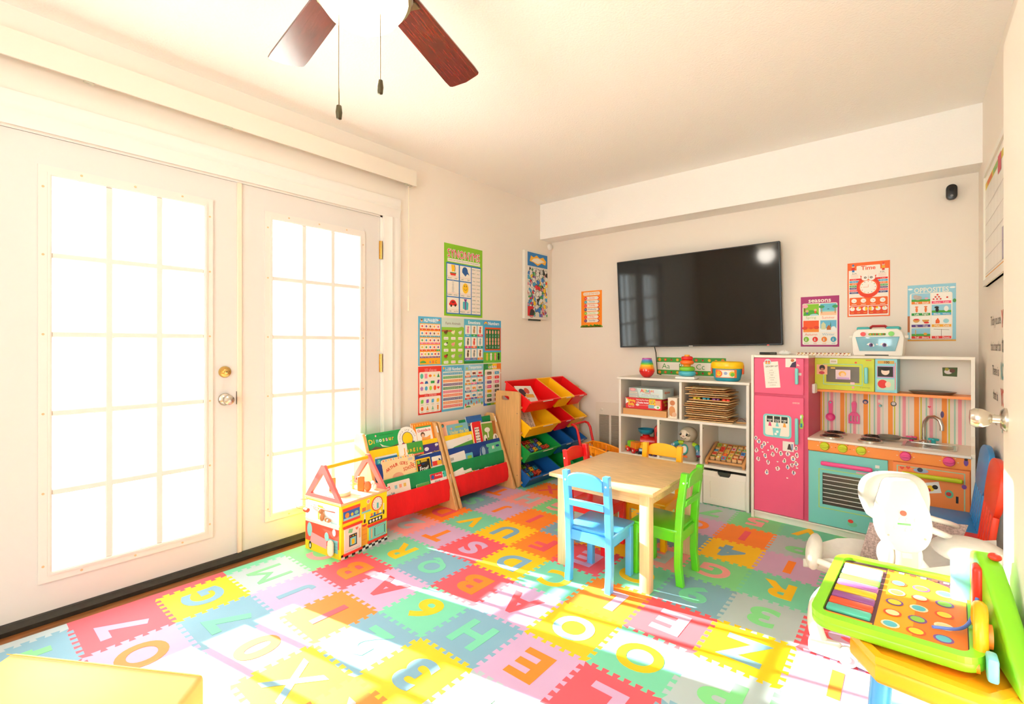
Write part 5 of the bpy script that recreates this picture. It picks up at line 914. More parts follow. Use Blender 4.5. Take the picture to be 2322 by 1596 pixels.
boxed('story_book', TR(1.372, 3.590, ZM), .072, .22, .158, '#efdfc8', 'cream upright picture book beside the red puzzle box', lambda p, W, H: p.disc(W*.5, H*.75, .020, '#c87a4a', 1).disc(W*.45, H*.35, .026, '#d8925a', 1, .04).disc(W*.7, H*.2, .018, '#e0b08a', 2).rect(W*.06, W*.2, H*.08, H*.4, '#b8a890', 2), cat='book')
# stack of wooden puzzles
PZ = mat('#d9a668', .5, var=.15, vscale=8, stretch=(20, 2, 20)); PZD = mat('#f0d2a0', .5)
zz = ZM; pr_ = random.Random(5)
spec = [(.325, .009, 'light flat board'), (.31, .010, 'wide'), (.305, .010, ''), (.30, .012, ''), (.30, .010, ''), (.29, .009, ''), (.30, .010, ''), (.305, .012, ''), (.31, .010, ''), (.30, .012, ''), (.29, .014, 'counting'), (.295, .010, ''), (.30, .010, ''), (.285, .012, ''), (.29, .010, ''), (.28, .009, '')]
PL = ['lowest board of the wooden puzzle stack', 'second lowest wooden puzzle board in the stack', 'third wooden puzzle board from the stack bottom', 'fourth wooden puzzle board from the stack bottom', 'fifth wooden puzzle board from the stack bottom', 'sixth wooden puzzle board from the stack bottom', 'seventh wooden puzzle board from the stack bottom', 'eighth wooden puzzle board from the stack bottom', 'ninth wooden puzzle board from the stack bottom', 'wooden puzzle board just under the counting peg board', 'wooden counting board with bright pegs in the puzzle stack', 'wooden puzzle board just above the bright peg board', 'fourth wooden puzzle board from the stack top', 'third wooden puzzle board from the stack top', 'second wooden puzzle board from the stack top', 'topmost board of the wooden puzzle stack']
for k, (w_, h_, t) in enumerate(spec):
    x = 1.66 + pr_.uniform(-.018, .018); E = empty('wooden_puzzle', TR(x, 3.70 + pr_.uniform(-.01, .01), zz, rz=pr_.uniform(-7, 7)), PL[k], 'puzzle', 'wooden puzzles stacked in the shelf')
    ob('puzzle_board', MB().rbox(-w_/2, w_/2, -.112, .112, 0, h_*.6, .0015, 1), PZ if k % 3 else PZD, E)
    for q in range(4):
        c = ['#d8281c', '#d9a668', '#c8a060', '#d8281c'][(q + k) % 4]
        xx = -w_*.36 + q*w_*.24
        if t == 'counting': ob('peg', MB().cyl((xx, -.092, h_*.6), (xx, -.092, h_*.6 + .012), .014, n=12), mat(['#e8c81c','#2a9ab0','#7a3a7a','#e8461c'][q], .4), E); ob('peg', MB().cyl((xx + .028, -.092, h_*.6), (xx + .028, -.092, h_*.6 + .012), .011, n=12), mat(['#c8c81c','#2a9ab0','#7a3a7a','#e0301c'][q], .4), E)
        else: ob('peg', MB().cyl((xx, -.08 + .05 * (q % 2), h_*.6), (xx, -.08 + .05 * (q % 2), h_*.6 + h_*.38), .004, n=8), mat(c, .4), E)
    zz += h_ * .985 + (.0125 if t == 'counting' else .005) if k < 15 else 0
E = empty('puzzle_stylus', TR(1.865, 3.66, ZM), 'small wooden stylus with a dark red cord on the shelf', 'stylus')
ob('stylus', MB().tube([(-.02, 0, .006), (.05, .01, .006)], .006, 8), PZ, E); ob('cord', MB().tube([(-.02, 0, .008), (-.01, .01, .028), (.015, .015, .036), (.04, .005, .022), (.055, -.01, .004)], .0014, 6), mat('#7a1c1c', .6), E)
# toys in the lower cubes
ZL = Z0 + .283
E = empty('toy_engine', TR(1.215, 3.72, ZL, rz=20), 'red toy steam engine with a blue funnel bowl', 'toy train'); RD = mat('#cf1a16', .25, coat=.3)
ob('engine_base', MB().rbox(-.12, .075, -.05, .05, .02, .075, .02, 3), RD, E)
ob('cab', MB().prism([(.0, .06), (.078, .06), (.078, .20), (.06, .235), (.02, .235), (-.006, .20)], -.05, .05, M=basis((0,0,0), (1,0,0), (0,0,1), (0,-1,0)), r=.012), RD, E)
ob('cab_window', MB().rbox(.012, .064, -.0525, -.048, .14, .175, .002, 1), mat('#1a1812', .3), E); ob('cab_window', MB().rbox(-.009, -.003, -.03, .03, .13, .178, .002, 1), mat('#1a1812', .3), E)
ob('boiler', MB().cyl((-.115, 0, .085), (.0, 0, .085), .042, n=18), RD, E)
ob('funnel', MB().lathe([(.0, .10), (.028, .10), (.03, .135), (.022, .145)], 18, 0, TR(-.07, 0, 0)), RD, E)
ob('funnel_bowl', MB().lathe([(.02, .142), (.045, .15), (.062, .170), (.066, .188), (.062, .188), (.05, .165), (.0, .155)], 22, 0, TR(-.07, 0, 0)), mat('#1d7f9a', .3), E)
for x in (-.085, -.02): ob('wheel', MB().cyl((x, -.052, .026), (x, -.038, .026), .026, n=18), mat('#3aa63a', .35), E); ob('wheel', MB().cyl((x, .038, .026), (x, .052, .026), .026, n=18), mat('#3aa63a', .35), E)
ob('wheel', MB().cyl((.045, -.058, .034), (.045, -.04, .034), .034, n=18), mat('#3aa63a', .35), E); ob('roof_cap', MB().rbox(.015, .065, -.03, .03, .233, .243, .004, 1), mat('#f6a01a', .4), E); ob('side_lever', MB().rbox(.079, .092, -.012, .012, .10, .15, .004, 1), mat('#5ac02a', .4), E)
E = empty('toy_dump_truck', TR(1.075, 3.635, ZL, rz=-32), 'lime green toy dump truck with red wheels', 'toy truck')
ob('cab', MB().rbox(-.062, -.012, -.032, .032, .03, .088, .012, 3), mat('#7ac41a', .3), E); ob('windshield', MB().rbox(-.0635, -.060, -.024, .024, .058, .078, .001, 1), mat('#cfe6ee', .2), E)
ob('bumper', MB().rbox(-.082, -.058, -.036, .036, .016, .044, .006, 2), mat('#f6a21a', .35), E); ob('chassis', MB().rbox(-.06, .065, -.024, .024, .018, .034, .003, 1), mat('#c8241c', .4), E)
ob('dump_bed', MB().prism([(-.010, .036), (.066, .036), (.074, .088), (-.004, .088)], -.034, .034, M=basis((0,0,0), (1,0,0), (0,0,1), (0,-1,0)), r=.003, seg=1), mat('#f08a1a', .35), E)
for x in (-.036, .042):
    for y in (-.042, .030): 
        wv = ob('wheel', MB().cyl((x, y, .021), (x, y + .012, .021), .021, n=18), mat('#dc1a20', .4), E); ob('hub', MB().cyl((x, y - .001, .021), (x, y + .013, .021), .008, n=12), mat('#f0e8d8', .4), wv)
E = empty('toy_figure_car', TR(1.158, 3.600, ZL, rz=10), 'small navy toy car with a yellow driver', 'toy car')
ob('car_body', MB().rbox(-.026, .026, -.02, .02, .006, .05, .010, 2), mat('#1f3f72', .3), E); ob('windshield', MB().rbox(-.018, .018, -.0215, -.018, .026, .044, .001, 1), mat('#bfe0ea', .2), E); ob('driver', MB().lathe([(.0, .048), (.02, .05), (.016, .066), (.008, .074), (.011, .084), (.006, .094), (.0, .096)], 14), mat('#f2b41a', .4), E)
for x in (-.02, .02): ob('wheel', MB().cyl((x, -.024, .010), (x, .024, .010), .010, n=12), mat('#2a2826', .6), E)
E = empty('toy_boat', TR(1.250, 3.605, ZL), 'orange and yellow toy vehicle tucked in front of the engine', 'toy vehicle')
ob('hull', MB().rbox(-.032, .032, -.024, .024, .008, .048, .012, 3), mat('#f0861a', .35), E); ob('deck', MB().rbox(-.026, .028, -.018, .018, .046, .060, .006, 2), mat('#f2c62a', .35), E); ob('nose', MB().ell((-.034, 0, .024), .012, .014, .012), mat('#dc241c', .35), E)
for x in (-.018, .02): ob('wheel', MB().cyl((x, -.026, .010), (x, .026, .010), .010, n=12), mat('#4a2a5a', .6), E)
# sloth toy
E = empty('sloth_toy', TR(1.515, 3.645, ZL, rz=-14), 'taupe smiling sloth toy with number printed arms', 'plush toy'); TP = mat('#a49682', .5); LT = mat('#e2d3be', .5)
ob('body', MB().lathe([(.0, 0), (.060, 0), (.066, .01), (.066, .05), (.058, .09), (.042, .128), (.03, .145), (.0, .15)], 28, sy=.82), TP, E)
hd = ob('head', MB().ell((0, -.004, .195), .066, .058, .060, 24, 16), TP, E)
ob('face', MB().ell((-.004, -.026, .192), .054, .042, .048, 24, 14), LT, E)
for s in (-1, 1):
    ob('eye_patch', MB().ell((s*.030 - .004, -.052, .196), .017, .014, .011, 12, 8, M=None), mat('#8a7a62', .5), E)
    e_ = ob('eye', MB().ell((s*.025 - .004, -.061, .200), .0095, .007, .011, 12, 8), mat('#141210', .12), E); ob('eye_glint', MB().ell((s*.025 - .007, -.0675, .204), .0026), mat('#ffffff', .3), e_)
    ob('brow', MB().tube([(s*.022 - .004, -.060, .218), (s*.028 - .004, -.059, .221)], .0016, 6), mat('#5a4a38', .6), E)
    A = [(s*.040, -.004, .125), (s*.075, -.012, .118), (s*.098, -.026, .085), (s*.104, -.036, .056)] if s > 0 else [(s*.040, -.004, .125), (s*.078, -.016, .124), (s*.108, -.03, .104), (s*.124, -.042, .082)]
    for q, c in enumerate(('#a9c81c', '#1f8a8a', '#4f7fa8')):
        t0, t1 = q/3, (q+1)/3
        def pt(t): i = min(int(t*3), 2); f_ = t*3 - i; return tuple(Vector(A[i]) * (1-f_) + Vector(A[i+1]) * f_)
        ob('arm_segment', MB().tube([pt(t0), pt((t0+t1)/2), pt(t1)], [.016, .019, .020][q], 12), mat(c, .45), E, smooth=70)
    ob('claw', MB().ell(A[3], .021, .019, .016), mat('#7a1a3a', .4), E)
ob('nose', MB().ell((-.004, -.068, .188), .008, .005, .005), mat('#d8a08a', .5), E)
ob('mouth', MB().tube([(-.026, -.062, .176), (-.014, -.067, .168), (.004, -.068, .167), (.016, -.064, .174)], .0016, 6), mat('#4a3a2a', .6), E)
ob('belly_ring', MB().tube([(-.008 + .028*math.cos(2*math.pi*k/24), -.0535 + .012*(math.sin(2*math.pi*k/24)), .085 + .034*math.sin(2*math.pi*k/24)) for k in range(24)], .005, 8, closed=True), mat('#2aa09a', .4), E, smooth=80)
ob('belly_disc', MB().lathe([(.0, .006), (.026, .004), (.028, 0)][::-1], 24, 0, basis((-.008, -.051, .085), (1, 0, 0), (0, .34, .94), (0, -.94, .34))), mat('#e9e6e0', .4), E); ob('logo_patch', MB().rbox(-.022, .022, -.062, -.052, .028, .042, .003, 1), mat('#f0702a', .5), E)
for k, (t, x, z) in enumerate((('1', -.114, .104), ('0', -.098, .112), ('2', .099, .092), ('3', .105, .066))):
    p = Print(.0004); p.text(t, 0, 0, .016, '#f4f4ee', 1, None, .05); p.put(E, basis((x, -.0525 if x < 0 else -.050, z), (1, 0, 0), (0, .2, .98), (0, -.98, .2)), 'number_print')
# alphabet flip block frame
E = empty('letter_block_frame', TR(1.648, 3.60, ZL), 'wooden frame of turning alphabet picture blocks', 'wooden toy'); FW = mat('#d59a5c', .45, var=.12, vscale=10)
P = [(0, 0), (.26, .09), (.275, .105), (.268, .125), (.25, .128), (.0, .040), (-.012, .02)]
for x in (0, .252): ob('side_rail', MB().prism([(y_, z_) for y_, z_ in P], x, x + .02, M=basis((0,0,0), (0,1,0), (0,0,1), (1,0,0)), r=.003, seg=1), FW, E)
for y_, z_ in ((.008, .024), (.25, .108)): ob('cross_bar', MB().cyl((.02, y_, z_), (.252, y_, z_), .010, n=10), FW, E)
al = 'ABCDEFGHIJKLMNOPQRSTUVWXYZ*+&?'; pr_ = random.Random(9); tl = math.atan2(.085, .25)
for j in range(5):
    ob('rod', MB().cyl((.02, .045 + j*.042, .045 + j*.0145), (.252, .045 + j*.042, .045 + j*.0145), .003, n=6), FW, E)
    for i in range(6):
        B_ = ob('letter_block', MB().rbox(-.015, .015, -.015, .015, -.012, .012, .002, 1), mat('#e2b47c', .5), E, TR(.042 + i*.0375, .045 + j*.042, .045 + j*.0145, rx=math.degrees(tl) + pr_.choice((0, 0, 10, -14, 26))))
        p = Print(.0004); p.rect(-.0135, .0135, -.0135, .0135, ['#f2b82a','#e03a2a','#f0862a','#3a86c0','#8ab83a','#e8a8b8','#f2d23a'][pr_.randrange(7)]); ch = al[(4-j)*6+i]
        if pr_.random() < .6: p.text(ch, 0, 0, .016, ['#c8281c','#5a2a7a','#f6f2e8','#2a5a9a'][pr_.randrange(4)], 2, None, .04)
        else: p.disc(0, 0, .008, ['#d8281c','#5ab0c8','#f6f2e8','#f0862a'][pr_.randrange(4)], 2)
        p.put(B_, Matrix.Translation((0, 0, .012)), 'face_print')
# ------------------------------------------------------------------ play kitchen
K0 = TR(1.985, 3.507, Z0, rz=-4)
KE = empty('play_kitchen', K0, 'wooden play kitchen with a pink fridge, teal oven and orange doors', 'play kitchen')
KW = mat('#efe6d8', .42); PINK = mat('#ea5a80', .38, var=.05, vscale=3); PINKD = mat('#d04a6e', .45); TEAL = mat('#78c8c0', .38); ORG = mat('#f99138', .4); LIME = mat('#c6cf12', .4); AQ = mat('#7fd0cc', .35); HOT = mat('#ea4a8c', .35); SIL = mat('#cfcac0', .22, metal=.9); BLKG = mat('#46423a', .15)
KF = lambda x=0, v=0, z=0: basis((x, v, z), (1, 0, 0), (0, 0, 1), (0, -1, 0))
kp = lambda nm, mb, m, par=KE, s=40: ob(nm, mb, m, par, None, s)
kp('side_panel', MB().box(-.004, .012, -.004, .375, 0, 1.088), KW, s=None)
SPP = [(.375, 0), (.375, 1.088), (.175, 1.088), (.170, .72), (.150, .66), (.10, .615), (.0, .585), (-.006, .57), (-.006, 0)]
kp('side_panel', MB().prism(SPP, 1.064, 1.080, M=basis((0,0,0), (0,1,0), (0,0,1), (1,0,0))), KW, s=None)
kp('top_board', MB().box(.012, .33, .0, .375, 1.072, 1.088).box(.33, 1.064, .185, .375, 1.072, 1.088), KW, s=None)
kp('plinth', MB().box(.012, 1.064, .015, .37, 0, .042).box(.0, 1.076, -.004, .012, .042, .050), KW, s=None)
kp('back_panel', MB().box(.012, 1.064, .352, .372, .05, 1.072), mat('#e9dfd2', .5), s=None)
kp('fridge_body', MB().box(.012, .328, .012, .352, .05, 1.072), PINKD, s=None)
def handle(x, z0, z1, m, par, horiz=False, L=0):
    if horiz: return ob('handle', MB().rbox(x, x + L, -.032, -.014, z0, z1, .0085, 3).box(x + .02, x + .03, -.016, .0, z0 + .003, z1 - .003).box(x + L - .03, x + L - .02, -.016, 0, z0 + .003, z1 - .003), m, par)
    return ob('handle', MB().rbox(x - .010, x + .010, -.030, -.014, z0, z1, .008, 3).box(x - .006, x + .006, -.016, 0, z0 + .01, z0 + .02).box(x - .006, x + .006, -.016, 0, z1 - .02, z1 - .01), m, par)
fd1 = kp('freezer_door', MB().rbox(.014, .304, -.001, .012, .836, 1.068, .002, 1), PINK); fd2 = kp('fridge_door', MB().rbox(.014, .304, -.001, .012, .054, .820, .002, 1), PINK)
handle(.270, .905, 1.008, AQ, fd1); handle(.270, .525, .692, AQ, fd2)
p = Print(); x0, x1, z0, z1 = .070, .236, .552, .702; p.rect(x0, x1, z0, z1, '#7fd0cc', 1, .02); p.rect(x0+.012, x1-.012, z0+.012, z1-.010, '#f3e8d8', 2, .012)
for k, (t1, t2, c) in enumerate((('CRUSHED','ICE','#d8447c'), ('COLD','WATER','#7fd0cc'), ('CUBED','ICE','#f9a13a'))):
    xx = x0+.022+k*.043; p.rect(xx, xx+.036, z1-.052, z1-.012, '#22261e', 3); p.text(t1, xx+.018, z1-.036, .008, '#f2efe4', 4, .030, .03); p.text(t2, xx+.018, z1-.046, .007, '#f2efe4', 4, .026, .03); p.poly([(xx+.009, z1-.078), (xx+.029, z1-.078), (xx+.023, z1-.053), (xx+.014, z1-.053)], c, 3)
p.poly([(x0+.062, z0+.012), (x0+.098, z0+.012), (x0+.106, z0+.062), (x0+.056, z0+.062)], '#7fd0cc', 4); p.rect(x0+.068, x0+.082, z0+.016, z0+.030, '#f6f2ea', 5, .003); p.rect(x0+.078, x0+.092, z0+.032, z0+.046, '#f6f2ea', 5, .003)
p.put(fd2, KF(0, -.0012), 'dispenser_print')
p = Print(); p.text('ADVENTURE', .262, .785, .010, '#f0e2cc', 1, .04); p.put(fd2, KF(0, -.0012), 'sticker')
r_ = random.Random(21)
for k, (x, z) in enumerate([(.025, .530), (.044, .512), (.075, .500), (.098, .514), (.122, .486), (.062, .480), (.150, .470), (.028, .452), (.100, .462), (.175, .452), (.215, .455), (.262, .498), (.266, .455), (.066, .446), (.128, .440), (.082, .424), (.040, .396), (.100, .384), (.156, .396), (.196, .408), (.246, .430), (.240, .388), (.262, .400), (.268, .374), (.214, .370), (.156, .352), (.248, .340), (.092, .318), (.212, .300), (.236, .486)]):
    big = k % 5 != 3; a = .0135 if big else .007; n = 9
    Q = [(x + a*r_.uniform(.55, 1.15)*math.cos(2*math.pi*q/n), z + a*(1.35 if big else .7)*r_.uniform(.6, 1.1)*math.sin(2*math.pi*q/n)) for q in range(n)]
    p = Print(); p.poly(Q, '#f4ece2', 2)
    if big: p.disc(x, z+.006, .0045, r_.choice(['#6a3a22','#a8502a','#3a2a22']), 3); p.disc(x, z-.004, .005, r_.choice(['#5a7ab0','#c86a8a','#6a9a8a','#8a6ab0']), 3, .006)
    p.put(fd2, KF(0, -.0012), 'sticker')
p = Print(); p.rect(.186, .250, .472, .535, '#e9dfd6', 3); p.poly([(.212, .484), (.236, .484), (.230, .520), (.220, .520)], '#4a3434', 4); p.rect(.236, .244, .486, .522, '#7a84b0', 4)
p.put(fd2, KF(0, -.0012), 'sticker')
p = Print(); p.rect(.202, .262, 1.012, 1.068, '#ece4da', 1); p.poly([(.226, 1.012), (.262, 1.012), (.262, 1.052), (.24, 1.04)], '#3a2c4a', 2); p.disc(.242, 1.056, .010, '#b8683a', 2); p.put(fd1, KF(0, -.0012), 'sticker'); p = Print(); p.poly([(.266, 1.022), (.284, 1.022), (.268, 1.036)], '#f2d8c0', 2); p.put(fd1, KF(0, -.0012), 'sticker'); p = Print(); p.rect(.270, .292, .962, .978, '#f0e4d8', 2)
p.put(fd1, KF(0, -.0012), 'sticker')
# counter, aprons, doors
kp('countertop', MB().rbox(.328, 1.066, -.014, .352, .563, .578, .002, 1), KW)
kp('control_panel', MB().box(.328, 1.064, -.001, .34, .503, .563), ORG, s=None)
kp('cabinet_body', MB().box(.330, 1.064, .014, .34, .052, .503), ORG, s=None)
od = kp('oven_door', MB().ring([(.331,.054),(.722,.054),(.722,.496),(.331,.496)], [(.405,.178),(.648,.178),(.648,.372),(.405,.372)], 0, .012, 0, KF(0, .011)), TEAL, s=None)
kp('oven_window', MB().box(.400, .655, .006, .008, .172, .378), BLKG, od, None)
for k in range(7): kp('rack_bar', MB().box(.406, .648, .003, .005, .196 + k*.026, .1995 + k*.026), mat('#e6e2da', .4), od, None)
handle(.400, .420, .446, HOT, od, True, .255)
p = Print(); ol = lambda a, b, c, d, col, w_: [p.rect(a, b, c, c+w_, col), p.rect(a, b, d-w_, d, col), p.rect(a, a+w_, c, d, col), p.rect(b-w_, b, c, d, col)]
ol(.385, .668, .155, .395, '#b8d04a', .004); p.disc(.556, .092, .024, '#6cc09a', 2, .016); p.disc(.548, .108, .014, '#d8382a', 3, .011); p.rect(.665, .685, .445, .462, '#eae6dc', 2); p.rect(.672, .684, .40, .432, '#3a3a4a', 2); p.rect(.575, .64, .398, .408, '#e8a8b8', 2); p.put(od, KF(0, -.0012), 'door_print')
dd = kp('sink_door', MB().rbox(.744, 1.060, -.001, .012, .054, .497, .002, 1), mat('#f58c4a', .4)); handle(.784, .430, .454, LIME, dd, True, .250)
p = Print(); ol(.762, 1.042, .075, .482, '#a8c8a8', .005)
p.heart(.785, .468, .010, '#e8503a', 2); p.heart(.812, .474, .010, '#e8503a', 2); p.disc(.865, .466, .032, '#9ab0d0', 2, .012); p.disc(.862, .470, .012, '#3a3a4a', 3, .012)
p.poly([(.884, .345), (.950, .362), (.938, .420), (.870, .400)], '#f0ece4', 2); p.disc(.905, .378, .016, '#f2c21a', 3); p.disc(.924, .388, .012, '#2a2620', 4); p.disc(.898, .368, .009, '#d83a2a', 4); p.disc(.980, .362, .017, '#6cc09a', 2, .022); p.disc(.978, .362, .011, '#c8342a', 3); p.rect(1.006, 1.016, .320, .356, '#22222a', 2); p.disc(1.038, .412, .010, '#7a4a9a', 3, .012)
p.put(dd, KF(0, -.0012), 'door_print')
for x, m in ((.417, LIME), (.509, LIME), (.599, LIME), (.800, HOT), (.979, HOT)):
    kn = kp('knob', MB().lathe([(.025, 0), (.025, .007), (.022, .011), (.0, .011)], 24, 0, KF(x, -.001, .535)), m); kp('knob_grip', MB().rbox(x - .021, x + .021, -.026, -.011, .5305, .5395, .004, 2), m, kn)
p = Print()
for x in (.417, .509, .599, .800, .979):
    for a in range(5): p.rect(x - .036*math.cos(a*.785) - .003, x - .036*math.cos(a*.785) + .003, .533 + .030*math.sin(a*.785), .536 + .030*math.sin(a*.785), '#f6e8d8' if x != .509 else '#7a3a1a')
p.disc(1.045, .54, .009, '#7a4a9a', 2, .018); p.disc(1.045, .556, .007, '#3a2a22', 3); p.put(KE, KF(0, -.0012), 'panel_print')['kind'] = 'stuff'
for x, v in ((.437, .085), (.432, .245), (.632, .090), (.628, .248)):
    bn = kp('burner', MB().lathe([(.062, 0), (.062, .010), (.056, .013), (.052, .008), (.0, .007)], 28, 0, TR(x, v, .578)), SIL)
    for q in range(3): kp('coil', MB().tube([((.016 + .014*q)*math.cos(2*math.pi*k/20) + x, (.016 + .014*q)*math.sin(2*math.pi*k/20) + v, .589) for k in range(20)], .0055, 6, closed=True), mat('#15130f', .35), bn, 80)
sk = kp('sink', MB().ring(rrect(.775, 1.010, .06, .26, .02, 3), rrect(.79, .995, .075, .245, .015, 3), .0785, .082, 0, TR(0, 0, .5)), SIL)
kp('sink_basin', MB().box(.79, .995, .075, .245, .577, .5795), mat('#a8a49a', .3, metal=.7), sk, None); kp('drain', MB().cyl((.89, .16, .5796), (.89, .16, .581), .012, n=14), mat('#5a564e', .4, metal=.6), sk)
fc = kp('faucet', MB().tube([(.862, .29, .578), (.862, .29, .66), (.866, .285, .70), (.884, .27, .732), (.912, .25, .738), (.936, .232, .722), (.944, .226, .69), (.944, .226, .665)], .010, 12), SIL); kp('faucet_base', MB().lathe([(.022, 0), (.022, .008), (.012, .018), (.0, .018)], 18, 0, TR(.862, .29, .578)), SIL, fc)
for x, m in ((.805, HOT), (.905, mat('#2ab4b4', .35))): kp('tap', MB().rbox(x - .026, x + .026, .296, .312, .592, .606, .006, 2).rbox(x - .008, x + .008, .278, .33, .592, .606, .006, 2).cyl((x, .304, .578), (x, .304, .600), .011), m)
# backsplash and upper part
bsx0, bsx1 = .328, 1.064; p = Print(); p.rect(bsx0, bsx1, .578, .855, '#f0e2d2'); r_ = 0
x = bsx0
pat = [('#f99a3a', .010), (None, .006), ('#d2cc2a', .006), (None, .018), ('#a4d0b8', .007), (None, .010), ('#f0a0a8', .016), (None, .012), ('#b8dcc8', .003), (None, .024), ('#f99a3a', .013)]
x = bsx0
while x < bsx1 - .002:
    for c, w_ in pat:
        if c and x < bsx1: p.rect(x, min(x + w_, bsx1), .578, .855, c, 2)
        x += w_
kp('backsplash_board', MB().box(bsx0, bsx1, .346, .352, .578, .855), mat('#f0e2d2', .5), s=None)
p.disc(.575, .790, .015, '#3a4a78', 3); p.disc(.575, .787, .008, '#d89a8a', 4); p.disc(.717, .788, .015, '#55524a', 3); p.disc(.717, .790, .010, '#d8d4cc', 4); p.rect(.640, .664, .79, .81, '#f0e8de', 3); p.heart(.885, .785, .008, '#e8506a', 3); p.disc(.942, .745, .008, '#5a4a7a', 3, .02); p.rect(.745, .775, .842, .852, '#5ab0c8', 3)
p.put(KE, KF(0, .3458), 'stripe_print')
for x, m in ((.388, AQ), (.517, HOT), (.652, AQ)): kp('hook_peg', MB().lathe([(.008, 0), (.008, .012), (.005, .016), (.0, .016)], 12, 0, KF(x, .345, .772)), m)
kp('upper_shelf', MB().box(.328, 1.064, .186, .352, .853, .868), ORG, s=None)
mw = kp('microwave_door', MB().ring([(.329,.870),(.640,.870),(.640,1.070),(.329,1.070)], [(.392,.918),(.566,.918),(.566,1.018),(.392,1.018)], 0, .012, 0, KF(0, .190)), LIME, s=None)
kp('microwave_body', MB().box(.330, .642, .192, .350, .870, 1.070), mat('#b8b014', .5), s=None); kp('microwave_window', MB().box(.388, .570, .181, .183, .914, 1.022), mat('#6a6050', .2), mw, None)
ob('handle', MB().rbox(.592, .612, .152, .166, .918, 1.018, .008, 3).box(.596, .608, .164, .18, .93, .94).box(.596, .608, .164, .18, .996, 1.006), AQ, mw)
p = Print(); ol(.376, .582, .902, 1.034, '#7fd0cc', .003); p.rect(.340, .398, .965, 1.028, '#f2b890', 2); p.disc(.370, 1.008, .016, '#3a2a24', 3, .018); p.disc(.370, .998, .009, '#c88a6a', 4); p.disc(.368, .976, .016, '#c83a4a', 4, .010); p.rect(.412, .452, 1.036, 1.064, '#efe9dc', 2); p.rect(.418, .446, 1.044, 1.056, '#c8b89a', 3); p.disc(.548, 1.045, .006, '#e8543a', 2); p.disc(.534, .890, .007, '#f0a0a8', 2); p.rect(.598, .626, 1.058, 1.063, '#e0603a', 2); p.rect(.52, .542, .908, .922, '#f2c8c8', 2); p.text('le gourmet', .595, .892, .008, '#8a9a2a', 2)
p.put(mw, KF(0, .1778), 'sticker_print')
p = Print(); p.rect(.442, .520, .938, .998, '#ecd2d8'); p.disc(.478, .972, .020, '#f0b44a', 2, .018); p.disc(.480, .966, .012, '#f2ccb0', 3, .014); p.rect(.45, .515, .938, .95, '#c8a0cc', 3); p.rect(.416, .440, 1.004, 1.012, '#f0c84a', 2); p.put(mw, KF(0, .1808), 'sticker')
kp('side_cabinet', MB().box(.644, .748, .180, .350, .870, 1.070), mat('#84cdd6', .42), s=None)
p = Print(); p.rect(.656, .735, 1.042, 1.060, '#d8a850'); p.text('100', .70, 1.051, .013, '#3a2a1a', 2, None, .05); p.rect(.653, .736, .958, 1.028, '#c89ac8'); p.rect(.656, .730, .964, 1.024, '#2a2420', 2); p.disc(.693, .996, .020, '#f0d8c4', 3, .022); p.disc(.693, 1.010, .022, '#1c1612', 4, .010); p.rect(.653, .736, .884, .950, '#b8dcc0'); p.disc(.680, .920, .024, '#d8302a', 2, .026); p.disc(.706, .918, .014, '#f2cdb0', 3, .018); p.rect(.738, .742, .89, 1.05, '#f0908a'); p.put(KE, KF(0, .1798), 'sticker_print')
p = Print(); p.poly([(.944, .972), (1.006, .970), (1.008, 1.024), (.942, 1.022)], '#4a5a2a'); p.disc(.968, .998, .018, '#e8d8d0', 2, .014); p.disc(.985, 1.004, .012, '#6a3a2a', 3); p.disc(.962, 1.012, .009, '#a89a2a', 3); p.put(KE, KF(0, .3518), 'photo_print')
kp('child_latch', MB().rbox(.327, .345, .10, .17, .845, .905, .004, 1), mat('#f2ede4', .4))
# loose things on the kitchen
def kthing(nm, M, lab, cat, group=None): return empty(nm, K0 @ M, lab, cat, group)
E = kthing('toy_pan', TR(.712, .200, .592), 'grey toy frying pan resting across burner and sink', 'toy pan'); GP = mat('#8a887e', .3, metal=.5)
ob('pan_body', MB().lathe([(.0, 0), (.046, 0), (.058, .018), (.055, .018), (.044, .003), (.0, .003)], 26), GP, E); ob('pan_handle', MB().rbox(.054, .125, -.008, .008, .010, .019, .004, 2), mat('#5a5850', .4), E)
E = kthing('toy_spoon', TR(.388, .336, .645), 'pink toy ladle hanging from an aqua peg', 'toy utensil')
ob('handle', MB().prism([(-.010, .05), (.010, .05), (.013, .125), (.008, .138), (-.008, .138), (-.013, .125)], .0, .006, M=KF()), HOT, E); ob('bowl', MB().lathe([(.0, .0), (.014, .001), (.019, .007), (.027, .009), (.027, .004), (.018, -.002), (0, -.004)], 22, 0, KF(0, 0, .030)), HOT, E)
E = kthing('toy_spatula', TR(.517, .336, .645), 'pink slotted toy spatula hanging from a pink peg', 'toy utensil')
ob('handle', MB().prism([(-.010, .07), (.010, .07), (.014, .130), (.008, .142), (-.008, .142), (-.014, .130)], .0, .006, M=KF()), HOT, E)
b = MB().prism([(-.030, .050), (.030, .050), (.028, .058), (.012, .075), (-.012, .075), (-.028, .058)], 0, .006, M=KF()).box(-.030, .030, -.006, 0, .0, .014)
for q in range(4): b.box(-.030 + q*.017, -.021 + q*.017, -.006, 0, .012, .051)
ob('blade', b, HOT, E, smooth=None)
E = kthing('metal_tray', TR(.90, .27, .869), 'grey metal toy tray lying in the open upper cubby', 'tray'); ob('tray_dish', MB().lathe([(.0, .002), (.085, .002), (.105, .016), (.108, .016), (.088, .0), (.0, .0)], 28, sy=.7), mat('#9a978c', .3, metal=.7), E)
E = kthing('grocery_list', KF(0, -.0016), 'white handwritten grocery list held on the pink freezer door', 'note'); MT = Matrix.Translation((.122, .960, 0)) @ Matrix.Rotation(math.radians(5), 4, 'Z')
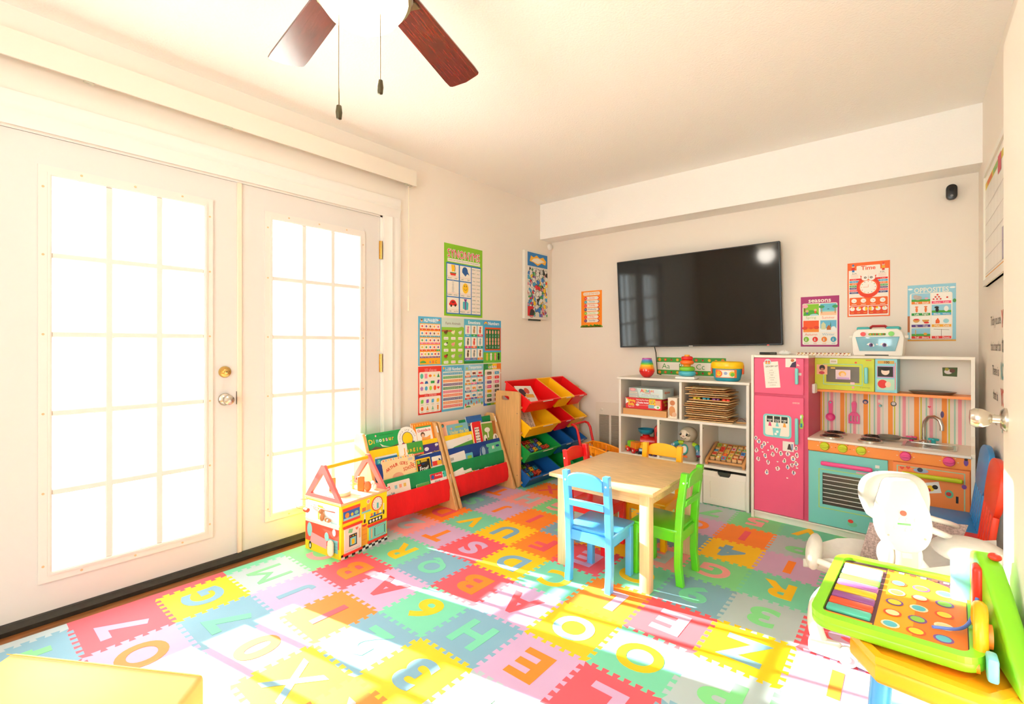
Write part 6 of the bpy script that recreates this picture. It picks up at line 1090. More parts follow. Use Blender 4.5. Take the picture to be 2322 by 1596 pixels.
ob('paper', MB().box(-.044, .044, -.085, .085, 0, .0006, 0, MT), mat('#f4ece0', .7), E, smooth=None)
p = Print(); p.text('GROCERY LIST', .004, .055, .010, '#6a5a52', 1, .076, .02)
for k, t in enumerate(('milk', 'bread', 'eggs', 'cheese', 'meat', 'blueberries', 'cookies')): p.text(t, .0, .030-k*.016, .008, '#9a8e84', 1); p.rect(-.028, .028, .022-k*.016, .0228-k*.016, '#c8bcb0', 1)
p.put(E, MT @ Matrix.Translation((0, 0, .0006)), 'handwriting')
E = kthing('butterfly_magnet', KF(.098, -.0026, 1.042), 'round pale blue butterfly magnet on the pink freezer door', 'magnet'); ob('disc', MB().cyl((0, 0, 0), (0, 0, .003), .020, n=22), mat('#bfe0e4', .3), E)
p = Print(); [p.disc(sx*.008, sy, .007, c, 1, .006) for sx, sy, c in ((-1, .004, '#e8644a'), (1, .004, '#e8644a'), (-1, -.007, '#f2a83a'), (1, -.007, '#f2a83a'))]; p.put(E, Matrix.Translation((0, 0, .003)))
E = kthing('toothbrush_magnet', KF(.2935, -.0026, .672), 'lime green toothbrush shaped magnet on the fridge door', 'magnet'); ob('backing', MB().prism([(-.010, -.045), (.006, -.045), (.012, -.02), (.006, .01), (.011, .035), (.004, .045), (-.008, .040), (-.006, .0), (-.012, -.025)], 0, .003), mat('#a8d44a', .4), E); ob('bristles', MB().rbox(-.008, .002, .018, .038, .003, .006, .001, 1), mat('#eef2f0', .4), E); ob('grip', MB().rbox(-.006, .004, -.036, -.012, .003, .005, .001, 1), mat('#2a78b0', .4), E)
E = kthing('marker_pen', TR(.045, .12, 1.097) , 'black marker lying on top of the pink fridge', 'marker'); ob('barrel', MB().cyl((-.03, 0, 0), (.04, -.01, 0), .0085, n=14), mat('#22221e', .35), E); ob('cap', MB().cyl((.04, -.01, 0), (.075, -.015, 0), .0095, n=14), mat('#4a4a40', .35), E)
E = kthing('tissue_wad', TR(.165, .13, 1.089), 'crumpled white tissue on top of the pink fridge', 'tissue'); bm_ = MB(); r_ = random.Random(2)
V, F = [], []; bm_.ell((0, 0, .012), .04, .028, .014, 12, 8); bm_.v = [(x*(1+r_.uniform(-.25, .2)), y*(1+r_.uniform(-.25, .2)), max(.0, z*(1+r_.uniform(-.4, .3)))) for x, y, z in bm_.v]; ob('tissue', bm_, mat('#ecebe4', .7), E, smooth=None)
E = kthing('border_roll', TR(.225, .17, 1.0885), 'patterned paper border strip lying along the kitchen top', 'paper border'); ob('strip', MB().box(0, .30, -.012, .012, 0, .016), mat('#efe4d0', .6), E, smooth=None)
p = Print(); [p.poly([(.008+.021*k, .016), (.024+.021*k, .016), (.016+.021*k, .006)], ['#a85a2a','#c89a3a','#8a3a24'][k % 3]) for k in range(14)]; [p.disc(.010+.021*k, .003, .003, '#b8702a') for k in range(14)]; p.put(E, KF(0, -.0122))
# toy toaster oven
E = kthing('toy_oven', TR(.655, .255, 1.0885), 'toy countertop oven with cartoon eyes on its blue window', 'toy oven'); OW = mat('#f0eae0', .35)
B = KF(0, -.09)
P_ = [(-.118, 0), (.118, 0), (.122, .02), (.128, .11), (.118, .145), (.095, .163), (-.095, .163), (-.118, .145), (-.128, .11), (-.122, .02)]
ob('oven_body', MB().prism(P_, -.13, 0, M=B, r=.010), OW, E)
ob('top_cap', MB().rbox(-.105, -.04, -.07, .03, .155, .178, .008, 2).rbox(.04, .105, -.07, .03, .155, .178, .008, 2), mat('#3aacac', .35), E); ob('carry_handle', MB().tube([(-.05, -.02, .165), (-.03, -.02, .182), (.03, -.02, .182), (.05, -.02, .165)], .008, 8), mat('#b01c24', .35), E)
dv = ob('window_door', MB().prism([(-.086, .030), (.086, .030), (.106, .115), (-.106, .115)], 0, .006, M=basis((0, -.091, 0), (1, 0, 0), (0, 0, 1), (0, -1, 0)), r=.004), mat('#7ab4c6', .15, coat=.5), E)
p = Print(.0006); 
for s in (-1, 1): p.disc(s*.032, .062, .019, '#f4f2ee', 1, .017, 16, -20, 160); p.disc(s*.032 + .004, .066, .010, '#6a4a8a', 2, .012); p.disc(s*.032 + .006, .067, .005, '#181420', 3, .007)
p.rect(-.004, .006, .066, .074, '#e8e8e4', 2); p.put(dv, basis((0, -.0972, 0), (1, 0, 0), (0, 0, 1), (0, -1, 0)), 'eye_print')
ob('red_button', MB().cyl((-.068, -.101, .133), (-.068, -.088, .133), .013, n=18), mat('#e2281c', .3), E); ob('green_button', MB().cyl((.068, -.101, .133), (.068, -.088, .133), .014, n=16), mat('#6cc22a', .3), E)
ob('light_bar', MB().rbox(-.042, .042, -.097, -.088, .124, .138, .005, 2), mat('#5aa84a', .35), E); [ob('bead', MB().ell((-.032 + .016*k, -.098, .131), .005), mat(['#f2b82a','#f0702a','#e2402a','#f2d23a','#b8542a'][k], .4), E) for k in range(5)]
for s in (-1, 1): ob('side_knob', MB().cyl((s*.126, -.05, .115), (s*.144, -.05, .115), .010, n=14), OW, E)
ob('tray_slot', MB().box(-.06, .055, -.0915, -.09, .002, .008), mat('#2a241e', .6), E, smooth=None)
# ------------------------------------------------------------------ wooden toy house
H0 = TR(.283, 1.524, Z0, rz=8); E = empty('toy_house', H0, 'wooden activity toy house with a yellow kitchen side and handle roof', 'toy house')
hw, hd, hh = .155, .165, .300; YEL = mat('#fcdf0c', .45); PK = mat('#ee6a66', .42); NAT = mat('#e0b488', .5)
ob('house_box', MB().rbox(-hw, hw, -hd, hd, 0, hh - .012, .003, 1), YEL, E)
ob('top_board', MB().box(-hw - .002, hw + .002, -hd - .002, hd + .002, hh - .012, hh), NAT, E, smooth=None)
A_ = [(-hw, 0), (hw, 0), (.012, .19), (-.012, .19)]; B_ = [(-hw + .052, .022), (hw - .052, .022), (.0035, .142), (-.0035, .142)]
for y in (-hd, hd - .016): ob('gable_frame', MB().ring(A_, B_, 0, .016, 0, basis((0, y + .016, hh), (1, 0, 0), (0, 0, 1), (0, -1, 0))), PK, E, smooth=None)
ob('handle_bar', MB().cyl((0, -hd + .01, hh + .172), (0, hd - .01, hh + .172), .011, n=14), mat('#f7b81c', .4), E)
ob('spinner', MB().lathe([(.045, hh), (.047, hh + .006), (.045, hh + .02), (.0, hh + .022)], 22, 0, TR(.02, -.05, 0)), mat('#f2e4c4', .5), E)
ob('flip_panel', MB().rbox(-.022, .022, -.005, .005, hh, hh + .085, .003, 1, 0, TR(.055, .055, 0, rz=20)), mat('#ea6a20', .45), E); ob('flip_panel', MB().rbox(-.018, .018, -.005, .005, hh, hh + .075, .003, 1, 0, TR(-.09, -.03, 0, rz=60)), mat('#e8823a', .45), E)
ob('bead_tower', MB().cyl((-.02, .06, hh), (-.02, .06, hh + .08), .008, n=10).rbox(-.035, -.005, .045, .075, hh + .02, hh + .035, .004, 1).rbox(-.03, -.01, .05, .07, hh + .05, hh + .062, .004, 1), mat('#f0d48a', .5), E)
ob('toy_cat', MB().ell((.095, .07, hh + .03), .024, .018, .030), mat('#e8642a', .5), E); ob('toy_dog', MB().ell((.10, .115, hh + .018), .016, .014, .018).ell((.10, .106, hh + .042), .012), mat('#e9e4da', .5), E)
# yellow kitchen face (local +x): print axes u along +y, v up
W, Hh = 2*hd, hh - .012; u0 = -hd
p = Print(.0004); U = lambda f: u0 + W*f; Vv = lambda f: Hh*f
p.rect(U(.04), U(.38), Vv(.72), Vv(.90), '#2c5aa8', 1); p.rect(U(.03), U(.39), Vv(.88), Vv(.94), '#e2402a', 2); p.rect(U(.03), U(.39), Vv(.66), Vv(.71), '#e2402a', 2); p.rect(U(.05), U(.37), Vv(.71), Vv(.75), '#8fd0d0', 2); p.disc(U(.12), Vv(.80), .014, '#f0862a', 3); p.disc(U(.22), Vv(.79), .009, '#f2c42a', 3); p.disc(U(.31), Vv(.80), .014, '#8ac0a0', 3, .01)
p.rect(U(.42), U(.62), Vv(.72), Vv(.755), '#7cc8cc', 2); p.rect(U(.43), U(.51), Vv(.755), Vv(.83), '#d86a4a', 2); p.rect(U(.53), U(.60), Vv(.755), Vv(.86), '#f0a83a', 2); p.disc(U(.565), Vv(.92), .012, '#f0ece2', 2); p.disc(U(.565), Vv(.92), .009, '#e8a08a', 3)
p.rect(U(.60), U(.88), Vv(.58), Vv(.605), '#2c4a98', 2); [p.rect(U(.62+.065*k), U(.66+.065*k), Vv(.605), Vv(.66), c, 2) for k, c in enumerate(['#f0702a','#2c78b0','#f08a2a','#f2e8d0'])]
p.rect(U(.56), U(.88), Vv(.47), Vv(.55), '#22201e', 2); [p.disc(U(.61+.07*k), Vv(.51), .008, '#f0e8e0', 3) for k in range(4)]
p.rect(U(.42), U(.54), Vv(.10), Vv(.50), '#f39a2a', 2); [p.rect(U(.43), U(.53), Vv(.40-.1*k), Vv(.405-.1*k), '#c86a1a', 3) for k in range(3)]; p.disc(U(.48), Vv(.50), .018, '#d8302a', 3, .012, 12, 180, 360); p.rect(U(.90), U(.925), Vv(.62), Vv(.78), '#e8e2d6', 2); p.disc(U(.91), Vv(.60), .007, '#3a342e', 3, .014); p.rect(U(.47), U(.50), Vv(.48+.1), Vv(.70), '#e8e2d6', 2); p.disc(U(.485), Vv(.56), .007, '#3a342e', 3, .012)
for k in range(14):
    for q in range(2): p.rect(U(k/14), U((k+1)/14), Vv(.045*q), Vv(.045*(q+1)), ['#f4f0e8', '#1c1a18'][(k+q) % 2], 2)
p.put(E, basis((hw + .0004, 0, 0), (0, 1, 0), (0, 0, 1), (1, 0, 0)), 'kitchen_print')
FX = basis((hw, 0, 0), (0, 1, 0), (0, 0, 1), (1, 0, 0))
fr = ob('fridge_flap', MB().rbox(U(.05), U(.40), Vv(.10), Vv(.56), .001, .008, .002, 1, 0, FX), mat('#f2e4d8', .5), E)
p = Print(.0004); p.rect(U(.14), U(.30), Vv(.20), Vv(.42), '#2a2a28', 1); p.rect(U(.16), U(.28), Vv(.22), Vv(.36), '#8ad0d0', 2); p.rect(U(.19), U(.25), Vv(.23), Vv(.33), '#f2cc1a', 3); [p.disc(U(.17+.05*k), Vv(.39), .004, ['#e83a2a','#f2c42a','#f0862a'][k], 3) for k in range(3)]; p.poly([(U(.12), Vv(.47)), (U(.20), Vv(.45)), (U(.22), Vv(.52)), (U(.14), Vv(.54))], '#8ac88a', 1); p.heart(U(.30), Vv(.50), .010, '#e86a5a', 1); p.rect(U(.34), U(.375), Vv(.30), Vv(.48), '#e0b08a', 2); [p.rect(U(.07+.03*k), U(.085+.03*k), Vv(.125), Vv(.15), '#9ad4d8', 1) for k in range(10)]; p.put(fr, basis((hw + .0084, 0, 0), (0, 1, 0), (0, 0, 1), (1, 0, 0)), 'fridge_print')
ob('fridge_trim', MB().rbox(U(.03), U(.42), Vv(.055), Vv(.10), .001, .012, .004, 2, 0, FX).rbox(U(.03), U(.42), Vv(.56), Vv(.605), .001, .012, .004, 2, 0, FX), mat('#e2301e', .4), E)
ov = ob('oven_flap', MB().rbox(U(.57), U(.96), Vv(.14), Vv(.41), .001, .008, .002, 1, 0, FX), mat('#7fd0c4', .5), E); ob('oven_trim', MB().rbox(U(.54), U(.98), Vv(.09), Vv(.14), .001, .012, .004, 2, 0, FX).rbox(U(.54), U(.98), Vv(.41), Vv(.46), .001, .012, .004, 2, 0, FX), mat('#e2301e', .4), E)
p = Print(.0004); ox = lambda a, b, c, d, col: [p.rect(a, b, c, c+.005, col), p.rect(a, b, d-.005, d, col), p.rect(a, a+.005, c, d, col), p.rect(b-.005, b, c, d, col)]; ox(U(.68), U(.92), Vv(.18), Vv(.38), '#22302e'); [p.rect(U(.685+.03*k), U(.70+.03*k), Vv(y_), Vv(y_)+.005, '#f4f2ea', 2) for k in range(8) for y_ in (.18, .363)]; p.rect(U(.60), U(.635), Vv(.18), Vv(.37), '#e0b08a', 2); p.put(ov, basis((hw + .0084, 0, 0), (0, 1, 0), (0, 0, 1), (1, 0, 0)), 'oven_print')
cl = ob('clock_face', MB().cyl((0, 0, .0005), (0, 0, .003), .041, n=28, M=basis((hw, U(.76), Vv(.82)), (0, 1, 0), (0, 0, 1), (1, 0, 0))), mat('#e2402a', .45), E)
p = Print(.0004); p.disc(0, 0, .036, '#f2ebe0', 1, None, 24); [p.rect(.029*math.sin(k*.5236)-.001, .029*math.sin(k*.5236)+.001, .029*math.cos(k*.5236)-.003, .029*math.cos(k*.5236)+.003, '#6a5a50', 2) for k in range(12)]; p.put(cl, basis((hw + .003, U(.76), Vv(.82)), (0, 1, 0), (0, 0, 1), (1, 0, 0)), 'dial_print'); ob('clock_hand', MB().rbox(-.006, .006, -.026, .006, .0045, .009, .003, 1, 0, basis((hw, U(.76), Vv(.82)), (0, 1, 0), (0, 0, 1), (1, 0, 0))), mat('#3fb0a8', .4), cl)
# bedroom face (local -y)
FY = basis((0, -hd - .0004, 0), (1, 0, 0), (0, 0, 1), (0, -1, 0)); p = Print(.0004); W2 = 2*hw; U2 = lambda f: -hw + W2*f
p.rect(U2(.02), U2(.95), Vv(.60), Vv(.98), '#e9f2ee'); p.rect(U2(.02), U2(.95), Vv(.18), Vv(.55), '#e8503c'); p.poly([(U2(.02), Vv(.55)), (U2(.95), Vv(.55)), (U2(.95), Vv(.62)), (U2(.02), Vv(.62))], '#f4f0e6', 2); p.rect(U2(.24), U2(.42), Vv(.62), Vv(.95), '#f2c8c8', 2); p.rect(U2(.38), U2(.52), Vv(.60), Vv(.92), '#f4dc3a', 3)
p.rect(U2(.02), U2(.95), Vv(0), Vv(.18), '#f6c81c'); p.disc(U2(.14), Vv(.40), .022, '#8fd0d0', 2, .04); p.poly([(U2(.15), Vv(.16)), (U2(.62), Vv(.12)), (U2(.62), Vv(.30)), (U2(.2), Vv(.36))], '#e8a0a8', 3); p.rect(U2(.66), U2(.92), Vv(.10), Vv(.34), '#7cc4c4', 3); [p.rect(U2(.67), U2(.91), Vv(.16+.06*k), Vv(.165+.06*k), '#3a8a8a', 4) for k in range(3)]; p.disc(U2(.62), Vv(.36), .018, '#9adada', 3, .024); p.disc(U2(.82), Vv(.48), .014, '#e6e8f0', 3, .02); p.disc(U2(.16), Vv(.10), .012, '#22201e', 4, .022); p.disc(U2(.16), Vv(.09), .006, '#f4f0e8', 5, .012); p.rect(U2(.5), U2(.9), Vv(.62), Vv(.66), '#a8d8d8', 2)
p.put(E, FY, 'bedroom_print')
ob('slide_track', MB().box(-hw + .01, hw - .01, -hd - .006, -hd, .175, .185, 0, TR(0, 0, 0, ry=0)), mat('#f4f0e6', .5), E, smooth=None)
ob('wooden_person', MB().prism(rrect(-.022, .022, 0, .085, .020, 5), 0, .010, M=basis((.09, -hd - .012, .015), (1, 0, 0), (0, 0, 1), (0, -1, 0)), r=.002, seg=1), mat('#f0dcc4', .5), E)
ob('wooden_bear', MB().ell((.02, -hd - .018, .215), .016, .012, .024).ell((.012, -hd - .018, .246), .015).cyl((.045, -hd - .01, .20), (.085, -hd - .022, .205), .010, n=10), mat('#b87a4a', .5), E)
ob('bead_rail', MB().tube([(-.12, -hd - .004, .255), (-.02, -hd - .02, .262), (.06, -hd - .02, .256), (.11, -hd - .004, .25)], .003, 6).cyl((-.13, -hd - .02, .23), (-.10, -hd - .02, .228), .012, n=12), mat('#d8502e', .5), E)
ob('wire_loop', MB().tube([(-.14, -hd - .01, .225), (-.17, -hd - .04, .235), (-.175, -hd - .05, .265), (-.155, -hd - .03, .285), (-.13, -hd, .28)], .0016, 6), mat('#8a5a3a', .5), E)
# ------------------------------------------------------------------ toy shopping cart
E = empty('toy_shopping_cart', TR(.60, 3.59, Z0), 'orange toy shopping cart with a red handle beside the vent', 'toy cart'); CO = mat('#fa9a10', .38); CR = mat('#dc1416', .35)
def rimpt(t): x = t*.36; return x, .02 + .0*t, .285 - .07*t*t
L = [rimpt(k/8) for k in range(9)]
rim = [(x, 0 - .0, z) for x, y, z in L] + [(x, .20, z) for x, y, z in L[::-1]]
ob('basket_rim', MB().tube(rim, .009, 8, closed=True), CO, E, smooth=70)
for s, y in ((-1, .0), (1, .20)):
    for k in range(9):
        x, _, z = L[min(k, 8)]; ob('basket_bar', MB().cyl((x, y, z), (.03 + x*.82, y - s*.018, .125), .009, n=6), CO, E)
for y in (.0, .196): ob('basket_panel', MB().prism([(x, z) for x, _, z in L] + [(x*.97 + .004, z - .05) for x, _, z in L[::-1]], -y - .004, -y, M=basis((0,0,0), (1,0,0), (0,0,1), (0,-1,0))), CO, E, smooth=None)
ob('basket_band', MB().tube([(.015, .006, .205), (.34, .006, .175), (.345, .194, .175), (.015, .194, .205)], .006, 6, closed=True), CO, E, smooth=70)
for y in (.04, .08, .12, .16): ob('basket_bar', MB().cyl((0, y, .285), (.03, y, .125), .0065, n=6), CO, E); ob('basket_bar', MB().cyl((.36, y, .215), (.325, y, .125), .0065, n=6), CO, E)
ob('basket_floor', MB().rbox(.025, .33, .015, .185, .118, .128, .003, 1), CO, E)
for y in (-.008, .208):
    ob('handle_arm', MB().tube([(.0, y, .270), (-.018, y, .34), (-.034, y, .41), (-.056, y, .444), (-.088, y, .452)], [.012, .012, .012, .011, .010], 10), CR, E, smooth=60); ob('handle_pivot', MB().cyl((.0, y - .010, .272), (.0, y + .010, .272), .020, n=16), CR, E)
ob('handle_grip', MB().cyl((-.09, -.014, .452), (-.09, .214, .452), .010, n=12), CR, E)
for x in (.05, .30):
    for y in (.03, .17): ob('leg', MB().cyl((x, y, .12), (x, y, .035), .008, n=8), CO, E); ob('wheel', MB().cyl((x, y - .008, .026), (x, y + .008, .026), .026, n=16), CR, E)
p = Print(.0006); p.disc(.10, .185, .026, '#bcd2d8', 1, .022, 16); p.disc(.105, .183, .010, '#6aa0b8', 2); p.put(E, basis((0, -.010, 0), (1, 0, 0), (0, 0, 1), (0, -1, 0)), 'badge_print')
# ------------------------------------------------------------------ plastic chairs by the right wall
def plchair(y, c, lab):
    E = empty('plastic_chair', TR(2.935, y, Z0, rz=90), lab, 'chair', 'plastic kids chairs by the wall'); m = mat(c, .4, bump=.05, bscale=300)
    ob('seat', MB().rbox(-.175, .175, -.115, .135, .270, .302, .008, 2), m, E)
    for x in (-.158, .158):
        ob('leg', MB().prism([(x-.017, .0), (x+.017, .0), (x+.017, .275), (x-.017, .275)], .10, .132, M=basis((0,0,0), (1,0,0), (0,0,1), (0,1,0)) @ Matrix.Scale(1, 4)), m, E, smooth=None)
        ob('leg', MB().prism([(-.148, 0), (-.112, 0), (-.085, .275), (-.118, .275)], x-.017, x+.017, M=basis((0,0,0), (0,1,0), (0,0,1), (1,0,0))), m, E, smooth=None)
    Lb = Matrix.Translation((0, -.108, .295)) @ Matrix.Rotation(math.radians(7), 4, 'X') @ basis((0,0,0), (1,0,0), (0,0,1), (0,-1,0))
    top = [(-.140, .17), (-.175, .20), (-.182, .26), (-.178, .32)] + [(.178*math.cos(math.pi - math.pi*k/12), .32 + .062*math.sin(math.pi*k/12)) for k in range(1, 12)] + [(.178, .32), (.182, .26), (.175, .20), (.140, .17)]
    ob('back_panel', MB().prism(top, -.010, .012, M=Lb, r=.004), m, E)
    for k in range(5): ob('back_slat', MB().rbox(-.150 + k*.066, -.114 + k*.066, -.005, .175, -.010, .012, .006, 2, 0, Lb), m, E)
    return E
plchair(3.195, '#2f86c8', 'blue plastic kids chair by the wall beside the kitchen')
plchair(2.835, '#ee3c1c', 'red orange plastic kids chair partly behind the open door')
# ------------------------------------------------------------------ baby swing
E = empty('baby_swing', TR(2.78, 2.32, Z0), 'white and grey baby swing with a teardrop motor housing', 'baby swing'); SW = mat('#e2ddd7', .38); SG = mat('#a9a29a', .45); CLO = mat('#d6cec6', .8, bump=.4, bscale=30, var=.12, vscale=14); MESH = mat('#c4a8a2', .9, var=.5, vscale=160)
R_ = Vector((.93, .37, 0)).normalized()
HB = basis((.0, -.06, .535), R_, (0, 0, 1), R_.cross(Vector((0, 0, 1)))) @ TR(rx=-12)
tear = [(-.045, .118), (-.062, .075), (-.082, .01), (-.084, -.05), (-.066, -.10), (-.030, -.128), (.03, -.128), (.066, -.10), (.084, -.05), (.082, .01), (.062, .075), (.045, .118), (.02, .128), (-.02, .128)]
hs = ob('motor_housing', MB().prism(sloop(tear, 3), -.035, .018, M=HB, r=.014, seg=3), SW, E)
ob('power_button', MB().cyl((-.004, .005, .018), (-.004, .005, .022), .0095, n=16, M=HB), mat('#e2452a', .4), hs)
ob('timer_bar', MB().rbox(-.024, .016, -.036, -.030, .018, .020, .002, 1, 0, HB), mat('#5fae5a', .4), hs)
for x, y in ((-.012, -.018), (.008, -.018), (.034, -.016), (-.03, -.046), (.004, -.052), (.022, -.052)): ob('mode_button', MB().cyl((x, y, .018), (x, y, .0195), .007, n=12, M=HB), mat('#e3ddd6', .4), hs)
for x, y in ((-.055, -.075), (.055, -.078)): ob('screw_head', MB().cyl((x, y, .017), (x, y, .019), .0035, n=8, M=HB), mat('#a89a86', .5), hs)
ob('carry_loop', MB().prism(sloop([(-.074, -.03), (-.112, .03), (-.118, .075), (-.104, .115), (-.072, .140), (-.03, .150), (.03, .150), (.068, .140), (.094, .115), (.102, .075), (.098, .03), (.074, -.03)], 3), -.062, -.022, M=HB, r=.012, seg=3), SG, E)  # grey colour stands in for shade in the hollow of the loop
ob('column', MB().prism([(-.034, -.30), (.034, -.30), (.030, -.10), (-.030, -.10)], -.03, .010, M=HB, r=.006), mat('#cdbfb4', .4), E); ob('column_label', MB().box(-.016, .014, -.150, -.132, .010, .011, 0, HB), SW, E, smooth=None)  # beige of the column has its shading put into the colour
ob('hinge_cover', MB().ell((-.045, -.075, .385), .030, .03, .05), SW, E); ob('hinge_cover', MB().ell((.040, -.045, .385), .018, .03, .045), SW, E)
# seat
n = 14; V = []; F = []
for i in range(13):
    t = i/12; x = -.33 + t*.60; zc = .225 + .11*t*t - .02*math.sin(math.pi*t); hwid = .16*math.sin(math.pi*(.10 + t*.80))**.6
    for j in range(n + 1):
        a = -1 + 2*j/n; V.append((x, .13 + a*hwid, zc + .085*abs(a)**2.4*min(1, t*4 + .2) + .006*math.sin(9*a + 5*t)))
for i in range(12):
    for j in range(n): F.append((i*(n+1)+j, i*(n+1)+j+1, (i+1)*(n+1)+j+1, (i+1)*(n+1)+j))
mb = MB().add(V, F); nv = len(V); mb.add([(x, y, z - .03) for x, y, z in V], [f[::-1] for f in F])
ed = [j for j in range(n+1)] + [(i)*(n+1)+n for i in range(1, 13)] + [12*(n+1)+j for j in range(n-1, -1, -1)] + [i*(n+1) for i in range(11, 0, -1)]
mb.f += [(ed[k], ed[(k+1) % len(ed)], ed[(k+1) % len(ed)] + nv, ed[k] + nv)[::-1] for k in range(len(ed))]; mb.m += [0]*len(ed)
ob('seat_pad', mb, CLO, E, smooth=70)
ob('head_pillow', MB().ell((.19, .13, .39), .11, .10, .045, 18, 10), CLO, E)
ob('leg_rest', MB().ell((-.29, .06, .28), .030, .105, .070, 22, 12), CLO, E)
ob('mesh_side', MB().prism([(-.10, .27), (.10, .30), (.14, .44), (-.02, .42)], 0, .004, M=basis((.06, .30, 0), (1, 0, 0), (0, 0, 1), (0, -1, 0))), MESH, E, smooth=None)
ob('mesh_side', MB().prism([(-.12, .22), (.02, .25), (-.01, .40), (-.08, .40)], 0, .004, M=basis((-.03, .22, 0), (1, 0, 0), (0, 0, 1), (0, -1, 0))), MESH, E, smooth=None)
ob('seat_tube', MB().tube([(.07, -.02, .49), (.12, .10, .44), (.17, .22, .39), (.20, .27, .36)], .012, 10), SW, E); ob('seat_tube', MB().tube([(.06, .02, .52), (.14, .20, .46), (.17, .32, .42)], .010, 10), SW, E)
ob('seat_tube', MB().tube(spath([(-.30, .0, .27), (-.1, -.03, .26), (.12, -.01, .31), (.27, .08, .37)]), .013, 10), SW, E, smooth=70)
# base
ob('floor_tube', MB().tube([(-.235, -.19, .018), (-.05, -.225, .018), (.12, -.20, .018), (.22, -.14, .018)], .017, 10), SW, E); ob('floor_tube', MB().tube([(-.10, .27, .018), (.1, .29, .018), (.22, .27, .018)], .017, 10), SW, E)
ob('arch_leg', MB().tube(spath([(-.02, -.05, .30), (-.12, -.08, .225), (-.20, -.10, .215), (-.252, -.13, .16), (-.258, -.165, .08), (-.235, -.19, .03)]), .026, 12), mat('#d9cdbf', .4), E, smooth=70)
ob('rear_leg', MB().tube([(.02, .02, .38), (.12, .17, .2), (.17, .28, .03)], .018, 10), SW, E); ob('foot_block', MB().rbox(-.275, -.17, -.225, -.165, .0, .05, .012, 2), SW, E)
fw = ob('foot_wheel', MB().cyl((-.150, -.236, .030), (-.150, -.200, .030), .030, n=18), SG, E); ob('wheel_hub', MB().cyl((-.150, -.238, .030), (-.150, -.198, .030), .012, n=12), mat('#8a94a0', .4), fw)
# ------------------------------------------------------------------ activity table with a piano panel
E = empty('activity_table', TR(2.845, 1.70, Z0), 'orange activity table with blue legs and a green music panel', 'activity table'); OG = mat('#fba416', .36); BLU = mat('#3f97d6', .3); GRN = mat('#86d322', .33)
oct_ = [(-.168, -.13), (-.11, -.222), (.10, -.245), (.160, -.16), (.160, .12), (.10, .19), (-.11, .18), (-.165, .09)]
ob('table_tray', MB().prism(oct_, .318, .378, r=.018, seg=3), OG, E); ob('tray_rim', MB().ring(oct_, [(x*.90, y*.90) for x, y in oct_], .37, .388), OG, E, smooth=None)
ob('tray_bowl', MB().lathe([(.06, 0), (.062, .004), (.05, .006), (.0, .007)], 20, 0, TR(.02, -.115, .374)), mat('#f08a10', .4), E)
for x, y, dx, dy in ((-.10, -.155, -.02, -.03), (.085, -.165, .02, -.03), (.085, .12, .02, .03), (-.095, .12, -.02, .03)): ob('leg', MB().cyl((x + dx, y + dy, 0), (x, y, .32), .024, .022, n=16), BLU, E)
ob('tray_cup', MB().rbox(.10, .165, -.235, -.165, .30, .385, .018, 3), mat('#fdb52c', .36), E)
PB = TR(-.075, .045, .398, rz=-3) @ TR(rx=2, ry=-2)
out = rrect(-.172, .178, -.222, .238, .05, 6); inn = rrect(-.145, .150, -.196, .212, .02, 6)
ob('music_panel', MB().prism(out, 0, .030, M=PB, r=.010, seg=3), GRN, E); ob('panel_rim', MB().ring(out, inn, .024, .040, 0, PB), GRN, E, smooth=None)
p = Print(.0006); p.poly(inn, '#5a3040', 1); p.rect(-.145, -.035, .178, .19, '#f2b82a', 2); p.rect(-.145, -.035, -.19, -.172, '#f2a02a', 2)
p.poly([(-.032, -.19), (.148, -.19), (.148, .10), (.11, .17), (.05, .20), (-.032, .205)], '#f6a51c', 2); p.poly([(.045, -.19), (.148, -.19), (.148, .08), (.115, .14), (.045, .17)], '#ee7a1c', 3)
for j in range(5):
    for i in range(3): p.disc(.0 + i*.052, -.15 + j*.066, .020, ['#f6e8c8', '#e8542a', '#7a4a8a'][(i + j) % 3], 4); p.disc(.0 + i*.052, -.15 + j*.066, .015, ['#5ab8c8', '#f6e0a8', '#f2d23a', '#8ac04a'][(i*2 + j) % 4], 5)
for k in range(7): p.rect(-.030 + k*.026, -.017 + k*.026, .188, .20, ['#e8402a', '#f6f0e4'][k % 2], 4); p.rect(-.030 + k*.026, -.017 + k*.026, -.195, -.183, ['#e8402a', '#f6f0e4'][k % 2], 4)
p.put(E, PB @ Matrix.Translation((0, 0, .0302)), 'panel_print')
for k, c in enumerate(('#4fb8a0', '#e8502a', '#8a4a8a', '#f4c81c', '#b06ab0', '#7ac84a', '#8ac8e8', '#f0ece4')): ob('piano_key', MB().rbox(-.140, -.040, -.168 + k*.0425, -.132 + k*.0425, .030, .040, .004, 2, 0, PB), mat(c, .3), E)
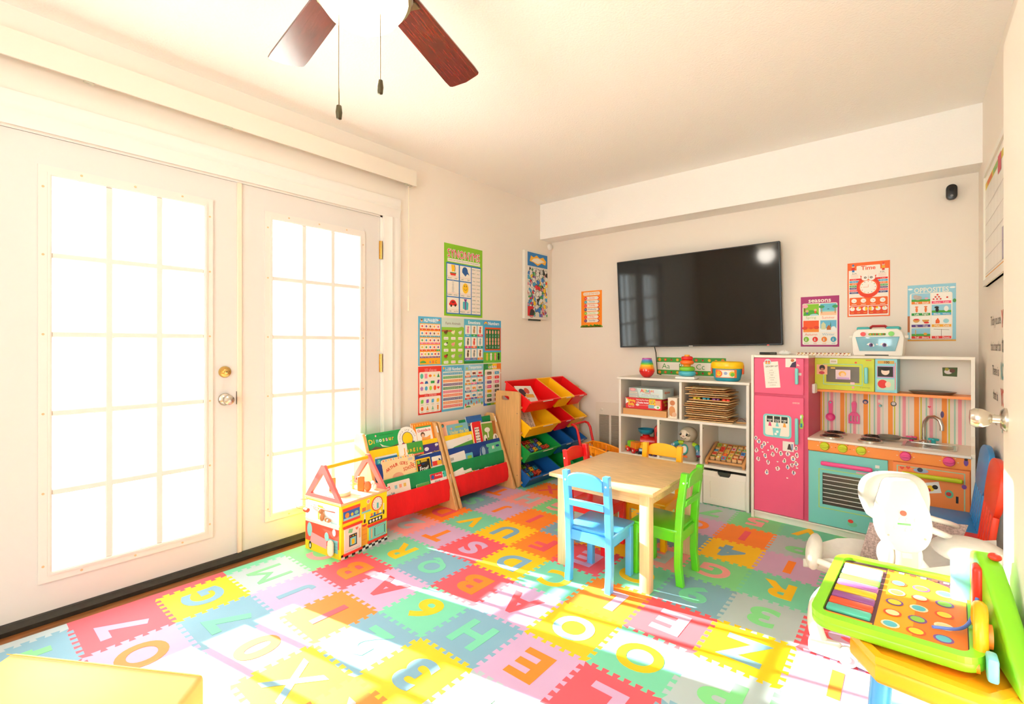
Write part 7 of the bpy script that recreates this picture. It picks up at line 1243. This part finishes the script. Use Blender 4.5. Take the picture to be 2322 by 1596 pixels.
# upright side of the toy
UM = TR(.105, 0, 0, rz=9) @ basis((0, 0, 0), (0, 1, 0), (0, 0, 1), (1, 0, 0))
prof = [(-.215, .385), (.17, .385), (.175, .50), (.14, .585), (.09, .60), (.04, .585), (-.02, .545), (-.08, .50), (-.15, .45), (-.205, .42)]
ob('upright_panel', MB().prism(prof, 0, .045, M=UM, r=.010, seg=3), GRN, E)
ph = ob('toy_phone', MB().rbox(.082, .108, .03, .085, .425, .575, .012, 3), mat('#e6301c', .3), E); ob('phone_cord', MB().tube(spath([(.09, .02, .50), (.075, -.02, .455), (.05, -.06, .442), (.0, -.09, .442)]), .004, 8), mat('#5a7ad0', .4), ph)
ob('rainbow_arch', MB().tube(spath([(.085, -.13, .43), (.085, -.12, .48), (.088, -.08, .512), (.088, -.04, .50), (.088, -.02, .45)]), .014, 10), mat('#f7b414', .33), E, smooth=70); ob('spinner_disc', MB().cyl((.088, -.085, .455), (.108, -.085, .455), .028, n=18), mat('#f0862a', .4), E)
ob('sliding_door', MB().rbox(.09, .11, -.19, -.145, .395, .45, .006, 2), mat('#7fd0d8', .35), E); ob('top_button', MB().ell((.127, .07, .60), .014, .016, .010), mat('#e23a24', .35), E); ob('mirror_page', MB().rbox(.045, .095, .13, .165, .42, .56, .012, 3), mat('#8ac4e4', .3), E)
ob('bead_roller', MB().cyl((.0, -.16, .405), (.08, -.16, .41), .014, n=12), mat('#f08a14', .4), E)
# ------------------------------------------------------------------ yellow foam wedge near the viewer
A, B = Vector((.845, .137, .30)), Vector((1.202, .505, .20)); d = Vector((.72, -.70, 0)) * .62
T_ = [A, B, B + d, A + d]; bm = bmesh.new(); lo = [bm.verts.new((v.x, v.y, Z0)) for v in T_]; hi = [bm.verts.new(v) for v in T_]
bm.faces.new(lo); bm.faces.new(hi[::-1])
for k in range(4): bm.faces.new((lo[(k+1) % 4], lo[k], hi[k], hi[(k+1) % 4]))
bmesh.ops.recalc_face_normals(bm, faces=bm.faces[:]); bmesh.ops.bevel(bm, geom=bm.edges[:], offset=.014, segments=3, affect='EDGES', profile=.5)
me = bpy.data.meshes.new('foam_cover'); bm.to_mesh(me); bm.free(); me.materials.append(mat('#f6cd78', .5, bump=.35, bscale=7, var=.06, vscale=4, name='yellow_vinyl')); me.polygons.foreach_set('use_smooth', [True]*len(me.polygons)); me.set_sharp_from_angle(angle=math.radians(50))
E = empty('foam_wedge', None, 'yellow vinyl foam wedge in the near corner of the mat', 'foam wedge'); o = bpy.data.objects.new('vinyl_cover', me); COL.objects.link(o); o.parent = E
sm = MB().tube([tuple(Vector(v) + Vector((0, 0, .002))) for v in (A + d*.03, B + d*.03)], .0012, 6); ob('seam', sm, mat('#e9b040', .6), E)
